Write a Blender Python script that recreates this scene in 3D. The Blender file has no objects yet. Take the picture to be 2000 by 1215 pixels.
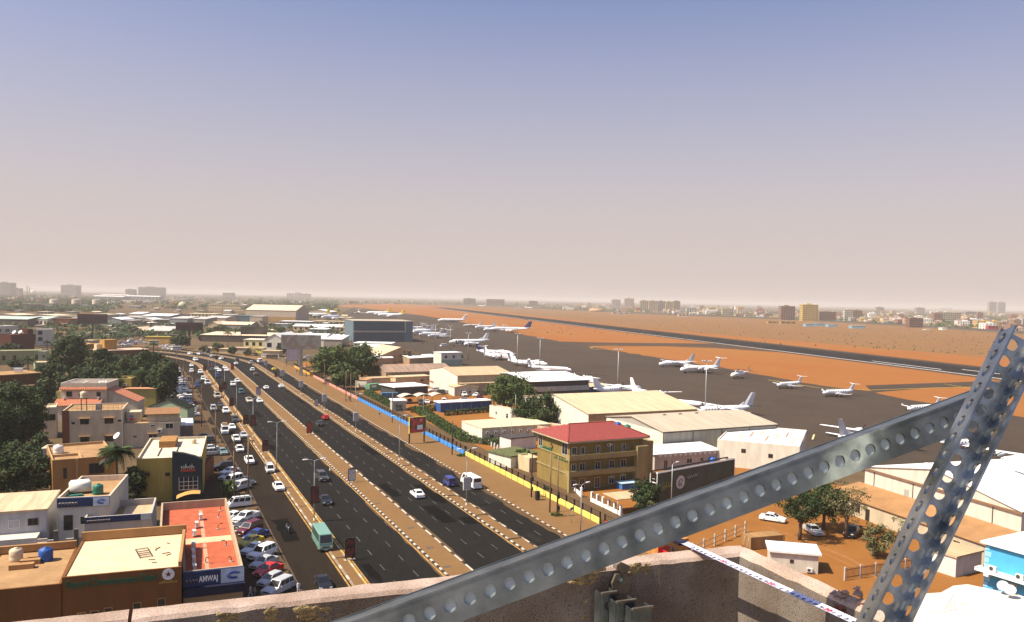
import bpy, bmesh, math, random
from mathutils import Vector, Matrix
random.seed(7)
S = bpy.context.scene
COL = S.collection
R_ = math.radians

# --- camera, sky, sun, exposure
F, CX, CY, CAMZ = 1560.0,1000.0,680.0,38.0
ROLL, PITCH, YAW = R_(1.17), math.atan(96.5 / 1560.0), R_(24.6)
fw = Vector((math.sin(YAW) * math.cos(PITCH), math.cos(YAW) * math.cos(PITCH),-math.sin(PITCH)))
r0 = Vector((math.cos(YAW),-math.sin(YAW),0.0))
u0 = r0.cross(fw)
RT = r0 * math.cos(ROLL) + u0 * math.sin(ROLL)
UP = u0 * math.cos(ROLL) - r0 * math.sin(ROLL)
CAM = Vector((0.0,0.0, CAMZ))
cd = bpy.data.cameras.new('camera')
cam = bpy.data.objects.new('camera', cd)
COL.objects.link(cam)
cam.matrix_world = Matrix.Translation(CAM) @ Matrix((RT, UP, -fw)).transposed().to_4x4()
cd.sensor_width = 36.0
cd.lens = F / 2000.0 * 36.0
cd.shift_y = 72.5 / 2000.0
cd.clip_start = 0.05
cd.clip_end = 60000.0
S.camera = cam

SUN_EL, SUN_AZ = R_(53.0), R_(-84.5)          # azimuth from +Y towards +X
sun_dir = Vector((math.sin(SUN_AZ) * math.cos(SUN_EL), math.cos(SUN_AZ) * math.cos(SUN_EL), math.sin(SUN_EL)))
sl = bpy.data.lights.new('sun', 'SUN')
sl.energy = 5.0
sl.angle = R_(0.5)
sl.color = (1.0,0.89,0.71)
so = bpy.data.objects.new('sun', sl)
COL.objects.link(so)
so.rotation_euler = sun_dir.to_track_quat('Z', 'Y').to_euler()
so.location = (0,0,200)

wd = bpy.data.worlds.new('World')
S.world = wd
wd.use_nodes = True
nt = wd.node_tree
for n in list(nt.nodes):
 nt.nodes.remove(n)
wo = nt.nodes.new('ShaderNodeOutputWorld')
bg = nt.nodes.new('ShaderNodeBackground')
sky = nt.nodes.new('ShaderNodeTexSky')
sky.sky_type = 'NISHITA'
sky.sun_disc = False
sky.sun_elevation = SUN_EL
sky.sun_rotation = SUN_AZ
sky.altitude = 300.0
sky.air_density = 1.0
sky.dust_density = 4.0
sky.ozone_density = 2.0
tc = nt.nodes.new('ShaderNodeTexCoord')
sx = nt.nodes.new('ShaderNodeSeparateXYZ')
cr = nt.nodes.new('ShaderNodeValToRGB')
mx = nt.nodes.new('ShaderNodeMix'); mx.data_type = 'RGBA'
tint = nt.nodes.new('ShaderNodeMix'); tint.data_type = 'RGBA'; tint.blend_type = 'MULTIPLY'
tint.inputs[0].default_value = 1.0
tint.inputs[7].default_value = (0.84,0.93,1.22,1.0)
mx.inputs[7].default_value = (5.5,4.65,4.35,1.0)
cr.color_ramp.elements[0].position = 0.0
cr.color_ramp.elements[0].color = (1,1,1,1)
cr.color_ramp.elements[1].position = 0.55
cr.color_ramp.elements[1].color = (0.0,0.0,0.0,1)
e = cr.color_ramp.elements.new(0.10); e.color = (0.84,0.84,0.84,1)
e = cr.color_ramp.elements.new(0.22); e.color = (0.50,0.50,0.50,1)
e = cr.color_ramp.elements.new(0.34); e.color = (0.18,0.18,0.18,1)
nt.links.new(tc.outputs['Generated'], sx.inputs[0])
nt.links.new(sx.outputs['Z'], cr.inputs[0])
nt.links.new(sky.outputs[0], tint.inputs[6])
nt.links.new(tint.outputs[2], mx.inputs[6])
nt.links.new(cr.outputs['Color'], mx.inputs[0])
nt.links.new(mx.outputs[2], bg.inputs['Color'])
bg.inputs['Strength'].default_value = 0.078
nt.links.new(bg.outputs[0], wo.inputs[0])

S.view_settings.view_transform = 'Standard'
S.view_settings.look = 'None'
S.view_settings.exposure = 0.72
S.view_settings.gamma = 1.0
S.render.engine = 'CYCLES'
S.cycles.max_bounces = 5
S.cycles.diffuse_bounces = 2
S.cycles.glossy_bounces = 3
S.cycles.transparent_max_bounces = 6
S.cycles.volume_bounces = 0

# --- pixel <-> place
def ray(x, y):
 return fw + RT * ((x - CX) / F) - UP * ((y - CY) / F)
def G(x, y, z=0.0):
 d = ray(x, y)
 t = (z - CAMZ) / d.z
 return Vector((d.x * t, d.y * t, z))
def D(x, y, depth):
 return CAM + ray(x, y) * depth
def dist(p):
 return (p - CAM).dot(fw)

# --- materials
MATS = {}
def sr(r, g, b):
 f = lambda c: (c / 12.92 if c <= 0.04045 else ((c + 0.055) / 1.055) ** 2.4)
 return (f(r / 255), f(g / 255), f(b / 255))
def M(name, col=None, rough=0.75, metal=0.0, var=0.12, scale=1.2, bump=0.0, bscale=30.0, col2=None, spec=0.3, coord='obj', detail=4.0, stretch=None, alpha=None, trans=0.0):
 if name in MATS:
  return MATS[name]
 m = bpy.data.materials.new(name)
 MATS[name] = m
 m.use_nodes = True
 t = m.node_tree
 b = t.nodes['Principled BSDF']
 b.inputs['Roughness'].default_value = rough
 b.inputs['Metallic'].default_value = metal
 b.inputs['Specular IOR Level'].default_value = spec
 if trans:
  b.inputs['Transmission Weight'].default_value = trans
 c = (*col, 1.0)
 if var <= 0 and not col2:
  b.inputs['Base Color'].default_value = c
 else:
  if coord == 'world':
   g = t.nodes.new('ShaderNodeNewGeometry'); out = g.outputs['Position']
  else:
   g = t.nodes.new('ShaderNodeTexCoord'); out = g.outputs['Object']
  if stretch:
   mp = t.nodes.new('ShaderNodeMapping'); mp.inputs['Scale'].default_value = stretch
   t.links.new(out, mp.inputs[0]); out = mp.outputs[0]
  n = t.nodes.new('ShaderNodeTexNoise')
  n.inputs['Scale'].default_value = scale
  n.inputs['Detail'].default_value = detail
  n.inputs['Roughness'].default_value = 0.6
  t.links.new(out, n.inputs['Vector'])
  rp = t.nodes.new('ShaderNodeValToRGB')
  rp.color_ramp.elements[0].position = 0.3
  rp.color_ramp.elements[1].position = 0.7
  if col2:
   rp.color_ramp.elements[0].color = c
   rp.color_ramp.elements[1].color = (*col2,1.0)
  else:
   rp.color_ramp.elements[0].color = (*[x * (1 - var) for x in col], 1.0)
   rp.color_ramp.elements[1].color = (*[min(1, x * (1 + var)) for x in col], 1.0)
  t.links.new(n.outputs['Fac'], rp.inputs[0])
  t.links.new(rp.outputs[0], b.inputs['Base Color'])
  if bump:
   n2 = t.nodes.new('ShaderNodeTexNoise')
   n2.inputs['Scale'].default_value = bscale
   n2.inputs['Detail'].default_value = 3.0
   t.links.new(out, n2.inputs['Vector'])
   bp = t.nodes.new('ShaderNodeBump')
   bp.inputs['Strength'].default_value = bump
   bp.inputs['Distance'].default_value = 0.02
   t.links.new(n2.outputs['Fac'], bp.inputs['Height'])
   t.links.new(bp.outputs[0], b.inputs['Normal'])
 return m

# --- mesh builder
class MB:
 def __init__(s):
  s.v = []; s.f = []; s.m = []; s.sm = []
 def add(s, vs, fs, mi=0, sm=False):
  o = len(s.v)
  s.v += [tuple(v) for v in vs]
  for f in fs:
   s.f.append([i + o for i in f]); s.m.append(mi); s.sm.append(sm)
  return s
 def box(s, x0, y0, z0, x1, y1, z1, mi=0, top=True, bottom=True):
  vs = [(x0, y0, z0),(x1, y0, z0),(x1, y1, z0),(x0, y1, z0),(x0, y0, z1),(x1, y0, z1),(x1, y1, z1),(x0, y1, z1)]
  fs = [(0,1,5,4),(1,2,6,5),(2,3,7,6),(3,0,4,7)]
  if top: fs.append((4,5,6,7))
  if bottom: fs.append((3,2,1,0))
  return s.add(vs, fs, mi)
 def prism(s, poly, z0, z1, mi=0, top=True, bottom=False, mtop=None):
  n = len(poly)
  vs = [(p[0], p[1], z0) for p in poly] + [(p[0], p[1], z1) for p in poly]
  s.add(vs, [(i, (i + 1) % n, n + (i + 1) % n, n + i) for i in range(n)], mi)
  if top: s.add([(p[0], p[1], z1) for p in poly], [tuple(range(n))], mi if mtop is None else mtop)
  if bottom: s.add([(p[0], p[1], z0) for p in poly], [tuple(range(n))[::-1]], mi)
  return s
 def xprism(s, prof, x0, x1, mi=0, caps=True):
  """profile of (y, z) points swept along x"""
  n = len(prof)
  vs = [(x0, p[0], p[1]) for p in prof] + [(x1, p[0], p[1]) for p in prof]
  fs = [(i, (i + 1) % n, n + (i + 1) % n, n + i) for i in range(n)]
  if caps: fs += [tuple(range(n))[::-1], tuple(range(n, 2 * n))]
  return s.add(vs, fs, mi)
 def tube(s, pts, rad, n=8, mi=0, caps=True, sm=True):
  pts = [Vector(p) for p in pts]
  rads = rad if isinstance(rad, (list, tuple)) else [rad] * len(pts)
  rings = []
  for i, p in enumerate(pts):
   d = (pts[min(i + 1, len(pts) - 1)] - pts[max(i - 1,0)]).normalized()
   a = Vector((0,0,1)) if abs(d.z) < 0.9 else Vector((1,0,0))
   x = d.cross(a).normalized(); y = d.cross(x).normalized()
   rings.append([p + x * rads[i] * math.cos(2 * math.pi * k / n) + y * rads[i] * math.sin(2 * math.pi * k / n) for k in range(n)])
  return s.rings(rings, mi, caps, sm)
 def rings(s, rings, mi=0, caps=True, sm=True, closed=True):
  n = len(rings[0]); o = len(s.v)
  for r in rings: s.v += [tuple(p) for p in r]
  for i in range(len(rings) - 1):
   for k in range(n if closed else n - 1):
    k2 = (k + 1) % n
    s.f.append([o + i * n + k, o + i * n + k2, o + (i + 1) * n + k2, o + (i + 1) * n + k]); s.m.append(mi); s.sm.append(sm)
  if caps:
   s.f.append([o + k for k in range(n)][::-1]); s.m.append(mi); s.sm.append(False)
   q = o + (len(rings) - 1) * n
   s.f.append([q + k for k in range(n)]); s.m.append(mi); s.sm.append(False)
  return s
 def lathe(s, prof, n=16, c=(0,0,0), mi=0, caps=True, sm=True):
  rs = [[(c[0] + r * math.cos(2 * math.pi * k / n), c[1] + r * math.sin(2 * math.pi * k / n), c[2] + z) for k in range(n)] for r, z in prof]
  return s.rings(rs, mi, caps, sm)
 def xf(s, mat, start=0):
  for i in range(start, len(s.v)):
   s.v[i] = tuple(mat @ Vector(s.v[i]))
  return s
 def mesh(s, name, mats):
  me = bpy.data.meshes.new(name)
  me.from_pydata(s.v, [], s.f)
  for m in (mats if isinstance(mats, (list, tuple)) else [mats]): me.materials.append(m)
  me.polygons.foreach_set('material_index', s.m)
  me.polygons.foreach_set('use_smooth', s.sm)
  me.update()
  return me
 def build(s, name, mats, parent=None, loc=(0,0,0), rz=0.0):
  return link(name, s.mesh(name, mats), parent, loc, rz)
def link(name, me, parent=None, loc=(0,0,0), rz=0.0):
 o = bpy.data.objects.new(name, me)
 COL.objects.link(o)
 o.location = loc
 if rz: o.rotation_euler.z = rz
 if parent: o.parent = parent
 return o
def tag(o, label, cat, group=None):
 o['label'] = label; o['category'] = cat
 if group: o['group'] = group
 return o
def thing(name, label, cat, loc=(0,0,0), rz=0.0, group=None):
 o = bpy.data.objects.new(name, None)
 COL.objects.link(o)
 o.empty_display_size = 0.5
 o.location = loc; o.rotation_euler.z = rz
 return tag(o, label, cat, group)
def struct(o):
 o['kind'] = 'structure'; return o
def stuff(o):
 o['kind'] = 'stuff'; return o
KIDS = {}
def dup(root, loc, rz=0.0, label=None, group=None, mats=None, name=None):
 """copy a thing with its parts and sub-parts; mats swaps materials by name"""
 def cp(o, parent):
  c = o.copy()
  if mats and c.data:
   for i, ms in enumerate(c.data.materials):
    if ms and ms.name in mats:
     c.material_slots[i].link = 'OBJECT'
     c.material_slots[i].material = mats[ms.name]
  COL.objects.link(c)
  c.parent = parent
  for k in KIDS.get(o.name, ()): cp(k, c)
  return c
 r = cp(root, None)
 r.location = loc; r.rotation_euler = (0,0, rz)
 if label: r['label'] = label
 if group: r['group'] = group
 if name: r.name = name
 return r
def reg(root):
 """remember the children of a prototype so that copying it is quick"""
 def rec(o):
  KIDS[o.name] = list(o.children)
  for c in o.children: rec(c)
 bpy.context.view_layer.update()
 rec(root)
 return root
def drop(root):
 """remove a prototype that is not itself placed"""
 for c in KIDS.get(root.name, ()): drop(c)
 bpy.data.objects.remove(root)
def text_mesh(s, size, depth=0.02, align='LEFT', bold=0.0):
 cu = bpy.data.curves.new('t', 'FONT')
 cu.body = s; cu.size = size; cu.extrude = depth / 2; cu.align_x = align; cu.offset = bold
 cu.resolution_u = 2
 o = bpy.data.objects.new('t', cu)
 COL.objects.link(o)
 me = bpy.data.meshes.new_from_object(o)
 bpy.data.objects.remove(o); bpy.data.curves.remove(cu)
 return me
def lettering(s, size, mat, parent, loc, rot=(math.pi / 2,0,0), depth=0.03, name='lettering', bold=0.0, align='LEFT'):
 me = text_mesh(s, size, depth, align, bold)
 me.materials.append(mat)
 o = link(name, me, parent, loc)
 o.rotation_euler = rot
 return o
def ordinal(n):
 w = ['first', 'second', 'third', 'fourth', 'fifth', 'sixth', 'seventh', 'eighth', 'ninth', 'tenth', 'eleventh', 'twelfth', 'thirteenth', 'fourteenth', 'fifteenth', 'sixteenth', 'seventeenth', 'eighteenth', 'nineteenth', 'twentieth',
         'twenty first', 'twenty second', 'twenty third', 'twenty fourth', 'twenty fifth', 'twenty sixth', 'twenty seventh', 'twenty eighth', 'twenty ninth', 'thirtieth']
 return w[n] if n < len(w) else '%dth' % (n + 1)
# --- colours
SAND = M('sand', sr(186,142,98),0.95, var=0.16, scale=0.25, bump=0.15, bscale=8, coord='world', spec=0.1)
# --- ground materials
def ground_mat(name, cols, scales, rough=0.95, bump=0.2, stretch=None):
 m = bpy.data.materials.new(name); MATS[name] = m
 m.use_nodes = True
 t = m.node_tree; b = t.nodes['Principled BSDF']
 b.inputs['Roughness'].default_value = rough
 b.inputs['Specular IOR Level'].default_value = 0.05
 g = t.nodes.new('ShaderNodeNewGeometry'); out = g.outputs['Position']
 if stretch:
  mp = t.nodes.new('ShaderNodeMapping'); mp.inputs['Scale'].default_value = stretch[0]; mp.inputs['Rotation'].default_value = (0,0, stretch[1])
  t.links.new(out, mp.inputs[0]); out = mp.outputs[0]
 prev = None
 for i, sc in enumerate(scales):
  n = t.nodes.new('ShaderNodeTexNoise'); n.inputs['Scale'].default_value = sc; n.inputs['Detail'].default_value = 6; n.inputs['Roughness'].default_value = 0.65
  t.links.new(out, n.inputs['Vector'])
  rp = t.nodes.new('ShaderNodeValToRGB'); rp.color_ramp.elements[0].position = 0.36; rp.color_ramp.elements[1].position = 0.64
  t.links.new(n.outputs['Fac'], rp.inputs[0])
  mxn = t.nodes.new('ShaderNodeMix'); mxn.data_type = 'RGBA'
  t.links.new(rp.outputs[0], mxn.inputs[0])
  if prev is None: mxn.inputs[6].default_value = (*cols[0], 1)
  else: t.links.new(prev, mxn.inputs[6])
  mxn.inputs[7].default_value = (*cols[i + 1], 1)
  if i:
   rp.color_ramp.elements[1].color = (0.5,0.5,0.5,1)
  prev = mxn.outputs[2]
 t.links.new(prev, b.inputs['Base Color'])
 if bump:
  n = t.nodes.new('ShaderNodeTexNoise'); n.inputs['Scale'].default_value = 6.0; n.inputs['Detail'].default_value = 4
  t.links.new(g.outputs['Position'], n.inputs['Vector'])
  bp = t.nodes.new('ShaderNodeBump'); bp.inputs['Strength'].default_value = bump; bp.inputs['Distance'].default_value = 0.05
  t.links.new(n.outputs['Fac'], bp.inputs['Height']); t.links.new(bp.outputs[0], b.inputs['Normal'])
 return m
GROUND = ground_mat('ground_earth', [(0.0892,0.0571,0.03),(0.1275,0.084,0.045),(0.0527,0.042,0.0225),(0.1573,0.1075,0.06)], [0.012,0.06,0.6])
PAVE = ground_mat('sandy_pavement', [(0.1825,0.1008,0.0412),(0.2129,0.1215,0.0515),(0.1551,0.086,0.0371),(0.1886,0.1097,0.0489)], [0.06,0.5,3.0])
YARD = ground_mat('orange_yard', [(0.2621,0.1068,0.0251),(0.2246,0.0866,0.0215),(0.2933,0.1328,0.0359),(0.1997,0.0924,0.0287)], [0.05,0.25,2.0])
FIELD = ground_mat('orange_airfield', [(0.2764,0.088,0.02),(0.2667,0.118,0.03),(0.3055,0.128,0.036),(0.2182,0.085,0.026)], [0.012,0.05,0.4], stretch=((1,0.25,1), R_(-10)))
FAR = ground_mat('far_field', [(0.2162,0.1125,0.0435),(0.1794,0.1008,0.0422),(0.253,0.1125,0.0374),(0.1564,0.09,0.0394)], [0.006,0.03,0.3], stretch=((1,0.3,1), R_(-10)))
ROADM = ground_mat('road_asphalt', [(0.0097,0.0091,0.0083),(0.0156,0.0143,0.0125),(0.0072,0.0068,0.0063),(0.024,0.0215,0.0175)], [0.03,0.3,4.0], 0.85,0.1, stretch=((1,0.12,1),0.0))
ROADL = ground_mat('dusty_asphalt', [(0.0244,0.0171,0.0114),(0.0171,0.0137,0.0104),(0.0347,0.0228,0.0136),(0.0142,0.0118,0.0095)], [0.08,0.5,3.0], 0.9,0.1, stretch=((1,0.06,1),0.0))
APRON = ground_mat('apron_tarmac', [(0.0681,0.0482,0.035),(0.0502,0.039,0.031),(0.0896,0.0623,0.0418),(0.0394,0.0319,0.027)], [0.012,0.06,0.5], 0.9,0.1)
RUNW = ground_mat('runway_asphalt', [(0.021,0.0178,0.0169),(0.0147,0.0132,0.0133),(0.0289,0.0242,0.0214),(0.0158,0.0147,0.0143)], [0.02,0.1,0.5], 0.9,0.0)
SHOULD = ground_mat('runway_shoulder', [(0.0811,0.0517,0.0328),(0.0624,0.0426,0.03),(0.0998,0.0608,0.0355),(0.0562,0.0395,0.0273)], [0.02,0.1,0.5], 0.95,0.0)
STREET = ground_mat('dusty_lane', [(0.1248,0.0761,0.0382),(0.0936,0.0596,0.0318),(0.1622,0.0943,0.0451),(0.0811,0.0517,0.0292)], [0.05,0.3,2.0])
LOT = ground_mat('parking_dirt', [(0.0786,0.048,0.0266),(0.0562,0.036,0.0208),(0.1067,0.0655,0.0348),(0.0477,0.0328,0.0203)], [0.06,0.35,2.5])
WHITE = M('white_paint', (0.78,0.76,0.72),0.7, var=0.08, scale=2)
BLACK = M('black_paint', (0.02,0.02,0.02),0.6, var=0.2, scale=3)
YELLOW = M('yellow_paint', (0.34,0.19,0.05),0.8, var=0.45, scale=0.8, coord='world')
LINEW = M('worn_white_line', (0.085,0.08,0.07),0.85, var=0.5, scale=2.0, coord='world')

def sheet(name, poly, z, mat):
 m = MB()
 m.add([(p[0], p[1], z) for p in poly], [tuple(range(len(poly)))])
 me = m.mesh(name, mat)
 o = struct(link(name, me))
 if me.polygons[0].normal.z < 0:
  me.flip_normals()
 return o
sheet('ground', [(-20000,-3000),(20000,-3000),(20000,24000),(-20000,24000)], 0.0, GROUND)

# --- the road: straight, then a bend to the left
YB, RC = 432.0,235.0          # bend starts at YB, radius of the X = 38 line
XC = 38.0 - RC
def road_pt(off, s):
 """off = x of the line on the straight part, s = distance along (s = y before the bend)"""
 if s <= YB: return Vector((off, s, 0))
 a = (s - YB) / RC
 r = off - XC
 return Vector((XC + r * math.cos(a), YB + r * math.sin(a),0))
def road_ang(s):
 return 0.0 if s <= YB else (s - YB) / RC
def stations(s0, s1):
 st = [s0]
 while st[-1] < s1:
  st.append(min(s1, max(st[-1] + (12 if st[-1] >= YB else 40), s0) if st[-1] >= YB or st[-1] + 40 < YB else max(YB, st[-1] + 1e-3) + (0 if st[-1] < YB else 12)))
 return st
def ribbon(name, o0, o1, s0, s1, z, mat, kind=True):
 st = stations(s0, s1)
 m = MB()
 vs = []
 for s in st:
  a = road_pt(o0, s); b = road_pt(o1, s)
  vs += [(a.x, a.y, z),(b.x, b.y, z)]
 m.add(vs, [(2 * i, 2 * i + 1,2 * i + 3,2 * i + 2) for i in range(len(st) - 1)])
 o = m.build(name, mat)
 return struct(o) if kind else o
LB, LA, LC, LD, LE, LF, LG = 24.2,26.2,37.0,41.2,51.6,54.2,61.0
L0 = 17.2
S0, S1 = 60.0,760.0
ribbon('pavement_right', LG - 0.2,69.5, S0, S1,0.110, PAVE)
ribbon('parking_strip', 2.0, L0 - 0.0, S0,560,0.010, LOT)
ribbon('service_road_left', L0 - 1.5, LB + 0.1, S0, S1,0.016, ROADL)
ribbon('main_road_left', LA - 0.1, LC + 0.1, S0, S1,0.014, ROADM)
ribbon('main_road_right', LD - 0.1, LE + 0.1, S0, S1,0.014, ROADM)
ribbon('service_road_right', LF - 0.1, LG + 0.1, S0, S1,0.016, ROADM)
ribbon('frontage_lane', 70.1,77.2, S0,430,0.012, STREET)
def slab(name, o0, o1, s0, s1, h, mat):
 st = stations(s0, s1)
 rs = []
 for s in st:
  a = road_pt(o0, s); b = road_pt(o1, s)
  rs.append([(a.x, a.y, 0.0),(a.x, a.y, h),(b.x, b.y, h),(b.x, b.y, 0.0)])
 m = MB().rings(rs, 0, True, False)
 return struct(m.build(name, mat))
med1 = slab('median_narrow', LB + 0.32, LA - 0.32, S0, S1,0.13, PAVE)
med2 = slab('median_wide', LC + 0.32, LD - 0.32, S0, S1,0.13, PAVE)
med3 = slab('median_right', LE + 0.32, LF - 0.32, S0, S1,0.13, PAVE)
KB = {}
def kerb_mesh(mat, ln):
 k = (mat.name, round(ln, 2))
 if k not in KB:
  m = MB()
  m.box(-0.16,0.012,0.0,0.16, ln - 0.012,0.155)
  for i in (4,5,6,7):
   x, y, z = m.v[i]; m.v[i] = (x * 0.86, y, z)
  KB[k] = m.mesh('kerb_stone', mat)
 return KB[k]
KW = M("kerb_white", (0.48,0.42,0.33),0.9, var=0.25, scale=1.5, coord="world")
KD = M('kerb_black', (0.025,0.022,0.02),0.9, var=0.4, scale=1.5, coord='world')
KY = M("kerb_yellow", (0.46,0.28,0.08),0.9, var=0.3, scale=1.5, coord="world")
KP = M("kerb_plain", (0.28,0.20,0.13),0.9, var=0.25, scale=1.5, coord="world")
def kerb(off, cols, parent, ln, s_near, s_far):
 rest = MB(); mats = []
 s = 92.0; i = 0
 while s < S1 - 2:
  mt = cols[i % len(cols)]
  p = road_pt(off, s); a = road_ang(s)
  if s < s_near:
   o = link('kerb_stone', kerb_mesh(mt, ln), parent, p, a)
  elif s < s_far:
   if mt not in mats: mats.append(mt)
   k = len(rest.v)
   rest.box(-0.16,0.0,0,0.16, ln, 0.155, mats.index(mt))
   rest.xf(Matrix.Translation(p) @ Matrix.Rotation(a, 4, 'Z'), k)
  s += ln; i += 1
 stuff(rest.build('far_kerb_stones', mats, parent))
kerb(LA - 0.16, [KY, KY, KW], med1,1.5,175,520)
kerb(LB + 0.16, [KP, KP, KW], med1,1.5,150,520)
kerb(LC + 0.16, [KD, KW], med2,1.0,175,560)
kerb(LD - 0.16, [KW, KW, KD], med2,1.5,150,560)
kerb(LE + 0.16, [KD, KW], med3,1.0,175,560)
kerb(LF - 0.16, [KW, KP, KD], med3,1.5,130,560)
kerb(LG + 0.16, [KD, KW], bpy.data.objects['pavement_right'], 1.0,185,560)
for nm, off in (('edge_line_left', LC - 0.35),('edge_line_right', LE - 0.35),('edge_line_narrow', LA + 0.30),('edge_line_service', LB - 0.35)):
 ribbon(nm, off - 0.12, off + 0.12, S0,640,0.024, YELLOW)
def dashes(off, s0, s1, parent):
 m = MB(); s = s0
 k = 0
 while s < s1:
  a = road_pt(off, s); an = road_ang(s); j = len(m.v)
  m.add([(-0.07,0,0.022),(0.07,0,0.022),(0.07,2.6,0.022),(-0.07,2.6,0.022)], [(0,1,2,3)])
  m.xf(Matrix.Translation(a) @ Matrix.Rotation(an, 4, 'Z'), j)
  s += 7.0
 struct(m.build('lane_dashes', LINEW))
dashes(LA + 3.6,92,560, None); dashes(LA + 7.2,95,560, None)
dashes(LD + 3.5,92,560, None); dashes(LD + 7.0,95,560, None)
dashes(LF + 3.4,92,420, None)
for nm, off in (('wheel_track', L0 - 1.2),('wheel_track', L0 + 0.6)):
 ribbon(nm, off - 0.10, off + 0.10, S0,430,0.026, M('sand_streak', (0.085,0.058,0.036),0.95, var=0.5, scale=0.5, coord='world'))

# --- airfield
def gp(l, z=0.0): return [tuple(G(x, y))[:2] for x, y in l]
rw0, rw1 = G(1500,672), G(1500,683)
field_near = gp([(640,597),(720,603),(830,617),(905,630),(1000,650),(1100,668),(1200,685),(1290,700),(1390,715),(1500,735),(1580,750),(1690,764),(1775,781),(1900,800),(2300,862)])
field_far = gp([(2300,668),(1990,653),(1780,638),(1560,626),(1240,613),(1000,601),(900,597.5),(760,593)])
sheet('airfield', field_near + field_far, 0.012, FIELD)
mid_near = gp([(870,598.5),(1000,612),(1250,641),(1500,662),(1700,679),(1930,698),(2300,731)])
sheet('far_airfield', mid_near + field_far, 0.022, FAR)
def ragged(l, amp, step=9.0, seed=1):
 rg = random.Random(seed); out = []
 for (a, b) in zip(l, l[1:]):
  A, B_ = Vector(a), Vector(b); n = max(1, int((B_ - A).length / step)); nn = Vector((-(B_ - A).y, (B_ - A).x)).normalized()
  for i in range(n):
   q = A.lerp(B_, i / n); k = amp * min(1.0, q.length / 500.0 + .25); out.append(tuple(q + nn * rg.gauss(0, k)))
 return out + [l[-1]]
sheet('apron', ragged(gp([(690,600),(830,617),(905,630),(1000,650),(1100,668),(1200,685),(1290,700),(1390,715),(1500,735),(1580,750),(1690,764),(1775,781),(1900,800),(2300,862)]),1.6) + [(330,40),(150,120),(140,330),(135,520),(165,760),(190,1000)], 0.030, APRON)
sheet('taxiway_link', gp([(1095,667),(1200,669.5),(1330,670.5),(1430,672),(1520,688),(1400,680),(1300,676.5),(1200,676),(1130,676)]),0.034, SHOULD)
sheet('taxiway_far', gp([(1690,753),(1800,749),(1920,745),(2300,742),(2300,764),(1900,756),(1800,759),(1705,767)]),0.034, APRON)
RWD = (G(1000,617) - G(1900,722)).normalized()
RWN = Vector((-RWD.y, RWD.x, 0))           # towards the camera side or away
if RWN.dot(G(1500,640) - G(1500,690)) > 0: RWN = -RWN
pc = G(1500,677)
wid = abs((G(1500,672) - G(1500,683)).dot(RWN))
def rstrip(name, a, b, s0, s1, z, mat):
 q = [pc + RWN * a + RWD * s0, pc + RWN * b + RWD * s0, pc + RWN * b + RWD * s1, pc + RWN * a + RWD * s1]
 return sheet(name, [(p.x, p.y) for p in q], z, mat)
rstrip('runway_shoulder', -wid / 2 - 10, wid / 2 + 9,-900,2300,0.042, SHOULD)
rstrip('runway', -wid / 2, wid / 2,-900,2300,0.048, RUNW)
rstrip('runway_edge_line', wid / 2 - 1.0, wid / 2 + 0.4,-900,2300,0.056, WHITE)
rstrip('runway_far_line', -wid / 2 + 6,-wid / 2 + 6.8,-900,2300,0.056, LINEW)
for i, (s0, s1, a) in enumerate(((-225,-160, wid * 0.28),(-285,-225,-wid * 0.02),(-360,-285, wid * 0.1))):
 rstrip('runway_mark', a - 0.7, a + 0.7, s0, s1,0.058, WHITE)
yl = M('taxi_yellow', (0.55,0.36,0.05),0.8, var=0.3, scale=0.2)
def gline(name, pts, w, mat, z):
 P_ = [G(*p) for p in pts]; m = MB()
 vs = []
 for i, p in enumerate(P_):
  d = (P_[min(i + 1, len(P_) - 1)] - P_[max(0, i - 1)]).normalized(); n = Vector((-d.y, d.x, 0)) * w / 2
  vs += [(p.x - n.x, p.y - n.y, z),(p.x + n.x, p.y + n.y, z)]
 m.add(vs, [(2 * i, 2 * i + 1,2 * i + 3,2 * i + 2) for i in range(len(P_) - 1)])
 return struct(m.build(name, mat))
gline('taxi_line', [(1500,742),(1600,758),(1700,762),(1850,757),(1990,754)], 0.7, yl, 0.062)
gline('taxi_line', [(1845,750),(1900,760),(1990,778)], 0.5, yl, 0.062)
gline('taxi_line', [(1160,679),(1240,675),(1330,676),(1450,680)], 0.8, LINEW, 0.066)
gline('taxi_line', [(1205,675),(1160,677),(1152,680),(1170,683),(1210,682)], 0.8, yl, 0.066)
gline('track_line', [(800,608),(960,607.5)], 2.5, SHOULD, 0.064)
gline('track_line', [(805,614),(930,617),(1010,622),(1100,630)], 2.5, SHOULD, 0.064)
sheet('compound_ground', gp([(1130,1215),(1010,945),(835,850),(700,760),(640,720),(860,700),(1010,735),(1250,800),(1420,905),(1700,960),(2100,1040),(2200,1300)]),0.006, YARD)
sheet('lawn_yard', gp([(862,810),(975,806),(1005,830),(910,842)]),0.02, YARD)
DRIFT = ground_mat('sand_drift', [(0.11,0.066,0.034),(0.15,0.09,0.045),(0.05,0.034,0.02),(0.09,0.056,0.03)], [0.3,1.5,5.0])
def drift(off, side, seed, wmax):
 rg = random.Random(seed); m = MB(); vs = []; s_ = 92.0; w = .3
 while s_ < 425:
  w = max(.05, min(wmax, w + rg.gauss(0, wmax * .3))); vs += [(off, s_, .0195),(off + side * w, s_ + rg.uniform(-.5,.5),.0195)]; s_ += rg.uniform(1.0,3.0)
 m.add(vs, [(2 * i, 2 * i + 1,2 * i + 3,2 * i + 2) if side > 0 else (2 * i + 1,2 * i, 2 * i + 2,2 * i + 3) for i in range(len(vs) // 2 - 1)])
 struct(m.build('sand_drift', DRIFT))
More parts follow.
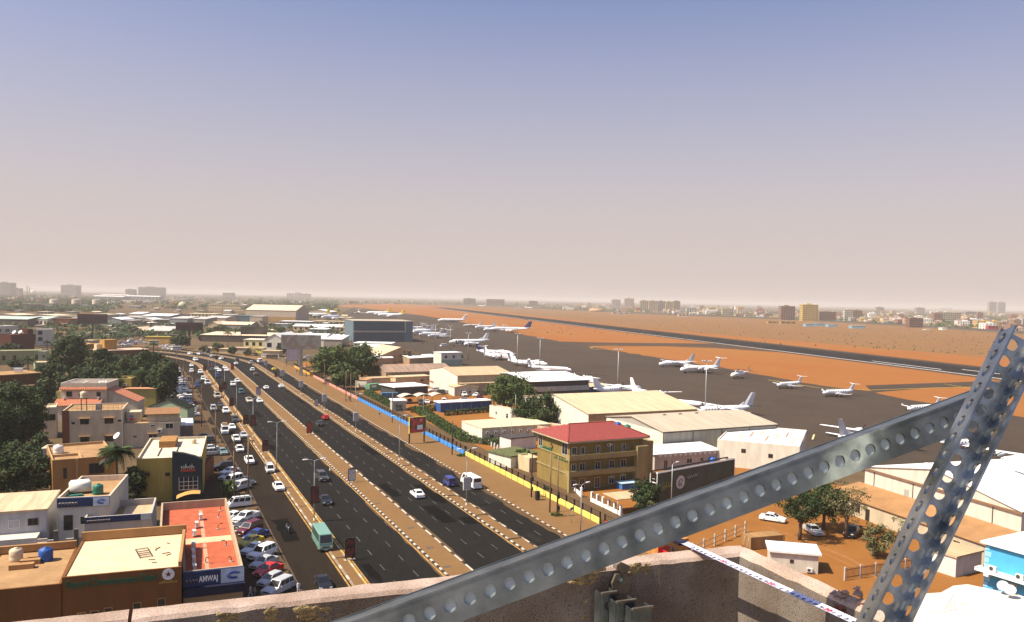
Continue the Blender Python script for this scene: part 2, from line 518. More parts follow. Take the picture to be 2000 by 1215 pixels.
for i, (o_, sd, wm) in enumerate(((LA, 1,.7),(LC, -1,.9),(LD, 1,.6),(LE, -1,.9),(LF, 1,.8),(LG, -1,1.3),(LB, -1,.8),(L0 - 1.5,1,2.2))): drift(o_, sd, i + 3, wm)
TAR = ground_mat('tar_patch', [(0.004,0.004,0.004),(0.006,0.0056,0.005),(0.003,0.003,0.003),(0.008,0.0075,0.007)], [0.3,1.5,5.0]); PALE = ground_mat('worn_patch', [(0.018,0.0165,0.0145),(0.024,0.021,0.018),(0.014,0.013,0.012),(0.028,0.024,0.02)], [0.3,1.5,5.0])
rg = random.Random(12)
for i in range(34):
 lane = rg.choice((LA + 1.8, LA + 5.4, LA + 8.8, LD + 1.8, LD + 5.2, LD + 8.6, LF + 1.8, LF + 5.0, L0 + 3.0)); y0 = rg.uniform(100,330); w = rg.uniform(.35,1.3); ln = rg.uniform(2,16); n = 7
 pts = [(lane + rg.uniform(-.3,.3) - w + rg.uniform(-.15,.15), y0 + ln * k / n) for k in range(n + 1)] + [(lane + w + rg.uniform(-.15,.15), y0 + ln * k / n) for k in range(n, -1,-1)]
 sheet('road_patch', pts, .0172 + .00005 * i, TAR if i % 3 else PALE)
TYM = ground_mat('tyre_mark', [(0.05,0.04,0.034),(0.066,0.052,0.044),(0.04,0.034,0.03),(0.075,0.06,0.05)], [0.05,0.3,1.0])
for i, l in enumerate(([(1120,690),(1250,712),(1400,745),(1560,775),(1700,800)], [(930,655),(1040,676),(1150,700),(1300,730)], [(820,625),(900,642),(1000,662)], [(1400,790),(1500,800),(1620,815)], [(1180,700),(1290,716),(1420,735),(1520,752)], [(1500,790),(1560,772),(1640,768)])): gline('tyre_mark', l, 1.6, TYM, .0365 + .0004 * i)
YTR = ground_mat('yard_track', [(0.30,0.13,0.045),(0.24,0.10,0.035),(0.36,0.17,0.07),(0.26,0.12,0.05)], [0.1,0.6,3.0])
for i, l in enumerate(([(1440,1030),(1520,1060),(1620,1075),(1700,1110)], [(1445,1037),(1520,1067),(1615,1083),(1690,1118)], [(1500,1030),(1580,1058),(1660,1090),(1720,1135)])): gline('yard_track', l, .45, YTR, .0105 + .0005 * i)
# --- vehicles (front towards +y)
PAINT = M('car_paint', (0.8,0.8,0.8),0.28, var=0.03, scale=2, spec=0.5)
GLASS = M('car_glass', (0.012,0.014,0.016),0.08, var=0.0, spec=0.6)
TYRE = M('tyre_rubber', (0.015,0.015,0.015),0.9, var=0.2)
RIM = M('wheel_rim', (0.35,0.35,0.36),0.35,0.7, var=0.1)
TRIM = M('dark_trim', (0.03,0.03,0.032),0.6, var=0.1)
HEADL = M('headlight_glass', (0.75,0.75,0.72),0.1, var=0.0, spec=0.6)
TAILL = M('tail_light_red', (0.35,0.02,0.015),0.2, var=0.0)
PLATE = M('number_plate', (0.7,0.68,0.6),0.5, var=0.05)
CARGO = M('roof_cargo', (0.30,0.19,0.09),0.9, var=0.4, scale=4)
def cpaint(n, c, rough=0.3):
 return M('paint_' + n, c, rough, var=0.06, scale=1.5, spec=0.5)
PC = {'white': cpaint('white', (0.78,0.78,0.76)), 'silver': cpaint('silver', (0.42,0.43,0.44)), 'dark grey': cpaint('dark_grey', (0.05,0.053,0.056)),
      'black': cpaint('black', (0.012,0.013,0.015)), 'red': cpaint('red', (0.50,0.015,0.015)), 'maroon': cpaint('maroon', (0.10,0.012,0.02)),
      'blue': cpaint('blue', (0.02,0.04,0.20)), 'teal': cpaint('teal', (0.035,0.13,0.15)), 'yellow': cpaint('yellow', (0.62,0.48,0.01)),
      'cream': cpaint('cream', (0.62,0.56,0.44)), 'green': cpaint('green', (0.16,0.30,0.24)), 'pale teal': cpaint('pale_teal', (0.18,0.28,0.27)), 'brown': cpaint('brown', (0.14,0.10,0.07))}
def profile_body(m, prof, w, ch=0.07, mi=0):
 cy = sum(p[0] for p in prof) / len(prof); cz = sum(p[1] for p in prof) / len(prof)
 sh = [(cy + (y - cy) * 0.975, cz + (z - cz) * 0.86) for y, z in prof]
 rs = [[(-w, y, z) for y, z in sh], [(-w + ch, y, z) for y, z in prof], [(w - ch, y, z) for y, z in prof], [(w, y, z) for y, z in sh]]
 m.rings(rs, mi, True, False)
def cabin(m, b0, b1, r0_, r1, zb, zr, wb, wr, mi=0):
 """b0..b1 base in y, r0_..r1 roof in y"""
 c = 0.06
 vs = [(-wb, b0, zb),(wb, b0, zb),(wb, b1, zb),(-wb, b1, zb),(-wr, r0_, zr - c),(wr, r0_, zr - c),(wr, r1, zr - c),(-wr, r1, zr - c),
          (-wr + .1, r0_ + .1, zr),(wr - .1, r0_ + .1, zr),(wr - .1, r1 - .1, zr),(-wr + .1, r1 - .1, zr)]
 fs = [(0,1,5,4),(1,2,6,5),(2,3,7,6),(3,0,4,7),(4,5,9,8),(5,6,10,9),(6,7,11,10),(7,4,8,11),(8,9,10,11)]
 m.add(vs, fs, mi)
def pane(m, q, ins, off=0.012, mi=0):
 """quad a,b,c,d (a,b bottom, c,d top) inset and lifted a little"""
 a, b, c, d = [Vector(p) for p in q]
 n = (b - a).cross(d - a).normalized() * off
 def at(u, v): return (a * (1 - u) + b * u) * (1 - v) + (d * (1 - u) + c * u) * v + n
 u0_, u1_, v0_, v1_ = ins
 vs = [at(u0_, v0_), at(u1_, v0_), at(u1_, v1_), at(u0_, v1_)]
 m.add(vs + [v - n * 1.6 for v in vs], [(0,1,2,3),(4,5,1,0),(5,6,2,1),(6,7,3,2),(7,4,0,3)], mi)
def wheel(x, y, r, w=0.2):
 m = MB()
 s = 1 if x > 0 else -1
 def ringx(xx, rr): return [(xx, y + rr * math.cos(2 * math.pi * k / 14), r + rr * math.sin(2 * math.pi * k / 14)) for k in range(14)]
 m.rings([ringx(x - s * w, r * 0.9), ringx(x - s * w, r), ringx(x, r), ringx(x + s * 0.012, r * 0.86)], 0)
 q = MB()
 q.rings([ringx(x + s * 0.005, r * 0.62), ringx(x + s * 0.022, r * 0.56)], 0)
 return m, q
SPEC = {
 'sedan': dict(L=4.45, W=.86, body=[(-2.2,.32),(-2.2,.72),(-2.1,.92),(-1.35,.96),(.95,.94),(1.95,.78),(2.2,.62),(2.22,.3),(2.1,.24),(-2.1,.24)], cab=(-1.6,.98,-.95,.18,.93,1.43,.80,.62), r=.31, ax=(-1.3,1.32), doors=2),
 'hatch': dict(L=3.8, W=.82, body=[(-1.85,.3),(-1.88,.8),(-1.8,.95),(.85,.95),(1.6,.82),(1.88,.62),(1.9,.3),(1.8,.24),(-1.75,.24)], cab=(-1.82,1.0,-1.45,.25,.94,1.47,.77,.61), r=.3, ax=(-1.15,1.2), doors=2),
 'suv': dict(L=4.75, W=.93, body=[(-2.3,.42),(-2.34,.9),(-2.25,1.1),(.95,1.1),(2.05,1.02),(2.32,.85),(2.36,.42),(2.2,.34),(-2.2,.34)], cab=(-2.26,1.1,-2.0,.38,1.09,1.83,.87,.72), r=.38, ax=(-1.4,1.42), doors=3),
 'pickup': dict(L=5.1, W=.87, body=[(-2.5,.5),(-2.52,.98),(-0.75,.98),(-.7,1.05),(1.0,1.05),(2.2,.96),(2.5,.8),(2.52,.44),(2.4,.36),(-2.4,.38)], cab=(-.85,1.2,-.72,.5,1.04,1.70,.82,.68), r=.36, ax=(-1.55,1.55), doors=1),
 'van': dict(L=4.1, W=.80, body=[(-1.95,.3),(-1.98,.9),(-1.95,1.02),(1.55,1.02),(1.95,.82),(2.02,.34),(1.9,.26),(-1.9,.26)], cab=(-1.95,1.72,-1.88,1.08,1.0,1.85,.79,.70), r=.29, ax=(-1.2,1.25), doors=3),
 'minibus': dict(L=5.4, W=.95, body=[(-2.6,.4),(-2.64,1.0),(-2.62,1.2),(2.35,1.2),(2.6,.95),(2.68,.42),(2.5,.34),(-2.5,.34)], cab=(-2.62,2.4,-2.56,1.75,1.18,2.2,.94,.85), r=.36, ax=(-1.6,1.75), doors=4),
 'bus': dict(L=7.0, W=1.03, body=[(-3.4,.45),(-3.46,1.1),(-3.44,1.32),(3.35,1.32),(3.45,1.0),(3.48,.45),(3.35,.38),(-3.3,.38)], cab=(-3.44,3.42,-3.38,3.05,1.30,2.65,1.02,.93), r=.42, ax=(-1.9,2.2), doors=6),
}
def vehicle_parts(kind, extra=None):
 sp = SPEC[kind]; W = sp['W']
 P = []                                    # (name, MB, material, parent index)
 b = MB()
 profile_body(b, sp['body'], W)
 b0, b1, q0, q1, zb, zr, wb, wr = sp['cab']
 cabin(b, b0, b1, q0, q1, zb, zr, wb, wr)
 if kind == 'pickup':                      # load bed rim
  for x in (-W + .02, W - .10): b.box(x, -2.48,.98, x + .08,-.9,1.2)
  b.box(-W + .1,-2.5,.98, W - .1,-2.42,1.2)
 if kind in ('sedan', 'hatch', 'suv', 'van'):
  for s in (-1,1): b.box(s * (W + .09) - .09,.62 if kind != 'van' else 1.3, zb + .02, s * (W + .09) + .09,.72 if kind != 'van' else 1.4, zb + .16)
 P.append(('body', b, PAINT, None))
 bl, br, fr, fl = (-wb, b0, zb),(wb, b0, zb),(wb, b1, zb),(-wb, b1, zb)
 tbl, tbr, tfr, tfl = (-wr, q0, zr - .06),(wr, q0, zr - .06),(wr, q1, zr - .06),(-wr, q1, zr - .06)
 def pn(name, q, ins):
  m = MB(); pane(m, q, ins); P.append((name, m, GLASS, None))
 pn('windscreen', (fr, fl, tfl, tfr),(.07,.93,.08,.93))
 pn('rear_window', (bl, br, tbr, tbl),(.10,.90,.14 if kind in ('sedan', 'pickup') else .22,.9))
 nd = sp['doors']
 for s in (0,1):
  q = (br, fr, tfr, tbr) if s == 0 else (fl, bl, tbl, tfl)
  edges = [.05 + i * (.90 / nd) for i in range(nd + 1)]
  for i in range(nd): pn('side_window', q, (edges[i] + .02, edges[i + 1] - .02,.10,.90))
 for y in sp['ax']:
  for s in (-1,1):
   a, q = wheel(s * (W - .02), y, sp['r'])
   P.append(('wheel', a, TYRE, None)); P.append(('rim', q, RIM, len(P) - 1))
 L2 = sp['body']
 yf = max(p[0] for p in L2); yr = min(p[0] for p in L2)
 zl = {'sedan': .62, 'hatch': .66, 'suv': .84, 'pickup': .80, 'van': .68, 'minibus': .80, 'bus': .82}[kind]
 for s in (-1,1):
  h = MB(); h.box(s * (W - .24) - .16, yf - .10, zl - .09, s * (W - .24) + .16, yf + .015, zl + .07); P.append(('headlight', h, HEADL, None))
  h = MB(); h.box(s * (W - .17) - .10, yr - .015, zl, s * (W - .17) + .10, yr + .1, zl + .2); P.append(('tail_light', h, TAILL, None))
 g = MB(); g.box(-W * .45, yf - .06, zl - .12, W * .45, yf + .012, zl + .02); P.append(('grille', g, TRIM, None))
 bm_ = TRIM if kind in ('suv', 'pickup', 'van', 'bus') else PAINT
 g = MB(); g.box(-W * .92, yf - .08,.3, W * .92, yf + .03,.44); P.append(('bumper', g, bm_, None))
 g = MB(); g.box(-W * .92, yr - .03,.3, W * .92, yr + .08,.44); P.append(('bumper', g, bm_, None))
 g = MB(); g.box(-.24, yf + .031,.34,.24, yf + .04,.44); P.append(('number_plate', g, PLATE, None))
 g = MB(); g.box(-.24, yr - .04,.46,.24, yr - .031,.57); P.append(('number_plate', g, PLATE, None))
 if kind == 'pickup':
  g = MB(); g.box(-W + .13,-2.40,.985, W - .13,-.92,.995); P.append(('load_bed', g, TRIM, None))
 if extra == 'load':
  g = MB()
  z0 = zr + .02
  for x in (-wr + .1, wr - .1): g.tube([(x, q0 + .1, z0 + .12),(x, q1 - .3, z0 + .12)], .025,5)
  random.seed(3)
  for i in range(7):
   y = q0 + .2 + i * (q1 - q0 - .6) / 7
   g.box(-wr + .15, y, z0 + .02, wr - .15 - random.random() * .3, y + (q1 - q0) / 8, z0 + .2 + random.random() * .3,1)
  P.append(('roof_load', g, [TRIM, CARGO], None))
 if extra == 'rack':
  g = MB()
  for i in range(4):
   y = q0 + .25 + i * (q1 - q0 - .5) / 3; g.box(-wr + .04, y, zr + .10, wr - .04, y + .06, zr + .14)
  for x in (-wr + .05, wr - .09): g.box(x, q0 + .2, zr - .02, x + .05, q1 - .2, zr + .1)
  P.append(('roof_rack', g, TRIM, None))
 return P
VP, VL = {}, {}
def proto(kind, extra, lite):
 key = (kind, extra)
 if lite:
  if key not in VL:
   big = MB(); mats = []
   for nm, mb, mt, pa in vehicle_parts(kind, extra):
    ml = mt if isinstance(mt, list) else [mt]
    for x in ml:
     if x not in mats: mats.append(x)
    o = len(big.v); big.v += mb.v
    big.f += [[i + o for i in f] for f in mb.f]; big.m += [mats.index(ml[i]) for i in mb.m]; big.sm += mb.sm
   VL[key] = big.mesh(kind, mats)
  return VL[key]
 if key not in VP:
  VP[key] = [(nm, mb.mesh(nm, mt), pa) for nm, mb, mt, pa in vehicle_parts(kind, extra)]
 return VP[key]
VN = {'sedan': ('parked_car', 'sedan', 'car'), 'hatch': ('hatchback_car', 'hatchback', 'car'), 'suv': ('off_road_car', 'off road car', 'car'), 'pickup': ('pickup_truck', 'pickup truck', 'truck'),
      'van': ('small_van', 'small van', 'van'), 'minibus': ('minibus', 'minibus', 'bus'), 'bus': ('bus', 'bus', 'bus')}
def repaint(o, mt):
 for i, ms in enumerate(o.data.materials):
  if ms is PAINT:
   o.material_slots[i].link = 'OBJECT'; o.material_slots[i].material = mt
def vehicle(kind, col, pos, ang, label, group, extra=None, lite=False, scale=1.0):
 nm = VN[kind][0] if kind != 'sedan' else 'sedan_car'
 mt = PC[col]
 if lite:
  o = link(nm, proto(kind, extra, True), None, pos, ang)
  repaint(o, mt)
  tag(o, label, VN[kind][2], group)
 else:
  o = thing(nm, label, VN[kind][2], pos, ang, group)
  kids = []
  for n, me, pa in proto(kind, extra, False):
   c = link(n, me, kids[pa] if pa is not None else o)
   if n in ('body', 'bumper'): repaint(c, mt)
   kids.append(c)
 o.scale = (scale,) * 3
 return o
TR = [
 (631,1147, 'sedan', 'black', None, 'black sedan nearest the parapet on the left service road'),
 (629,1066, 'bus', 'green', None, 'pale green bus on the left service road beside the brown median sign'),
 (544,956, 'sedan', 'white', None, 'white sedan on left service road ahead of the green bus'),
 (527,922, 'van', 'white', 'rack', 'white small van close to the narrow median'),
 (487,905, 'pickup', 'white', None, 'white pickup truck passing the twin wooden poles'),
 (468,881, 'sedan', 'white', None, 'white sedan on left service road level with the dark shop front'),
 (476,854, 'sedan', 'silver', None, 'silver sedan hugging the narrow median behind the white pickup'),
 (461,862, 'pickup', 'white', None, 'white pickup truck beside the silver sedan'),
 (439,846, 'minibus', 'white', 'load', 'large white minibus with roof load on the left service road'),
 (453,838, 'sedan', 'white', None, 'white sedan alongside the large roof loaded minibus'),
 (460,824, 'suv', 'dark grey', None, 'dark grey off road car against the narrow median'),
 (441,807, 'suv', 'white', None, 'white off road car behind the dark grey one'),
 (431,794, 'sedan', 'dark grey', None, 'dark sedan in the middle of the left service road'),
 (417,802, 'suv', 'silver', None, 'silver off road car at the left edge of the service road'),
 (424,777, 'minibus', 'cream', 'load', 'cream minibus carrying a roof load beside a brown median sign'),
 (405,751, 'minibus', 'white', 'load', 'white minibus with roof load near the bend'),
 (397,743, 'suv', 'white', None, 'white off road car overtaken by the far minibus'),
 (387,747, 'sedan', 'dark grey', None, 'dark sedan on the dusty side before the bend'),
 (385,755, 'hatch', 'blue', None, 'blue hatchback on the dusty side before the bend'),
 (391,730, 'suv', 'white', None, 'white off road car beside the far brown median sign'),
 (374,728, 'suv', 'white', None, 'white off road car by the parked rows near the bend'),
 (374,716, 'sedan', 'white', None, 'white sedan entering the left service road from the bend'),
 (382,705, 'suv', 'white', None, 'white off road car farthest round the bend on the left lanes'),
 (635,983, 'sedan', 'black', None, 'black sedan beside the lamp post panel on the left main road'),
 (629,938, 'suv', 'dark grey', None, 'dark grey off road car near the walking man'),
 (507,786, 'sedan', 'white', None, 'white sedan running beside the wide median'),
 (487,786, 'pickup', 'cream', 'load', 'cream pickup truck piled with goods'),
 (471,769, 'van', 'teal', None, 'teal small van in the middle of the left main road'),
 (455,754, 'suv', 'white', None, 'white off road car in front of the white pickup on the main road'),
 (463,747, 'pickup', 'white', None, 'white pickup truck beside the wide median'),
 (425,737, 'van', 'blue', None, 'blue small van on the left main road'),
 (428,726, 'sedan', 'white', None, 'white sedan second of a pair side by side on the left main road'),
 (423,722, 'sedan', 'white', None, 'white sedan rear of a pair on the left main road'),
 (414,724, 'sedan', 'dark grey', None, 'dark sedan just behind the blue van'),
 (415,716, 'sedan', 'maroon', None, 'maroon sedan coming off the bend'),
 (442,725, 'sedan', 'white', None, 'white sedan close to the red median sign'),
 (439,720, 'sedan', 'white', None, 'white sedan behind another by the red median sign'),
 (815,970, 'sedan', 'white', None, 'white sedan alone on the right main road'),
 (878,948, 'van', 'blue', None, 'dark blue small van on the right service road'),
 (920,950, 'minibus', 'white', 'tall', 'long white minibus on the right service road'),
 (624,831, 'sedan', 'dark grey', None, 'dark sedan behind the red hatchback'),
 (636,819, 'hatch', 'red', None, 'bright red hatchback on the right main road'),
 (520,760, 'sedan', 'white', None, 'white sedan middle lane right main road far side of the mauve sign'),
 (549,757, 'sedan', 'white', None, 'white sedan nearest the right median kerb'),
 (499,733, 'hatch', 'brown', None, 'small brown hatchback on the right main road'),
 (493,725, 'suv', 'white', None, 'white off road car following the small brown hatchback'),
 (490,711, 'suv', 'silver', None, 'silver off road car at the start of the right median'),
 (461,712, 'sedan', 'white', None, 'white sedan level with the far red sign on the right main road'),
 (462,706, 'suv', 'dark grey', None, 'dark off road car at the bend of the right main road'),
 (432,702, 'sedan', 'white', None, 'white sedan rounding the bend on the right main road'),
 (414,697, 'sedan', 'silver', None, 'silver sedan far round the bend'),
 (390,693, 'pickup', 'white', None, 'white pickup truck far round the bend'),
 (371,692, 'sedan', 'white', None, 'white sedan farthest round the bend'),
 (535,723, 'sedan', 'yellow', None, 'yellow taxi sedan on the right service road'),
 (507,708, 'minibus', 'white', None, 'white minibus at the head of the right service road'),
 (404,689, 'bus', 'white', None, 'long white bus turning at the bend'),
 (428,687, 'sedan', 'black', None, 'black sedan behind the turning white bus'),
]
def nearest_ang(p):
 best = min(range(90,700,4), key=lambda s: (road_pt(38, s) - p).length)
 return road_ang(best)
for i, (x, y, kind, col, ex, lab) in enumerate(TR):
 p = G(x, y); p.z = 0.03
 away = i >= 37
 a = nearest_ang(p) + (0 if away else math.pi) + random.uniform(-.04,.04)
 if 'turning' in lab: a += .35
 lite = y < 745
 ex2 = None if ex == 'tall' else ex
 o = vehicle(kind, col, p, a, lab, 'traffic on the avenue', ex2, lite)
 if ex == 'tall': o.scale = (1.05,1.25,1.1)
PK = [(544,1158, 'suv', 'silver', 'grey estate car parked nearest the parapet'),(529,1141, 'hatch', 'silver', 'silver hatchback parked second from the parapet'),
      (524,1121, 'sedan', 'red', 'red car in the diagonal parked row'),(516,1106, 'sedan', 'silver', 'silver sedan parked between red car and white off road car'),
      (512,1089, 'suv', 'white', 'white off road car with dark windows in the diagonal row'),(496,1079, 'sedan', 'white', 'white sedan parked between yellow taxi and white off road car'),
      (489,1065, 'sedan', 'yellow', 'yellow taxi parked in the diagonal row'),(500,1052, 'sedan', 'blue', 'dark blue sedan parked behind the yellow taxi'),
      (487,1041, 'suv', 'maroon', 'maroon off road car in the diagonal row'),(480,1029, 'sedan', 'dark grey', 'dark sedan parked between maroon car and white pickup'),
      (480,1018, 'pickup', 'white', 'white pickup truck with dark load bed parked beside red roof'),(454,1016, 'sedan', 'white', 'white sedan tucked against the red roofed shop wall')]
for i, (x, y, kind, col, lab) in enumerate(PK):
 p = G(x, y); p.z = 0.03
 vehicle(kind, col, p, R_(132) + random.uniform(-.05,.05), lab, 'cars parked diagonally by the shops')
p = G(468,990); p.z = .03
vehicle('van', 'white', p, R_(97), 'white van with roof bars parked across the dirt by the poles', 'cars parked diagonally by the shops', 'rack')
PK2 = [(468,957, 'suv', 'silver', 132, 'silver off road car behind the wooden poles'),(456,944, 'van', 'white', 130, 'white small van behind the leafy bush'),(447,936, 'sedan', 'silver', 130, 'silver sedan in the shade by the dark shop'),
       (449,926, 'sedan', 'white', 130, 'white sedan at the end of the shaded row'),(436,918, 'suv', 'black', 100, 'black off road car in the shade of the dark shop'),(483,945, 'sedan', 'dark grey', 200, 'dark sedan nosing out between the wooden poles'),
       (435,887, 'sedan', 'pale teal', 185, 'pale teal sedan parked by the single pole'),(405,890, 'suv', 'silver', 95, 'silver off road car beside white roofed shop'),(408,880, 'sedan', 'silver', 95, 'silver sedan behind another silver car by white roofed shop'),
       (401,866, 'suv', 'dark grey', 92, 'dark off road car in the shade beside the white roof'),(394,857, 'sedan', 'black', 92, 'black sedan in the shade beside the white roof')]
for x, y, kind, col, a, lab in PK2:
 p = G(x, y); p.z = .03
 vehicle(kind, col, p, R_(a), lab, 'cars parked by the dark shop front')
ks = ['sedan', 'suv', 'sedan', 'hatch', 'suv', 'sedan', 'pickup']
cs = ['white', 'white', 'silver', 'white', 'dark grey', 'white', 'white', 'silver', 'white']
n = 0
for row, (xo, an) in enumerate(((12.2,92),(6.8,268))):
 s = 262.0
 while s < 425:
  if row == 0 or s > 300:
   c = cs[(n * 5 + row) % 9]; k = ks[(n * 3 + row) % 7]
   vehicle(k, c, Vector((xo + random.uniform(-.3,.3), s, .03)), R_(an + random.uniform(-6,6)),
     '%s %s, %s car of the %s parked row past the green gable' % (c, VN[k][1], ordinal(n if row == 0 else n - 100), 'outer' if row == 0 else 'inner'), 'dense parked rows by the trees', None, s > 330)
   n += 1
  s += random.uniform(5.4,8.0) if row == 0 else random.uniform(6,11)
 n = 100
for x, y, kind, col, a, lab in [(1509,1018, 'sedan', 'white', 215, 'white sedan parked alone on the orange yard'),(1588,1042, 'sedan', 'silver', 160, 'silver sedan parked under the yard trees'),(1666,1046, 'pickup', 'black', 115, 'black pickup truck half hidden by yard bushes'),
  (906,774, 'suv', 'white', 175, 'white off road car in the car park of shade sails'),(930,774, 'sedan', 'white', 140, 'white sedan beside the red car in the compound'),(937,781, 'sedan', 'maroon', 140, 'dark red sedan in the compound by the palm'),
  (904,763, 'minibus', 'white', 170, 'white minibus behind the compound off road car'),(905,784, 'sedan', 'white', 120, 'white sedan at the blue shed in the compound'),(800,787, 'sedan', 'dark grey', 165, 'dark sedan under the left shade sail'),(834,788, 'sedan', 'white', 165, 'white sedan under the middle shade sail'),(867,788, 'suv', 'white', 165, 'white off road car right of the last shade sail'),(858,770, 'suv', 'dark grey', 100, 'dark off road car beneath the red pointed canopies'),(872,769, 'sedan', 'silver', 95, 'silver sedan beneath the red pointed canopies'),(786,770, 'pickup', 'silver', 95, 'silver pickup truck at the end of the flat canopy'),(818,771, 'sedan', 'maroon', 95, 'maroon sedan before the flat white canopy'),(847,765, 'suv', 'white', 100, 'white off road car under the flat white canopy'),(822,790, 'suv', 'dark grey', 165, 'dark off road car under a shade sail'),
  (855,791, 'sedan', 'silver', 165, 'silver sedan under the last shade sail'),(681,752, 'suv', 'white', 120, 'white off road car by the cabins beside the fence'),(1018,816, 'minibus', 'white', 95, 'white minibus beside the dark tree in the yard'),
  (866,677, 'minibus', 'white', 100, 'white van on the apron near the lettered airliner'),(602,700, 'pickup', 'silver', 90, 'silver pickup truck by the orange mound'),(595,705, 'sedan', 'dark grey', 80, 'dark sedan by the orange mound')]:
 p = G(x, y); p.z = .035
 vehicle(kind, col, p, R_(a), lab, None, None, y < 700)
for i in range(26):
 x = 212 + (i * 37) % 135 + random.uniform(-3,3); y = 664 + (i * 29) % 17
 if x > 318: y += 3
 p = G(x, y); p.z = .03
 k = ks[i % 7]; c = ['white', 'white', 'silver', 'dark grey', 'white', 'blue', 'cream'][i % 7]
 vehicle(k, c, p, R_(random.choice((80,95,170,5))), '%s %s parked in the far lot beyond the palm grove' % (c, VN[k][1]), 'vehicles in the far lot', None, True)
for i, (x, y, k, c) in enumerate([(300,672, 'bus', 'cream'),(345,684, 'bus', 'white'),(255,668, 'minibus', 'white'),(486,690, 'sedan', 'red'),(466,686, 'sedan', 'white'),(500,695, 'suv', 'black'),(478,690, 'suv', 'brown'),(450,688, 'sedan', 'dark grey'),(520,699, 'minibus', 'cream'),(531,701, 'bus', 'brown')]):
 p = G(x, y); p.z = .03
 vehicle(k, c, p, R_(100 + 17 * i), '%s %s %s' % (c, VN[k][1], ['by the yellow walled kiosk', 'at the left mouth of the bend', 'in front of the far yellow wall', 'outside the bend under trees', 'outside the bend by the kerb', 'beside the lamp post outside the bend', 'under the small tree outside the bend', 'on the outer edge of the bend', 'by the road works mound', 'parked at the road works mound'][i]), 'vehicles around the bend', None, True)
p = G(562,1040); p.z = .03
mbk = thing('motorcycle', 'dark motorcycle on the left service road', 'motorcycle', p, math.pi + .05)
for nm, y in (('wheel', -.62),('wheel', .66)):
 w = MB()
 def rg(xx, rr): return [(xx, y + rr * math.cos(2 * math.pi * k / 14),.3 + rr * math.sin(2 * math.pi * k / 14)) for k in range(14)]
 w.rings([rg(-.05,.22), rg(-.06,.3), rg(.06,.3), rg(.05,.22)], 0); w.build(nm, TYRE, mbk)
m = MB(); m.tube([(0,.66,.3),(0,.48,.95)], .035,6); m.tube([(-.34,.36,1.02),(0,.46,.98),(.34,.36,1.02)], .02,6); m.build('fork', RIM, mbk)
m = MB(); m.tube([(0,-.62,.3),(0,-.2,.42),(0,.25,.5),(0,.46,.85)], .06,6); m.box(-.14,-.15,.3,.14,.25,.55); m.build('frame', TRIM, mbk)
m = MB(); m.tube([(0,.02,.78),(0,.18,.84),(0,.4,.80)], [.12,.17,.09], 8); m.build('fuel_tank', PC['black'], mbk)
m = MB(); m.tube([(0,-.72,.84),(0,-.4,.80),(0,.02,.78)], [.06,.13,.10], 8); m.build('saddle', TRIM, mbk)
m = MB(); m.lathe([(.02,0),(.09,.02),(.09,.12),(.05,.15)], 10,(0,0,0)); m.xf(Matrix.Translation((0,.52,.9)) @ Matrix.Rotation(-math.pi / 2,4, 'X')); m.build('headlight', HEADL, mbk)

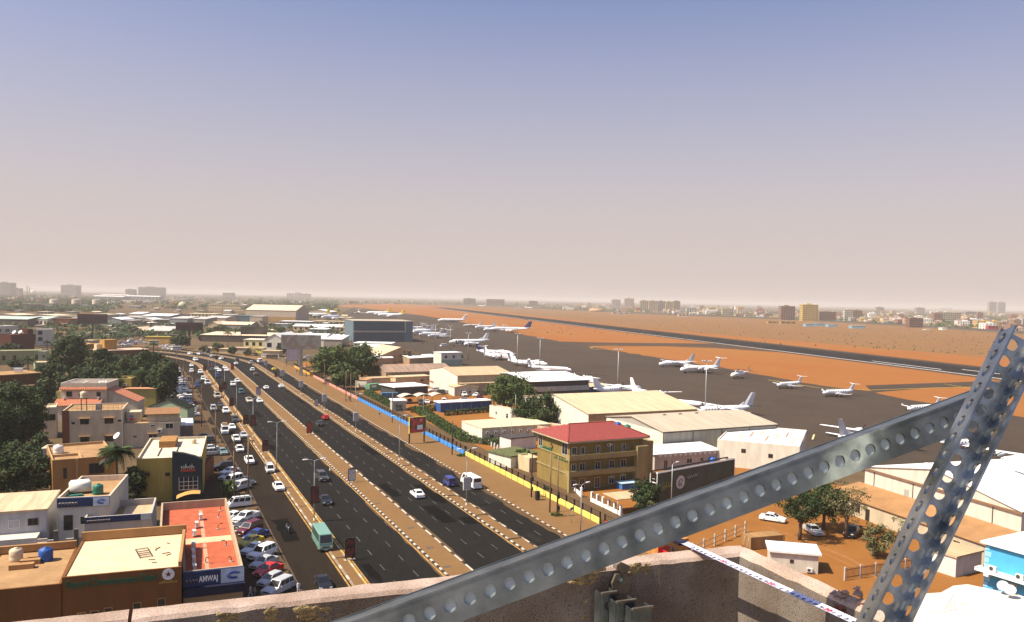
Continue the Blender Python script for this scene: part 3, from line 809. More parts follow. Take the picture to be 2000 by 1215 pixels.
# --- people
def skin_person(joints, edges, name):
 me = bpy.data.meshes.new(name)
 me.from_pydata([j[0] for j in joints], edges, [])
 o = bpy.data.objects.new(name, me); COL.objects.link(o)
 md = o.modifiers.new('s', 'SKIN'); sb = o.modifiers.new('b', 'SUBSURF'); sb.levels = 1; sb.render_levels = 1
 for i, j in enumerate(joints):
  me.skin_vertices[0].data[i].radius = (j[1], j[1] * (j[2] if len(j) > 2 else 1))
 me.skin_vertices[0].data[0].use_root = True
 dg = bpy.context.evaluated_depsgraph_get()
 r = bpy.data.meshes.new_from_object(o.evaluated_get(dg))
 bpy.data.objects.remove(o)
 return r
def person_mesh(pose):
 st = .28 if pose == 'walk' else .06
 if pose == 'ride':
  J = [((0,-.1,.92),.13),((0,.0,1.15),.14),((0,.08,1.36),.16),((0,.14,1.48),.06),((0,.17,1.55),.08),((0,.18,1.68),.1),((0,.18,1.76),.07),
             ((-.13,.05,.9),.1),((-.22,.3,.78),.075),((-.2,.12,.42),.055),((-.2,.22,.34),.045),((.13,.05,.9),.1),((.22,.3,.78),.075),((.2,.12,.42),.055),((.2,.22,.34),.045),
             ((-.2,.1,1.38),.065),((-.3,.2,1.18),.05),((-.3,.36,1.06),.035),((-.3,.42,1.04),.04),((.2,.1,1.38),.065),((.3,.2,1.18),.05),((.3,.36,1.06),.035),((.3,.42,1.04),.04)]
 else:
  J = [((0,0,.95),.13),((0,0,1.15),.13),((0,.01,1.36),.16,.75),((0,.01,1.47),.055),((0,.02,1.54),.075),((0,.03,1.64),.095),((0,.03,1.73),.065),
             ((-.1,.0,.88),.095),((-.11, st * .6,.50),.07),((-.11, st * .7,.09),.048),((-.12, st * .7 + .13,.05),.04),((.1,.0,.88),.095),((.11,-st * .45,.50),.07),((.11,-st, .10),.048),((.12,-st + .13,.05),.04),
             ((-.2,.01,1.38),.06),((-.25,-st * .4,1.12),.047),((-.25,-st * .3,.86),.033),((-.25,-st * .25,.78),.04),((.2,.01,1.38),.06),((.25, st * .4,1.12),.047),((.25, st * .8,.90),.033),((.25, st * .9,.82),.04)]
 E_ = [(0,1),(1,2),(2,3),(3,4),(4,5),(5,6),(0,7),(7,8),(8,9),(9,10),(0,11),(11,12),(12,13),(13,14),(2,15),(15,16),(16,17),(17,18),(2,19),(19,20),(20,21),(21,22)]
 me = skin_person(J, E_, 'person')
 zs = {'neck': 1.47, 'waist': .97, 'shoe': .1, 'hair': 1.70}
 if pose == 'ride': zs = {'neck': 1.47, 'waist': .95, 'shoe': .40, 'hair': 1.62}
 for i in range(5): me.materials.append(None)
 for p_ in me.polygons:
  c = p_.center; a = abs(c.x)
  k = 1 if c.z < zs['waist'] else 2
  if c.z > zs['neck']: k = 0
  if c.z > zs['hair'] or (c.z > zs['neck'] + .08 and c.y < -.02): k = 3
  if c.z < zs['shoe']: k = 4
  if pose != 'ride' and a > .19 and c.z < .90: k = 0
  p_.material_index = k; p_.use_smooth = True
 return me
SKIN = M('skin', (0.10,0.055,0.035),0.6, var=0.05); HAIR = M('black_hair', (0.01,0.009,0.008),0.8, var=0.1); SHOE = M('shoe_leather', (0.03,0.02,0.015),0.6, var=0.1)
CL = {'white': M('white_cloth', (0.72,0.71,0.68),0.9, var=0.05), 'dark': M('dark_cloth', (0.02,0.02,0.025),0.9, var=0.1), 'grey': M('grey_cloth', (0.15,0.15,0.16),0.9, var=0.1),
      'blue': M('blue_cloth', (0.06,0.10,0.25),0.9, var=0.1), 'red': M('red_cloth', (0.40,0.05,0.04),0.9, var=0.1), 'beige': M('beige_cloth', (0.40,0.33,0.24),0.9, var=0.1)}
PM = {k: person_mesh(k) for k in ('walk', 'stand', 'ride')}
def person(pos, ang, pose, shirt, trousers, label):
 o = link('person', PM[pose], None, pos, ang)
 for i, m_ in enumerate((SKIN, CL[trousers], CL[shirt], HAIR, SHOE)):
  o.material_slots[i].link = 'OBJECT'; o.material_slots[i].material = m_
 return tag(o, label, 'person')
pr = person(mbk.location + Vector((0,0,0)), math.pi + .05, 'ride', 'grey', 'dark', 'person in grey shirt riding the motorcycle')
for x, y, a, ps, s_, t_, lab in [(644,928,250, 'walk', 'white', 'dark', 'person in white shirt walking across the left main road'),(583,1161,30, 'stand', 'white', 'white', 'person in white standing by the near black sedan'),
  (489,1168,80, 'walk', 'white', 'white', 'person in white robe colours walking behind the grey estate car'),(456,1168,200, 'stand', 'white', 'grey', 'person in white shirt at the shop wall under the blue sign'),(497,1170,100, 'walk', 'beige', 'grey', 'person in beige beside the one in white'),
  (466,927,10, 'stand', 'white', 'dark', 'person in white shirt among cars by the wooden poles'),(462,928,40, 'stand', 'red', 'dark', 'person in red shirt among cars by the wooden poles'),(425,888,180, 'stand', 'grey', 'dark', 'person in grey shirt at the single pole'),
  (370,778,190, 'walk', 'white', 'dark', 'person in white shirt walking the dirt verge'),(371,747,170, 'walk', 'grey', 'dark', 'person in grey walking near the parked rows'),(368,746,170, 'walk', 'dark', 'dark', 'person in dark clothes near the parked rows'),
  (677,785,20, 'walk', 'white', 'grey', 'person in white shirt by the tall poles at the pink fence'),(682,783,200, 'stand', 'dark', 'dark', 'person in dark clothes by the pink fence'),(741,816,185, 'walk', 'blue', 'beige', 'person in blue shirt walking beside the blue fence'),
  (1339,925,120, 'stand', 'grey', 'blue', 'person standing in the yard behind the green hoarding'),(580,729,190, 'walk', 'dark', 'dark', 'person in dark clothes walking by the orange fence'),(1091,1006,10, 'stand', 'dark', 'dark', 'person in dark clothes beside twin poles at the yellow fence')]:
 p = G(x, y); p.z = 0.12 if 61 < p.x < 69.4 else .02
 person(p, R_(a), ps, s_, t_, lab)
# --- street furniture
STEEL = M('galvanised_pole', (0.40,0.39,0.37),0.5,0.4, var=0.12, scale=2)
DARKM = M('dark_metal', (0.035,0.03,0.028),0.55,0.3, var=0.2, scale=2)
WOOD = M('weathered_wood', (0.20,0.125,0.07),0.9, var=0.35, scale=1.5, stretch=(1,1,.15))
LAMPW = M('lamp_white', (0.72,0.72,0.70),0.4, var=0.03)
CONC = M('concrete', (0.42,0.36,0.30),0.9, var=0.15, scale=1.0, bump=.1, bscale=20)
ARTM = {}
def ad_mat(name, cols, seed=0.0, scale=1.6):
 """printed poster: flat patches of colour"""
 if name in ARTM: return ARTM[name]
 m = bpy.data.materials.new(name); m.use_nodes = True; t = m.node_tree; b = t.nodes['Principled BSDF']; b.inputs['Roughness'].default_value = .45
 tc_ = t.nodes.new('ShaderNodeTexCoord'); mp = t.nodes.new('ShaderNodeMapping'); mp.inputs['Location'].default_value = (seed, seed * 2, seed * 3)
 v = t.nodes.new('ShaderNodeTexNoise'); v.inputs['Scale'].default_value = scale; v.inputs['Detail'].default_value = 3
 rp = t.nodes.new('ShaderNodeValToRGB'); rp.color_ramp.interpolation = 'CONSTANT'
 for i, c in enumerate(cols):
  pos = .28 + .44 * i / len(cols) if i else 0.0
  if i < 2: e_ = rp.color_ramp.elements[i]; e_.position = pos
  else: e_ = rp.color_ramp.elements.new(pos)
  e_.color = (*c, 1)
 t.links.new(tc_.outputs['Object'], mp.inputs[0]); t.links.new(mp.outputs[0], v.inputs['Vector']); t.links.new(v.outputs['Fac'], rp.inputs[0]); t.links.new(rp.outputs[0], b.inputs['Base Color'])
 ARTM[name] = m
 return m
AD_BROWN = ad_mat('poster_brown', [(.035,.015,.012),(.06,.022,.015),(.16,.03,.02),(.05,.02,.015)], 1.0,1.1)
AD_RED = ad_mat('poster_red', [(.32,.03,.02),(.25,.02,.02),(.42,.06,.03),(.30,.03,.02)], 2.0)
AD_WHITE = ad_mat('poster_white', [(.50,.50,.53),(.42,.42,.46),(.55,.55,.58),(.36,.36,.42)], 3.0)
AD_MAUVE = ad_mat('poster_mauve', [(.30,.28,.38),(.20,.20,.32),(.45,.44,.5),(.25,.24,.36)], 4.0,2.2)
AD_GREY = ad_mat('poster_grey', [(.33,.33,.34),(.40,.40,.41),(.36,.36,.37),(.43,.43,.43)], 5.0)
def lamp_post(pos, h, label, panel=None, rz=0.0, group='double lamp posts along the avenue', arms=2):
 t = thing('street_lamp', label, 'street lamp', pos, rz, group)
 m = MB(); m.tube([(0,0,0),(0,0, h * .5),(0,0, h)], [.11,.085,.06], 8); m.build('pole', STEEL, t)
 m = MB(); m.lathe([(.2,0),(.2,.06),(.13,.1),(.12,.5)], 10); m.build('base', STEEL, t)
 for s in ((-1,1) if arms == 2 else (1,)):
  m = MB(); m.tube([(0,0, h - .05),(s * .5,0, h + .18),(s * 1.2,0, h + .26)], .035,6)
  a = m.build('arm', STEEL, t)
  m = MB(); m.rings([[(s * x, y * k, h + .26 + z) for y, z in ((-.14,0),(-.1,.1),(.1,.1),(.14,0),(.08,-.07),(-.08,-.07))] for x, k in ((1.0,.5),(1.25,1),(1.75,.9),(1.95,.4))], 0, True, True)
  m.build('lamp_head', LAMPW, a)
 if panel:
  z0, w, hh, mt = panel
  m = MB(); m.box(-w / 2,-.34, z0, w / 2,-.12, z0 + hh); p_ = m.build('sign_box', DARKM if mt is AD_BROWN else LAMPW, t)
  m = MB(); m.box(-w / 2 + .06,-.352, z0 + .06, w / 2 - .06,-.341, z0 + hh - .06); m.build('poster', mt, p_)
  m = MB(); m.box(-.1,-.12, z0 + .3,.1,.06, z0 + .42); m.box(-.1,-.12, z0 + hh - .42,.1,.06, z0 + hh - .3); m.build('clamp', DARKM, t)
 return t
def ad_stand(pos, w, h, mt, label, legs=.35, rz=0.0, top=True):
 t = thing('advertising_stand', label, 'sign', pos, rz, 'advertising stands on the medians')
 fr = DARKM
 m = MB(); m.box(-w / 2,-.13, legs, w / 2,.13, legs + h); b = m.build('case', fr, t)
 m = MB(); m.box(-w / 2 + .1,-.142, legs + .12, w / 2 - .1,-.131, legs + h - .12); m.build('poster', mt, b)
 m = MB(); m.box(-w / 2 + .1,.131, legs + .12, w / 2 - .1,.142, legs + h - .12); m.build('poster', mt, b)
 for s in (-1,1):
  m = MB(); m.box(s * w * .3 - .06,-.07,0, s * w * .3 + .06,.07, legs); m.build('leg', fr, t)
 if top:
  m = MB(); m.box(-w * .32,-.1, legs + h, w * .32,.1, legs + h + .14); m.build('cap', fr, t)
 m = MB(); m.box(-w / 2 - .1,-.3,0, w / 2 + .1,.3,.05); m.build('footing', CONC, t)
 return t
XM1, XM3 = 25.3,52.9
for i, y in enumerate((133.6,176.0,218.5,261.0,303.5,346,388)):
 lamp_post((XM1, y, .13),10.2, 'double lamp post on the narrow median, %s from the parapet' % ordinal(i),(3.0,1.45,3.0, AD_BROWN) if i in (0,2,4) else None)
for i, y in enumerate((134.2,177,219.5,263,307,352,405)):
 lamp_post((XM3, y, .13),10.2, 'double lamp post on the right median, %s from the parapet' % ordinal(i),(2.9,1.5,2.4, AD_GREY) if i not in (1,) else None)
for i, (x, y) in enumerate(((63.4,110.5),(86.5,118.0),(84.5,190.0),(79.5,240))):
 lamp_post((x, y, .11 if x < 69 else 0.01),(8.2,8.6,7,7)[i], 'slim double lamp post %s' % ('on the sandy pavement by the yellow fence', 'inside the white pillared fence', 'standing in the lane before the cream cabins', 'standing by the low hedge')[i], None, .3, 'slim lamp posts by the compounds', 2 if i < 1 else 1)
for x, y, w, h, mt, lab in [(683,1095,1.45,2.75, AD_BROWN, 'brown poster stand nearest the parapet on the narrow median'),(518,885,1.45,2.6, AD_BROWN, 'brown poster stand by the white pickup on the narrow median'),
  (480,832,1.5,2.7, AD_BROWN, 'brown poster stand beside the dark grey off road car'),(452,796,1.4,2.6, AD_BROWN, 'brown poster stand beside the dark sedan in the service road'),(431,769,1.4,2.6, AD_BROWN, 'brown poster stand behind the cream minibus'),(400,726,1.5,2.8, AD_BROWN, 'brown poster stand farthest up the narrow median'),
  (687,943,1.5,2.4, AD_WHITE, 'white poster stand on the wide median by the walking man'),(604,849,1.5,3.0, AD_RED, 'red poster stand on the wide median, nearer of two'),(505,774,1.6,2.9, AD_MAUVE, 'mauve poster stand on the wide median'),(454,724,1.5,3.0, AD_RED, 'red poster stand on the wide median, far one'),
  (618,795,1.3,2.3, AD_GREY, 'grey poster stand on the right median'),(539,738,1.2,2.2, AD_BROWN, 'small brown poster stand far up the right median'),(423,704,1.2,2.2, AD_BROWN, 'small dark poster stand at the bend of the wide median')]:
 p = G(x, y); p.z = .13
 ad_stand(p, w, h, mt, lab, rz=random.uniform(-.06,.06) + .1)
IRON = M('cast_iron', (0.10,0.075,0.055),0.8, var=0.3, scale=4)
for i, y in enumerate((104,113,124,141,168,200,240)):
 m = MB(); m.box(-.55,-.4,0,.55,.4,.022); o = m.build('inspection_cover', IRON, None, (38.2 + .5 * (i % 3), y, .131)); tag(o, 'rusty inspection cover %s along the wide median' % ordinal(i), 'cover', 'inspection covers on the wide median')
for k, (xa, xb, st_) in enumerate(((LB + .35, LA - .35,15.2),(LE + .35, LF - .35,14.6))):
 s = 98.0
 while s < 330:
  m = MB(); m.box(xa, -.16,0, xb, .16,.07); o = m.build('cross_kerb', KD if k else IRON, med1 if k == 0 else med3,(0, s, .13)); s += st_
# --- wooden utility poles
def util_pole(pos, h, label, arms=1, box=False, wood=True, lean=0.0, r=.15):
 t = thing('utility_pole', label, 'pole', pos, 0.05, 'utility poles')
 t.rotation_euler.y = lean
 mt = WOOD if wood else DARKM
 m = MB(); m.tube([(0,0,0),(0,0, h)], [r, r * .72], 8); m.build('shaft', mt, t)
 for k in range(arms):
  z = h - .35 - k * .9
  m = MB(); m.box(-1.0,-.06, z, 1.0,.06, z + .12); a = m.build('cross_arm', mt, t)
  for x in (-.9,-.35,.35,.9):
   q = MB(); q.lathe([(.03,0),(.06,.05),(.05,.12),(.07,.16),(.03,.22)], 7,(x, 0, z + .12)); q.build('insulator', DARKM, a)
 if box:
  m = MB(); m.box(-.22,-.4,3.2,.22,-.13,4.0); m.box(-.18,-.36,1.4,.18,-.13,2.0); m.build('meter_box', DARKM, t)
 return t
pa = util_pole((14.4,153.4,.01),11.8, 'left one of the twin wooden poles beside the dirt parking', 0)
pb = util_pole((16.7,151.4,.01),12.0, 'right one of the twin wooden poles beside the dirt parking', 0)
m = MB(); m.box(-1.1,-.07,10.6,3.6,.07,10.75); m.box(-.4,-.06,9.4,3.0,.06,9.52)
ca = m.build('cross_arm', DARKM, pa)
for x in (-.9,.3,1.5,2.4,3.3):
 q = MB(); q.lathe([(.04,-.3),(.09,-.22),(.06,-.15),(.09,-.08),(.04,0)], 7,(x, 0,10.6)); q.build('insulator', DARKM, ca)
for i, (x, y, h, ar) in enumerate(((14.4,196.5,11.5,1),(13.9,241,11.5,2),(13.9,289.6,11.5,2),(13.0,338,11.5,2),(12.2,392,11.5,2))):
 util_pole((x, y, .01), h, 'wooden pole on the dirt verge, %s beyond the twin poles' % ordinal(i), ar)
for i, (x, y, h, bx, w) in enumerate(((65.1,124.6,10.8, False, True),(65.1,121.8,10.4, True, True),(66.8,135.6,8.6, True, False),(66.8,179.4,8.2, True, False),(66.9,231.5,9.0, False, True),(64.5,282.6,11, False, True),(66.0,281.6,10.0, False, True),(66.5,330,9, False, True),(66.5,372,9, False, True))):
 util_pole((x, y, .11), h, 'pole on the right pavement, %s from the parapet along the coloured fence' % ordinal(i),0, bx, w)
m = MB(); m.box(-.35,-.35,.08,.35,.35,1.6); m.box(-.4,-.4,1.6,.4,.4,1.7)
o = m.build('waste_bin', BLACK, None, (66.9,133.2,.11)); tag(o, 'tall black bin on the pavement before the yellow fence', 'bin')
t = thing('direction_sign', 'small blue sign on a thin post by the twin poles', 'sign', (65.6,117.4,.11),.4)
m = MB(); m.tube([(0,0,0),(0,0,2.6)], .04,6); m.build('post', STEEL, t); m = MB(); m.box(-.45,-.03,2.25,.45,.03,2.65); m.build('plate', M('sign_blue', (.02,.06,.2),.5, var=.05), t)
# --- coloured fence along the pavement
XF = 69.75
FP = {}
def fence(name_label, mt, y0, y1, posts=DARKM, seg=3.0, hb=1.05):
 t = thing('street_fence', name_label, 'fence', (XF, y0,.06),0, 'coloured fence along the avenue')
 n = max(1, round((y1 - y0) / seg)); L = (y1 - y0) / n
 key = (mt.name, round(L, 3), hb)
 if key not in FP:
  a = MB(); a.box(-.1,.06,0,.1, L - .06, hb)
  r = MB()
  r.box(-.035,0, hb + .12,.035, L, hb + .18); r.box(-.035,0,2.05,.035, L, 2.12)
  k = 6
  for i in range(1, k): r.box(-.018, i * L / k - .02, hb + .02,.018, i * L / k + .02,2.05)
  p_ = MB(); p_.box(-.13,-.055,0,.13,.055,2.2)
  FP[key] = (a.mesh('fence_panel', mt), r.mesh('railing', posts), p_.mesh('post', posts))
 a, r, p_ = FP[key]
 for i in range(n):
  link('fence_panel', a, t, (0, i * L, 0)); link('railing', r, t, (0, i * L, 0)); link('post', p_, t, (0, i * L, 0))
 link('post', p_, t, (0, y1 - y0 - .06,0))
 return t
FY = M('fence_yellow', (.72,.60,.13),.8, var=.12, scale=.8); FB = M('fence_blue', (.05,.24,.62),.8, var=.12, scale=.8); FPk = M('fence_pink', (.62,.28,.22),.85, var=.15, scale=.8); FO = M('fence_orange', (.72,.36,.05),.8, var=.12, scale=.8); FR = M('fence_red', (.58,.02,.02),.75, var=.1, scale=.8)
fence('red based fence with black railing half hidden by the steel beam', FR, 88,113.5)
fence('yellow based fence with black railing before the red roofed office', FY, 115.0,178.0)
fence('blue based fence with black railing beside the lane', FB, 178.4,286)
fence('pink based fence with railing beyond the blue fence', FPk, 286.4,372)
fence('orange based fence near the small white hoarding', FO, 372.4,425)
def cross_posts(): pass
# --- hoardings
def hoarding(pos, rz, w, h, z0, mt, label, frame=DARKM, legs=3, depth=.35, border=None, lets=()):
 t = thing('hoarding', label, 'billboard', pos, rz)
 m = MB(); m.box(-w / 2,-depth / 2, z0, w / 2, depth / 2, z0 + h); b = m.build('board', border or frame, t)
 m = MB(); m.box(-w / 2 + .12,-depth / 2 - .012, z0 + .12, w / 2 - .12,-depth / 2 - .001, z0 + h - .12); m.build('poster', mt, b)
 for i in range(legs):
  x = -w / 2 + .3 + (w - .6) * i / max(1, legs - 1) if legs > 1 else 0
  r = .14 if legs > 1 else .7
  m = MB(); m.box(x - r, -r, 0, x + r, r, z0 if legs == 1 else z0 + h * .5); m.xf(Matrix.Translation((0, depth / 2 + r if legs > 1 else 0,0)))
  m.build('leg', frame, t)
 return t
AD_FLAG = ad_mat('poster_red_black', [(.03,.03,.035),(.05,.04,.04),(.45,.03,.03),(.55,.05,.04)], 7.3,.55)
p = G(815,866); p.z = .1
hb = hoarding((p.x, p.y, .1),.28,5.2,4.2,2.7, AD_FLAG, 'red and black poster hoarding with yellow frame before the blue fence', DARKM, 2,.3, FY)
m = MB(); m.box(-.2,-.175,3.5,1.5,-.166,4.7); m.build('poster', LAMPW, hb)
m = MB(); m.lathe([(.16,0),(.16,.008)], 14); m.xf(Matrix.Translation((.9,-.166,5.9)) @ Matrix.Rotation(math.pi / 2,4, 'X')); m.build('poster', LAMPW, hb)
p = G(571,714); hoarding((p.x, p.y, .1),.1,6.5,6.5,2.5, AD_WHITE, 'white poster hoarding at the far end of the orange fence', DARKM, 2,.5)
AD_FADED = ad_mat('poster_faded', [(.22,.21,.19),(.26,.24,.21),(.22,.17,.14),(.27,.26,.24)], 9.0,.16)
p = G(588,734); hoarding((p.x, p.y, 0),-.25,18,6.6,12.5, AD_FADED, 'wide faded grey hoarding high on one steel column', M('grey_steel', (.22,.22,.22),.6,.3, var=.1),1,1.2)
AD_DARK = ad_mat('poster_dark', [(.02,.018,.02),(.035,.025,.025),(.10,.02,.02),(.05,.05,.06)], 11.0,.12)
p = G(181,653); hoarding((p.x, p.y, 0),.1,23,8.5,9, AD_DARK, 'wide dark hoarding on one black column by the warehouses', DARKM, 1,1.2)
AD_OLIVE = ad_mat('poster_olive', [(.05,.05,.03),(.06,.055,.04),(.09,.07,.05),(.04,.045,.03)], 13.0,.1)
p = G(496,678); hoarding((p.x, p.y, 0),-.2,18,5.5,9, AD_OLIVE, 'dark olive hoarding in front of the long cream warehouse', DARKM, 2,1.0)
p = G(370,675); hoarding((p.x, p.y, 0),.05,18,5.5,11, AD_DARK, 'black hoarding at the left end of the long cream warehouse', DARKM, 1,1.0)
q0_, q1_ = G(1282,1000,0), G(1432,965,0)
HG = ad_mat('poster_green', [(.006,.02,.022),(.008,.03,.03),(.012,.05,.055),(.01,.035,.03)], 15.0,.3)
W0 = (q1_ - q0_).length; an = math.atan2(q1_.y - q0_.y, q1_.x - q0_.x)
t = thing('hoarding', 'large dark green hoarding with white steel frame below the red roofed office', 'billboard', q0_, an)
m = MB(); m.box(0,0,1.2, W0,.3,7.2); b = m.build('board', DARKM, t)
m = MB(); m.box(.1,-.012,1.3, W0 - .1,-.001,7.0); m.build('poster', HG, b)
m = MB(); m.box(-.05,-.1,7.0, W0 + .05,.35,7.2); m.build('top_frame', LAMPW, t)
m = MB(); m.box(-.3,1.5,7.05, W0,1.75,7.25)
for i in range(6): m.box(-.1 + i * W0 / 5.2,.3,7.0,.05 + i * W0 / 5.2,1.6,7.12)
m.build('rear_frame', DARKM, t)
for x in (-.12, W0):
 for y_ in (0,1.6):
  m = MB(); m.box(x, y_ - .06,0, x + .12, y_ + .06,7.1); m.build('leg', LAMPW, t)
for z in (1.5,3.4,5.2):
 m = MB(); m.box(-.12,.06, z, -.02,1.54, z + .1); m.build('brace', LAMPW, t)
for i in range(8):
 m = MB(); m.box(-.11,.5,1.7 + i * .6,-.03,1.1,1.76 + i * .6); m.build('rung', LAMPW, t)
m = MB(); m.lathe([(1.25,0),(1.25,.01)], 28); m.xf(Matrix.Translation((6.6,-.013,4.6)) @ Matrix.Rotation(math.pi / 2,4, 'X')); m.build('emblem', AD_WHITE, b)
ge = M('emblem_green', (.02,.12,.10),.5, var=.05); gld = M('gold_script', (.45,.36,.06),.5, var=.1)
m = MB(); m.tube([(6.0,-.03,4.0),(6.2,-.03,4.9),(6.5,-.03,5.2),(6.9,-.03,5.2),(7.1,-.03,4.8),(6.8,-.03,4.6)], .09,5); m.tube([(6.3,-.03,3.8),(6.5,-.03,4.5)], .08,5); m.tube([(6.7,-.03,3.8),(6.9,-.03,4.4)], .08,5); m.build('emblem', ge, b)
m = MB(); random.seed(5)
for k in range(4):
 x = 1.2 + k * .62
 m.tube([(x, -.02,3.6 + .3 * k % 1),(x + .4,-.02,4.0),(x + .7,-.02,4.8),(x + .3,-.02,5.2),(x, -.02,4.7),(x + .5,-.02,4.2),(x + .9,-.02,4.4)], .06,5)
m.build('script', gld, b)
m = MB()
for k in range(5):
 x = 8.6 + k * .62; z = 5.3 + k * .06
 m.tube([(x, -.02, z),(x + .25,-.02, z - .25),(x + .5,-.02, z),(x + .55,-.02, z + .3)], .05,5)
m.build('script', LAMPW, b)
# --- flood light masts on the apron
def mast(pos, h, label):
 t = thing('floodlight_mast', label, 'mast', pos, YAW * -1, 'floodlight masts on the apron')
 m = MB(); m.tube([(0,0,0),(0,0, h)], [.28,.13], 8); m.build('shaft', STEEL, t)
 m = MB(); m.box(-1.6,-.15, h - .1,1.6,.15, h + .12); hd = m.build('head_frame', STEEL, t)
 for x in (-1.5,-.7,.7,1.5):
  q = MB(); q.box(x - .22,-.3, h + .1, x + .22,.12, h + .45); q.xf(Matrix.Translation((0,0,0))); q.build('floodlight', LAMPW, hd)
for x, y, yt, lab in ((1377,806,706, 'floodlight mast in front of the blue tailed turboprop'),(1206,766,683, 'floodlight mast beside the large T tail aircraft'),(1054,720,661, 'floodlight mast by the row of white jets, right one'),(1010,716,652, 'floodlight mast by the row of white jets, left one'),
  (914,704,651, 'floodlight mast in front of the lettered airliner'),(879,685,637, 'floodlight mast left of the lettered airliner'),(850,682,634, 'floodlight mast beside the white two storey cabin'),(825,672,634, 'floodlight mast nearest the blue hangar')):
 p = G(x, y); dd = dist(p)
 mast(p, (y - yt) * dd / F, lab)
for i, (x, y, yt) in enumerate(((1029,846,813),(1040,842,816),(998,880,800),(1006,832,770),(1122,838,770),(694,815,742))):
 p = G(x, y); m = MB(); m.tube([(0,0,0),(0,0,(y - yt) * dist(p) / F)], .05,6); o = m.build('antenna_mast', STEEL, None, p)
 tag(o, 'thin antenna mast %s' % ('left of a pair behind the cream cabin', 'right of a pair behind the cream cabin', 'beside the hedge before the cream cabin', 'rising by the dark yard tree', 'rising between red roof and tree', 'by the fence near the wide tree')[i], 'mast')
def px_of(p):
 v = p - CAM; w = v.dot(fw)
 return CX + F * v.dot(RT) / w, CY - F * v.dot(UP) / w
# --- aircraft (nose towards +y)
AW = M('aircraft_white', (.80,.80,.80),.35, var=.03, scale=.3, spec=.5)
AG = M('aircraft_grey', (.52,.51,.50),.4, var=.06, scale=.3)
ACR = M('aircraft_cream', (.70,.60,.42),.4, var=.05, scale=.3)
ANAVY = M('tail_navy', (.03,.03,.12),.4, var=.05)
AYEL = M('tail_yellow', (.70,.52,.02),.4, var=.06)
ABLUE = M('belly_blue', (.02,.05,.30),.4, var=.05)
ARED = M('stripe_red', (.35,.04,.05),.4, var=.05)
AWIN = M('aircraft_window', (.015,.017,.02),.1, var=0)
PROP = M('propeller_black', (.015,.015,.015),.5, var=.1)
def fus(L, r, zc, up, nose=.16, tail=.38, n=14):
 """fuselage rings from nose to tail: (y, radius, centre z)"""
 out = []
 for i in range(9):
  t = i / 8.0; out.append((L / 2 - t * nose * L, r * max(.06, math.sin(math.acos(1 - t) if t < 1 else math.pi / 2) ** .9), zc - .22 * r * (1 - t) ** 1.5))
 for i in range(1,9):
  t = i / 8.0
  y = L / 2 - L * (nose + (1 - nose) * t)
  k = max(0,(t - (1 - tail)) / tail)
  out.append((y, r * (1 - .86 * k ** 1.5), zc + up * k ** 1.4))
 return out
def surf(m, root_y0, root_y1, tip_y0, tip_y1, x0, x1, z0, z1, th0, th1, mi=0):
 """flat-sided wing half from x0 (root) to x1 (tip), y0 leading, y1 trailing edge"""
 def sec(x, a, b, z, th):
  c = b - a
  return [(x, a, z),(x, a + c * .12, z + th * .42),(x, a + c * .38, z + th * .5),(x, b, z + .01),(x, a + c * .45, z - th * .4),(x, a + c * .12, z - th * .35)]
 m.rings([sec(x0, root_y0, root_y1, z0, th0), sec(x1, tip_y0, tip_y1, z1, th1)], mi, True, False)
def fin_surf(m, y0, y1, ty0, ty1, z0, z1, th, mi=0):
 def sec(z, a, b, t): return [(0, a, z),(t, a + (b - a) * .3, z),(0, b, z),(-t, a + (b - a) * .3, z)]
 m.rings([sec(z0, y0, y1, th), sec(z1, ty0, ty1, th * .5)], mi, True, False)
def propeller(par, x, y, z, r, blades=4):
 m = MB()
 m.lathe([(.02,.35),(r * .09,.2),(r * .11,-.1)], 8)
 for k in range(blades):
  a = 2 * math.pi * (k + .37) / blades
  j = len(m.v); m.box(-.11,.05,-.02,.11, r, .03); m.xf(Matrix.Rotation(a, 4, 'Z') @ Matrix.Rotation(.4,4, 'Y'), j)
 m.xf(Matrix.Translation((x, y, z)) @ Matrix.Rotation(-math.pi / 2,4, 'X'))
 return m.build('propeller', PROP, par)
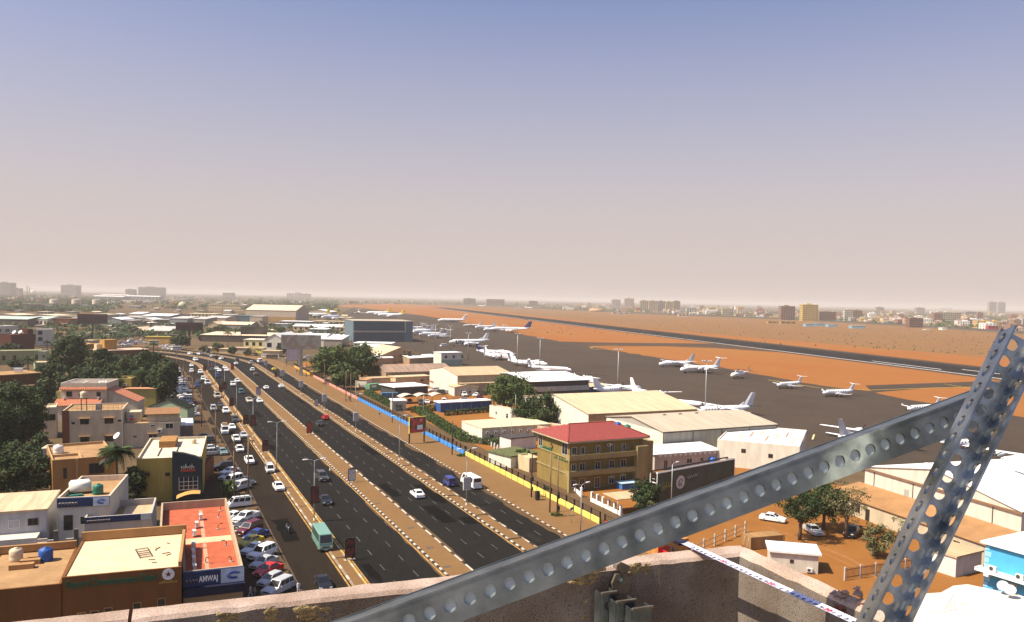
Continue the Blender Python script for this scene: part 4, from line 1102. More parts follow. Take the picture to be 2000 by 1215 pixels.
def aircraft(nose_px, tail_px, kind, label, tailm=None, body=None, r=None, L=None, letters=None, stripe=None, belly=None, group='aircraft parked on the apron', winglet=False, zn=3.0):
 a = G(nose_px[0], nose_px[1], zn)
 dl = dict(jet2=33.0, jet4=46.0, heavy=45.0, rear=30.0, biz=24.0, prop=24.0, propT=25.0, smallT=16.5, jetT=27.0)[kind]
 L = L or dl
 best = None
 for k in range(720):                       # heading whose tail lands on the tail pixel
  h = 2 * math.pi * k / 720
  tx, ty = px_of(a - Vector((math.cos(h), math.sin(h),0)) * L + Vector((0,0,.6)))
  er = (tx - tail_px[0]) ** 2 + 2.0 * (ty - tail_px[1]) ** 2
  if best is None or er < best[0]: best = (er, h)
 h = best[1]
 mid = a - Vector((math.cos(h), math.sin(h),0)) * L / 2
 ang = h - math.pi / 2
 body = body or AW; tailm = tailm or body
 K = dict(
      jet2=dict(r=.055, span=.86, wy=.04, sweep=.20, chord=(.20,.06), low=True, eng='wing2', ttail=False, zc=1.5),
      jet4=dict(r=.043, span=.92, wy=.06, sweep=.30, chord=(.20,.05), low=True, eng='wing4', ttail=False, zc=1.6),
      heavy=dict(r=.052, span=1.05, wy=.06, sweep=.18, chord=(.17,.06), low=False, eng='wing4', ttail=True, zc=1.2),
      rear=dict(r=.048, span=.86, wy=-.03, sweep=.13, chord=(.15,.055), low=True, eng='rear2', ttail=True, zc=1.45),
      biz=dict(r=.052, span=.95, wy=-.04, sweep=.16, chord=(.15,.05), low=True, eng='rear2', ttail=True, zc=1.25),
      prop=dict(r=.058, span=1.22, wy=.05, sweep=.02, chord=(.12,.06), low=False, eng='prop2', ttail=False, zc=1.35),
      propT=dict(r=.056, span=1.12, wy=.05, sweep=.02, chord=(.115,.06), low=False, eng='prop2', ttail=True, zc=1.4),
      smallT=dict(r=.062, span=1.0, wy=.06, sweep=.03, chord=(.13,.06), low=True, eng='prop2', ttail=True, zc=1.35),
      jetT=dict(r=.06, span=1.05, wy=.06, sweep=.10, chord=(.15,.06), low=False, eng='wing4', ttail=True, zc=1.25))[kind]
 R = (r or K['r'] * L)
 zc = R * K['zc'] + (.4 if K['low'] else .0) + .12 * R
 if K['low'] and K['eng'] in ('wing2', 'wing4'): zc = R * 1.0 + 1.9
 t = thing('aircraft', label, 'aeroplane', (mid.x, mid.y, .035), ang, group)
 F_ = fus(L, R, zc, R * .62)
 n = 16
 m = MB()
 m.rings([[(rr * math.cos(2 * math.pi * k / n), y, z + rr * math.sin(2 * math.pi * k / n)) for k in range(n)] for y, rr, z in F_], 0, True, True)
 if belly:
  for i, f in enumerate(m.f):
   c = sum((Vector(m.v[q]) for q in f), Vector()) / len(f)
   if c.z < zc - R * .25 and c.y < -.05 * L: m.m[i] = 1
 fo = m.build('fuselage', [body, belly or body], t)
 m = MB()
 y = L / 2 - L * .012 * 4
 w0 = L / 2 - .055 * L
 for s in (-1,1): m.add([(s * R * .08, w0, zc + R * .50),(s * R * .62, w0 - .02 * L, zc + R * .46),(s * R * .66, w0 - .035 * L, zc + R * .72),(s * R * .08, w0 - .022 * L, zc + R * .82)], [(0,1,2,3) if s > 0 else (3,2,1,0)])
 m.xf(Matrix.Translation((0,.012 * L, .06 * R))); m.build('cockpit_window', AWIN, fo)
 m = MB(); k = int(L * .55 / 1.1)
 for i in range(k):
  yy = L / 2 - .15 * L - i * (L * .60 / k)
  for s in (-1,1):
   j = len(m.v); m.box(R * .93, yy - .17, zc + R * .24, R * .985, yy + .17, zc + R * .24 + .38)
   if s < 0: m.xf(Matrix.Scale(-1,4,(1,0,0)), j)
 stuff(m.build('cabin_windows', AWIN, fo))
 if stripe:
  m = MB()
  for s in (-1,1):
   vs = []
   for y_, rr, z in F_[3:14]: vs += [(s * (rr * .996 + .015), y_, z - rr * .02),(s * (rr * .985 + .015), y_, z + rr * .17)]
   m.add(vs, [(2 * i, 2 * i + 1,2 * i + 3,2 * i + 2) for i in range(10)])
  m.build('cheat_line', stripe, fo)
 sp = K['span'] * L / 2; wy = K['wy'] * L; sw = K['sweep'] * L; c0, c1 = K['chord'][0] * L, K['chord'][1] * L
 zw = zc - R * .62 if K['low'] else zc + R * .88
 dih = .06 * sp if K['low'] else -.015 * sp
 for s in (-1,1):
  m = MB(); surf(m, wy + c0 / 2, wy - c0 / 2, wy + c0 / 2 - sw, wy + c0 / 2 - sw - c1, s * (R * .4 if K['low'] else 0.02), s * sp, zw, zw + dih, .14 * c0 * .9,.1 * c1)
  w = m.build('wing', body, t)
  if winglet:
   m = MB(); m.box(s * sp - .05, wy + c0 / 2 - sw - c1, zw + dih, s * sp + .05, wy + c0 / 2 - sw - .2 * c1, zw + dih + .035 * L); m.build('winglet', body, w)
  def nac(fx, rr, ln, up, dy):
   xx = s * sp * fx; yy = wy + c0 / 2 - sw * fx + dy; zz = zw + dih * fx + up
   q = MB(); q.lathe([(rr * .75, ln / 2),(rr, ln * .42),(rr * 1.05,0),(rr * .6,-ln / 2)], 12); q.xf(Matrix.Translation((xx, yy, zz)) @ Matrix.Rotation(-math.pi / 2,4, 'X'))
   e_ = q.build('engine', body if not stripe else AW, w)
   return xx, yy, zz, e_
  if K['eng'] == 'wing2': nac(.36, R * .46, R * 2.1,-R * .52, R * .9)
  if K['eng'] == 'wing4':
   nac(.34, R * .36, R * 2.2,-R * .5, R * .5); nac(.62, R * .36, R * 2.2,-R * .5, R * .3)
  if K['eng'] == 'prop2':
   xx, yy, zz, e_ = nac(.28, R * .40, R * 3.2,(R * .05 if K['low'] else -R * .2), R * .5)
   propeller(t, xx, yy + R * 1.7, zz, R * 1.25 if kind != 'smallT' else R * 1.3)
 if K['eng'] == 'rear2':
  for s in (-1,1):
   q = MB(); q.lathe([(R * .32, R * 1.5),(R * .42, R * 1.2),(R * .42,-R * .6),(R * .24,-R * 1.5)], 12); q.xf(Matrix.Translation((s * R * 1.32,-.27 * L, zc + R * .45)) @ Matrix.Rotation(-math.pi / 2,4, 'X'))
   q.box(min(s * R * .6, s * R),-.27 * L - R * .5, zc + R * .40, max(s * R * .6, s * R),-.27 * L + R * .5, zc + R * .5); q.build('engine', body, t)
 ht = {'jet2': .175, 'jet4': .17, 'heavy': .16, 'rear': .13, 'biz': .14, 'prop': .20, 'propT': .17, 'smallT': .16, 'jetT': .17}[kind] * L
 z0 = zc + R * .55; y0 = -L / 2 + .20 * L
 m = MB(); fin_surf(m, y0,-L / 2 + .02 * L, -L / 2 + .055 * L, -L / 2 - .025 * L, z0, z0 + ht, .012 * L)
 f_ = m.build('fin', tailm, t)
 if kind in ('prop', 'jet2', 'propT'):
  m = MB(); fin_surf(m, y0 + .10 * L, y0 - .04 * L, y0 - .02 * L, y0 - .05 * L, z0, z0 + ht * .34,.006 * L); m.build('dorsal_fin', body, f_)
 zt = z0 + ht if K['ttail'] else zc + R * .75
 ts = .17 * L if kind != 'heavy' else .16 * L
 ty = -L / 2 + .045 * L if K['ttail'] else -L / 2 + .10 * L
 for s in (-1,1):
  m = MB(); surf(m, ty, ty - .075 * L, ty - .06 * L, ty - .10 * L, s * (.0 if K['ttail'] else R * .15), s * ts, zt, zt + .01 * L, .01 * L, .006 * L); m.build('tailplane', body if not (kind == 'prop' and belly) else PROP, t)
 for x, yy in ((0,.38 * L),(-R * 1.1,-.03 * L),(R * 1.1,-.03 * L)):
  m = MB(); m.tube([(x, yy, .3),(x, yy, zc - R * .6)], .09 if L > 18 else .05,6); g = m.build('landing_gear', STEEL, t)
  q = MB(); rw = max(.25,.016 * L)
  for o_ in (-.22,.22):
   q.rings([[(x + o_ + e_, yy + rw * k_ * math.cos(2 * math.pi * k / 10), rw + rw * k_ * math.sin(2 * math.pi * k / 10)) for k in range(10)] for e_, k_ in ((-.1,.8),(-.1,1),(.1,1),(.1,.8))], 0)
  q.build('wheel', TYRE, g)
 if letters:
  s = -1
  for s, rot in ((-1, Matrix.Rotation(-math.pi / 2,4, 'Z') @ Matrix.Rotation(math.pi / 2,4, 'X')),(1, Matrix.Rotation(math.pi / 2,4, 'Z') @ Matrix.Rotation(math.pi / 2,4, 'X'))):
   me = text_mesh(letters, R * 2.5,.01, 'CENTER', .16); me.materials.append(M('black_lettering', (.01,.01,.015),.5, var=0))
   bm_ = bmesh.new(); bm_.from_mesh(me); bmesh.ops.triangulate(bm_, faces=bm_.faces); bmesh.ops.subdivide_edges(bm_, edges=bm_.edges, cuts=3, use_grid_fill=True); bm_.to_mesh(me); bm_.free()
   me.transform(rot)
   for v in me.vertices:                  # wrap the print round the hull
    dz = max(-.95 * R, min(.95 * R, v.co.z - R * .88)); v.co.z = dz; v.co.x = s * (math.sqrt(R * R - dz * dz) + .03)
   link('lettering', me, fo, (0, L * .25, zc))
  me = text_mesh(letters, R * .6,.01, 'CENTER', .02); me.materials.append(MATS['black_lettering'])
  for s, rot in ((-1,(math.pi / 2,0,-math.pi / 2)),(1,(math.pi / 2,0, math.pi / 2))):
   o = link('lettering', me, f_, (s * .013 * L, -L / 2 + .06 * L, z0 + ht * .35)); o.rotation_euler = rot
 return t
aircraft((877,669),(955,662), 'jet2', 'white airliner with large UN lettering', letters='UN')
aircraft((958,643),(1040,643), 'jet4', 'long white four engine airliner with navy blue fin', tailm=ANAVY, stripe=ANAVY)
aircraft((855,625),(912,620), 'heavy', 'big white high wing freighter on the far apron edge')
aircraft((905,634),(941,633), 'prop', 'cream turboprop behind the long airliner, left of three', body=AG)
aircraft((928,640),(969,636), 'jet2', 'white twin jet between the cream turboprop and the long airliner')
aircraft((944,643),(986,638), 'rear', 'white T tail jet partly behind the nose of the long airliner', tailm=AG)
aircraft((795,640),(827,637), 'rear', 'white T tail jet farthest in the row beside the blue hangar')
aircraft((800,645),(836,641), 'rear', 'white T tail jet second in the row beside the blue hangar')
aircraft((806,649),(847,644), 'jet2', 'white twin jet in the row beside the blue hangar')
aircraft((818,652),(865,649), 'rear', 'white T tail jet fourth in the row beside the blue hangar')
aircraft((836,655),(877,651), 'rear', 'white T tail jet nearest in the row beside the blue hangar')
aircraft((715,612),(776,610), 'jet2', 'white airliner with yellow fin, farther of the pair behind the blue hangar', tailm=AYEL, L=48)
aircraft((738,616),(796,613), 'jet2', 'white airliner with yellow fin, nearer of the pair behind the blue hangar', tailm=AYEL, L=48)
aircraft((588,616),(645,612), 'jet2', 'white airliner with yellow fin beside the huge cream hangar', tailm=AYEL, L=48)
aircraft((628,621),(668,616), 'jet2', 'white airliner with bright yellow fin behind the low roofs', tailm=AYEL, L=48)
aircraft((612,611),(660,606), 'jet2', 'distant white airliner with yellow fin near the huge cream hangar', tailm=AYEL, L=48)
aircraft((703,611),(700,606), 'rear', 'white T tail aircraft seen head on far up the apron', L=40)
aircraft((1003,688),(930,681), 'jetT', 'white high wing jet with navy fin, farthest of the near row', tailm=ANAVY, stripe=ARED)
aircraft((1008,696),(945,690), 'jetT', 'white high wing jet with red stripes in the near row', stripe=ARED)
aircraft((1070,708),(992,702), 'propT', 'white T tail turboprop in the near row before two floodlight masts')
aircraft((1117,719),(1032,714), 'biz', 'slim white business jet behind the white hangar roof', stripe=ARED)
aircraft((1252,754),(1162,750), 'propT', 'large white T tail turboprop beside the tan hangar', L=26)
aircraft((1300,774),(1232,766), 'prop', 'white turboprop whose fin carries a dark badge')
aircraft((1371,784),(1288,776), 'smallT', 'white turboprop behind the ridge of the tan hangar')
aircraft((1357,797),(1472,789), 'prop', 'large white turboprop with blue tail underside', belly=ABLUE)
aircraft((1287,707),(1356,702), 'prop', 'grey and white turboprop at the edge of the orange field', tailm=AG)
aircraft((1329,718),(1407,710), 'jetT', 'white T tail jet with dark red stripes beside the grey turboprop', stripe=ARED)
aircraft((1518,751),(1565,746), 'smallT', 'small white T tail turboprop, left of three by the orange field', zn=2)
aircraft((1607,766),(1668,760), 'smallT', 'small white T tail turboprop, middle of three by the orange field', winglet=True, zn=2)
aircraft((1773,797),(1836,787), 'smallT', 'small white T tail turboprop half hidden by the steel beam', winglet=True, zn=2)
aircraft((1735,842),(1640,846), 'prop', 'white turboprop seen from its tail beside the steel beam', tailm=AG, zn=2.5)
aircraft((1925,862),(1835,868), 'smallT', 'white turboprop glimpsed under the steel beam', zn=2)
aircraft((1948,902),(2060,880), 'prop', 'white turboprop glimpsed right of the steel upright', zn=2.5)
aircraft((934,597.5),(952,597), 'jet2', 'distant white jet across the runway, left one', zn=3)
aircraft((1004,601),(1018,600.5), 'prop', 'distant grey aircraft across the runway, middle one', body=AG, zn=3)
aircraft((1041,601.5),(1014,601), 'jet2', 'distant white jet across the runway, right one', zn=3)
# --- helicopters
def helicopter(nose_px, tail_px, label, nosem):
 a = G(*nose_px, 2.2); b = G(*tail_px, 2.2); d = a - b; ang = math.atan2(d.y, d.x) - math.pi / 2
 L = 18.2; mid = (a + b) / 2
 t = thing('helicopter', label, 'helicopter', (mid.x, mid.y, .035), ang, 'helicopters on the apron')
 secs = [(9.0,.3,1.7),(8.6,.9,1.75),(7.4,1.2,1.9),(2,1.25,1.95),(-.5,1.15,2.0),(-2.2,.6,2.5),(-7.5,.32,2.9),(-8.8,.2,3.1)]
 m = MB(); m.rings([[(rr * math.cos(2 * math.pi * k / 12), y, z + rr * math.sin(2 * math.pi * k / 12)) for k in range(12)] for y, rr, z in secs], 0, True, True)
 for i, f in enumerate(m.f):
  if sum(m.v[q][1] for q in f) / len(f) > 8.0: m.m[i] = 1
 b_ = m.build('fuselage', [AW, nosem], t)
 m = MB(); m.rings([[(x * k, y, z) for x, z in ((-.6,3.0),(-.5,3.9),(.5,3.9),(.6,3.0))] for y, k in ((5.2,.6),(4.6,1),(0,1),(-1.5,.5))], 0, True, False); m.build('engine_cowling', AW, t)
 m = MB(); m.tube([(0,2,3.8),(0,2,4.7)], .18,8); h_ = m.build('rotor_mast', DARKM, t)
 for k in range(5):
  m = MB(); m.box(-.26,.4,-.03,.26,10.4,.03)
  for i, v in enumerate(m.v): m.v[i] = (v[0], v[1], v[2] - .009 * v[1] * v[1])
  m.xf(Matrix.Translation((0,2,4.65)) @ Matrix.Rotation(2 * math.pi * k / 5 + .35,4, 'Z')); m.build('rotor_blade', DARKM, h_)
 m = MB(); fin_surf(m, -7.4,-8.6,-8.8,-9.5,3.0,4.8,.1); m.build('fin', AW, t)
 for k in range(3):
  m = MB(); m.box(-.04,-.12,0,.04,.12,1.9); m.xf(Matrix.Translation((.3,-9.1,4.7)) @ Matrix.Rotation(2 * math.pi * k / 3 + .5,4, 'X')); m.build('tail_blade', DARKM, t)
 m = MB()
 for i in range(5):
  for s in (-1,1):
   m.box(min(s * 1.2, s * 1.235),5.8 - i * 1.15,2.1, max(s * 1.2, s * 1.262),6.3 - i * 1.15,2.55)
 stuff(m.build('cabin_windows', AWIN, b_))
 for x, y in ((0,6.5),(-1.6,.6),(1.6,.6)):
  m = MB(); m.tube([(x, y, .4),(x * .6, y, 1.4)], .08,6); g = m.build('landing_gear', STEEL, t)
  q = MB(); q.rings([[(x + e_, y + .4 * math.cos(2 * math.pi * k / 10),.4 + .4 * math.sin(2 * math.pi * k / 10)) for k in range(10)] for e_ in (-.12,.12)], 0); q.build('wheel', TYRE, g)
helicopter((1416,733),(1476,727), 'white helicopter with yellowish nose at the edge of the orange field', ACR)
helicopter((1165,744),(1122,737), 'white helicopter behind the end of the white hangar roof', AW)
# --- building kit
def corr(name, col, rough=.6, axis='X', scale=9.0, metal=0.0, var=.08, streak=.1):
 """ribbed sheet metal: fine relief and faint streaks"""
 if name in MATS: return MATS[name]
 m = bpy.data.materials.new(name); MATS[name] = m; m.use_nodes = True; t = m.node_tree; b = t.nodes['Principled BSDF']
 b.inputs['Roughness'].default_value = rough; b.inputs['Metallic'].default_value = metal; b.inputs['Specular IOR Level'].default_value = .3
 g = t.nodes.new('ShaderNodeTexCoord')
 w = t.nodes.new('ShaderNodeTexWave'); w.wave_type = 'BANDS'; w.bands_direction = axis; w.inputs['Scale'].default_value = scale * .16; w.wave_profile = 'SIN'
 t.links.new(g.outputs['Object'], w.inputs['Vector'])
 bp = t.nodes.new('ShaderNodeBump'); bp.inputs['Strength'].default_value = .5; bp.inputs['Distance'].default_value = .04
 t.links.new(w.outputs['Fac'], bp.inputs['Height']); t.links.new(bp.outputs[0], b.inputs['Normal'])
 n = t.nodes.new('ShaderNodeTexNoise'); n.inputs['Scale'].default_value = .5; n.inputs['Detail'].default_value = 6
 mp = t.nodes.new('ShaderNodeMapping'); mp.inputs['Scale'].default_value = (2.2,.25,.4) if axis == 'X' else (.25,2.2,.4)
 t.links.new(g.outputs['Object'], mp.inputs[0]); t.links.new(mp.outputs[0], n.inputs['Vector'])
 rp = t.nodes.new('ShaderNodeValToRGB'); rp.color_ramp.elements[0].position = .3; rp.color_ramp.elements[1].position = .7
 rp.color_ramp.elements[0].color = (*[c * (1 - var - streak) for c in col], 1); rp.color_ramp.elements[1].color = (*[min(1, c * (1 + var)) for c in col], 1)
 t.links.new(n.outputs['Fac'], rp.inputs[0]); t.links.new(rp.outputs[0], b.inputs['Base Color'])
 return m
WALLS = {}
def wallm(name, col, var=.10, scale=.5, bump=.08):
 col = (col[0] * .84, col[1] * .82, col[2] * .74)
 return M('wall_' + name, col, .9, var=max(var, .15), scale=scale * 1.6, bump=bump, bscale=12, spec=.15, stretch=(1,1,.28), detail=6)
WINF = M('window_frame_white', (.62,.60,.55),.6, var=.05)
WIND = M('window_frame_dark', (.06,.05,.045),.6, var=.1)
PANE = M('window_glass', (.015,.018,.02),.08, var=0, spec=.6)
WM = {}
def window(par, face, u, z, w, h, B, frame=None, bars=1, name='window', sill=False, paneless=False):
 frame = frame or WINF
 key = (round(w, 2), round(h, 2), frame.name, bars, sill)
 if key not in WM:
  f = MB(); t_ = min(.09, w * .12)
  f.box(-w / 2,-.05,0,-w / 2 + t_, .03, h); f.box(w / 2 - t_, -.05,0, w / 2,.03, h); f.box(-w / 2 + t_, -.05,0, w / 2 - t_, .03, t_); f.box(-w / 2 + t_, -.05, h - t_, w / 2 - t_, .03, h)
  for i in range(1, bars + 1):
   x = -w / 2 + w * i / (bars + 1); f.box(x - t_ / 3,-.045, t_, x + t_ / 3,.03, h - t_)
  if sill: f.box(-w / 2 - .12,-.16,-.1, w / 2 + .12,.02,0)
  p_ = MB(); p_.box(-w / 2 + t_, -.015, t_, w / 2 - t_, .02, h - t_)
  WM[key] = (f.mesh(name, frame), p_.mesh('pane', PANE))
 fm, pm = WM[key]
 W, Dp = B['w'], B['d']
 loc, rz = {'f': ((u, -.012, z),0), 'l': ((-.012, u, z),-math.pi / 2), 'r': ((W + .012, u, z), math.pi / 2), 'b': ((u, Dp + .012, z), math.pi)}[face]
 o = link(name, fm, par, loc, rz)
 if not paneless: link('pane', pm, o)
 return o
def rect(FL, FR, BR, z):
 """three corners in pixels at height z -> origin, angle, width, depth"""
 a, b, c = G(*FL, z), G(*FR, z), G(*BR, z)
 d = b - a; an = math.atan2(d.y, d.x); w = d.length
 n = Vector((-math.sin(an), math.cos(an),0)); dp = (c - b).dot(n)
 return Vector((a.x, a.y, 0)), an, w, dp
def building(name, label, cat, origin, an, w, d, h, wall, roofm, roof='flat', rise=2.0, parapet=.5, pm=None, over=.3, floors=None, group=None, base=0.0, solid=True):
 t = thing(name, label, cat, (origin[0], origin[1], base), an, group)
 B = dict(root=t, w=w, d=d, h=h)
 m = MB()
 if roof in ('flat',):
  m.box(0,0,0, w, d, h, 0, top=False, bottom=False); B['wall'] = m.build('wall', wall, t)
  m = MB(); m.box(.25,.25, h - parapet - .15, w - .25, d - .25, h - parapet); B['roof'] = m.build('roof', roofm, t)
  if parapet > 0:
   m = MB(); k = .25
   m.add([(0,0, h),(w, 0, h),(w, d, h),(0, d, h),(k, k, h),(w - k, k, h),(w - k, d - k, h),(k, d - k, h),(k, k, h - parapet),(w - k, k, h - parapet),(w - k, d - k, h - parapet),(k, d - k, h - parapet)],
                  [(0,1,5,4),(1,2,6,5),(2,3,7,6),(3,0,4,7),(4,5,9,8),(5,6,10,9),(6,7,11,10),(7,4,8,11)])
   B['parapet'] = m.build('parapet', pm or wall, t)
 elif roof == 'slab':
  m.box(0,0,0, w, d, h, 0, top=True, bottom=False); B['wall'] = m.build('wall', wall, t)
  m = MB(); m.box(-over, -over, h + .003, w + over, d + over, h + .28); B['roof'] = m.build('roof', roofm, t)
 elif roof == 'gx':          # ridge along x, gable ends at left and right
  m.add([(0,0,0),(w, 0,0),(w, d, 0),(0, d, 0),(0,0, h),(w, 0, h),(w, d, h),(0, d, h),(0, d / 2, h + rise),(w, d / 2, h + rise)],
              [(0,1,5,4),(2,3,7,6),(1,2,6,9,5),(3,0,4,8,7)]); B['wall'] = m.build('wall', wall, t)
  m = MB(); th = .12; sl = rise / (d / 2); o = over
  m.xprism([(-o, h - sl * o + .03),(d / 2, h + rise + .03),(d + o, h - sl * o + .03),(d + o, h - sl * o + th + .03),(d / 2, h + rise + th + .03),(-o, h - sl * o + th + .03)], -o, w + o); B['roof'] = m.build('roof', roofm, t)
 elif roof == 'gy':          # ridge along y, gable ends front and back
  m.add([(0,0,0),(w, 0,0),(w, d, 0),(0, d, 0),(0,0, h),(w, 0, h),(w, d, h),(0, d, h),(w / 2,0, h + rise),(w / 2, d, h + rise)],
              [(0,1,5,8,4),(2,3,7,9,6),(1,2,6,5),(3,0,4,7)]); B['wall'] = m.build('wall', wall, t)
  m = MB(); th = .12; sl = rise / (w / 2); o = over
  pr = [(-o, h - sl * o + .03),(w / 2, h + rise + .03),(w + o, h - sl * o + .03),(w + o, h - sl * o + th + .03),(w / 2, h + rise + th + .03),(-o, h - sl * o + th + .03)]
  rs = [[(x, y, z) for x, z in pr] for y in (-o, d + o)]
  m.rings(rs, 0, True, False); B['roof'] = m.build('roof', roofm, t)
 elif roof == 'shed':        # single slope, high at the back (rise) 
  m.add([(0,0,0),(w, 0,0),(w, d, 0),(0, d, 0),(0,0, h),(w, 0, h),(w, d, h + rise),(0, d, h + rise)], [(0,1,5,4),(1,2,6,5),(2,3,7,6),(3,0,4,7)]); B['wall'] = m.build('wall', wall, t)
  m = MB(); o = over; sl = rise / d; th = .12
  m.xprism([(-o, h - sl * o + .03),(d + o, h + rise + sl * o + .03),(d + o, h + rise + sl * o + th + .03),(-o, h - sl * o + th + .03)], -o, w + o); B['roof'] = m.build('roof', roofm, t)
 elif roof == 'hip':
  m.box(0,0,0, w, d, h, 0, top=True, bottom=False); B['wall'] = m.build('wall', wall, t)
  o = over; r = min(w, d) / 2
  if w >= d: rd = [(r, d / 2),(w - r, d / 2)]
  else: rd = [(w / 2, r),(w / 2, d - r)]
  m = MB(); vs = [(-o, -o, h + .1),(w + o, -o, h + .1),(w + o, d + o, h + .1),(-o, d + o, h + .1),(*rd[0], h + rise),(*rd[1], h + rise)]
  fs = [(0,1,5,4),(1,2,5),(2,3,4,5),(3,0,4)] if w >= d else [(0,1,4),(1,2,5,4),(2,3,5),(3,0,4,5)]
  m.add(vs, fs); B['roof'] = m.build('roof', roofm, t)
  m = MB(); m.box(-o, -o, h - .2, w + o, d + o, h + .097); B['eave'] = m.build('eave', pm or wall, t)
 return B
def bpx(name, label, cat, FL, FR, BR, h, wall, roofm, z=None, d=None, **k):
 o, an, w, dp = rect(FL, FR, BR or FR, h if z is None else z)
 return building(name, label, cat, o, an, w, d or dp, h, wall, roofm, **k)
def part(B, name, mat, *boxes):
 m = MB()
 for b in boxes: m.box(*b)
 return m.build(name, mat, B['root'])
def loc2w(B, x, y, z): return B['root'].matrix_basis @ Vector((x, y, z))
ACM = M('ac_casing', (.62,.60,.54),.6, var=.08); GRL = M('ac_grille', (.05,.05,.05),.7, var=.1)
def ac_unit(pos, rz, label, s=1.0, group='air conditioners'):
 t = thing('air_conditioner', label, 'air conditioner', pos, rz, group)
 m = MB(); m.box(-.42 * s, -.18 * s, 0,.42 * s, .18 * s, .62 * s); m.build('casing', ACM, t)
 m = MB(); m.lathe([(.24 * s, 0),(.24 * s, .015)], 16); m.xf(Matrix.Translation((-.1 * s, -.18 * s, .31 * s)) @ Matrix.Rotation(math.pi / 2,4, 'X')); m.build('fan_grille', GRL, t)
 m = MB(); m.box(-.36 * s, -.16 * s, -.12,-.28 * s, .16 * s, 0); m.box(.28 * s, -.16 * s, -.12,.36 * s, .16 * s, 0); m.build('bracket', DARKM, t)
 return t
def water_tank(pos, r, h, mat, label, stand=0.0, horiz=False):
 t = thing('water_tank', label, 'tank', pos)
 m = MB()
 if horiz:
  m.lathe([(r * .3,-h / 2),(r * .9,-h / 2 + .15),(r, -h / 2 + .35),(r, h / 2 - .35),(r * .9, h / 2 - .15),(r * .3, h / 2)], 16); m.xf(Matrix.Translation((0,0, stand + r)) @ Matrix.Rotation(math.pi / 2,4, 'Y'))
 else:
  m.lathe([(r * .96,0),(r, .1),(r, h * .3),(r * .97, h * .34),(r, h * .38),(r, h * .78),(r * .8, h * .9),(r * .3, h * .97),(r * .3, h),(.01, h)], 18,(0,0, stand))
 m.build('shell', mat, t)
 if stand:
  for sx_ in (-1,1):
   for sy_ in (-1,1):
    q = MB(); q.box(sx_ * r * .7 - .05, sy_ * r * .7 - .05,0, sx_ * r * .7 + .05, sy_ * r * .7 + .05, stand); q.build('leg', DARKM, t)
  q = MB(); q.box(-r * .95,-r * .95, stand - .1, r * .95, r * .95, stand - .003); q.build('platform', DARKM, t)
 return t
TKW = M('tank_white', (.68,.66,.60),.6, var=.08); TKB = M('tank_blue', (.02,.08,.30),.5, var=.08); TKG = M('tank_green', (.02,.14,.10),.5, var=.08); TKC = M('tank_cream', (.55,.45,.30),.6, var=.08)
def dish(pos, r, az, label, mat=None, tilt=50):
 t = thing('satellite_dish', label, 'dish', pos, az)
 m = MB(); rs = []
 for i in range(5):
  k = max(.02, i / 4.0); rs.append([(r * k * math.cos(2 * math.pi * j / 18), r * k * math.sin(2 * math.pi * j / 18),.28 * r * k * k) for j in range(18)])
 m.rings(rs, 0, False, True)
 m.rings([[(x, y, z - .02) for x, y, z in q] for q in reversed(rs)], 0, False, True)
 mt = Matrix.Translation((0,0, r + .3)) @ Matrix.Rotation(R_(tilt),4, 'X')
 m.xf(mt); m.build('reflector', mat or LAMPW, t)
 m = MB(); m.tube([mt @ Vector((0,-r * .95,.26 * r)), mt @ Vector((0,0, r * .8))], .02,5); m.box(*(mt @ Vector((-.06,-.06, r * .78))), *(mt @ Vector((.06,.06, r * .9)))); m.build('feed_arm', STEEL, t)
 m = MB(); m.tube([(0,.1,0),(0,.1, r + .3)], .045,6); m.build('post', STEEL, t)
 return t
def wframe_row(B, face, n, u0, u1, z, w, h, **k):
 for i in range(n): window(B['wall'], face, u0 + (u1 - u0) * (i / max(1, n - 1)), z, w, h, B, **k)
# --- right side of the avenue: office, hangars, sheds
WHT = wallm('white', (.74,.71,.65)); CRM = wallm('cream', (.62,.50,.33)); TANW = wallm('tan', (.42,.31,.20)); BEI = wallm('beige', (.27,.195,.065),.10)
RWHITE = corr('roof_white', (.80,.79,.76),.55); RCREAM = corr('roof_cream', (.60,.46,.28),.6); RTAN = corr('roof_tan', (.50,.37,.215),.6, axis='X'); RGREY = corr('roof_greytan', (.47,.40,.29),.6)
RWHY = corr('roof_white_y', (.80,.78,.73),.55, axis='Y'); WGREY = corr('wall_ribbed_grey', (.36,.34,.30),.6); WCREAMR = corr('wall_ribbed_cream', (.66,.60,.48),.6); BLUEW = corr('wall_ribbed_blue', (.03,.06,.18),.6)
RBRN = wallm('brown_roof', (.38,.21,.10),.15,.3); RUST = corr('roof_rust', (.36,.24,.17),.8, streak=.35)
c = G(1110.8,959); OA = R_(1.5)
OW, OD, OH = 17.6,13.6,9.9
TILE = M('tile_red', (.27,.056,.047),.75, var=.22, scale=3.0, coord='world')
B = building('office_building', 'beige three storey office with red tiled hip roof beside the yellow fence', 'building', c, OA, OW, OD, OH, BEI, TILE, 'hip', 2.3,0, wallm('eave', (.52,.43,.30)),1.0)
ro, wl = B['root'], B['wall']
tm = MB(); tm.box(-.30,-.02,0,.30,.46,.045)
tme = tm.mesh('roof_tile', TILE)
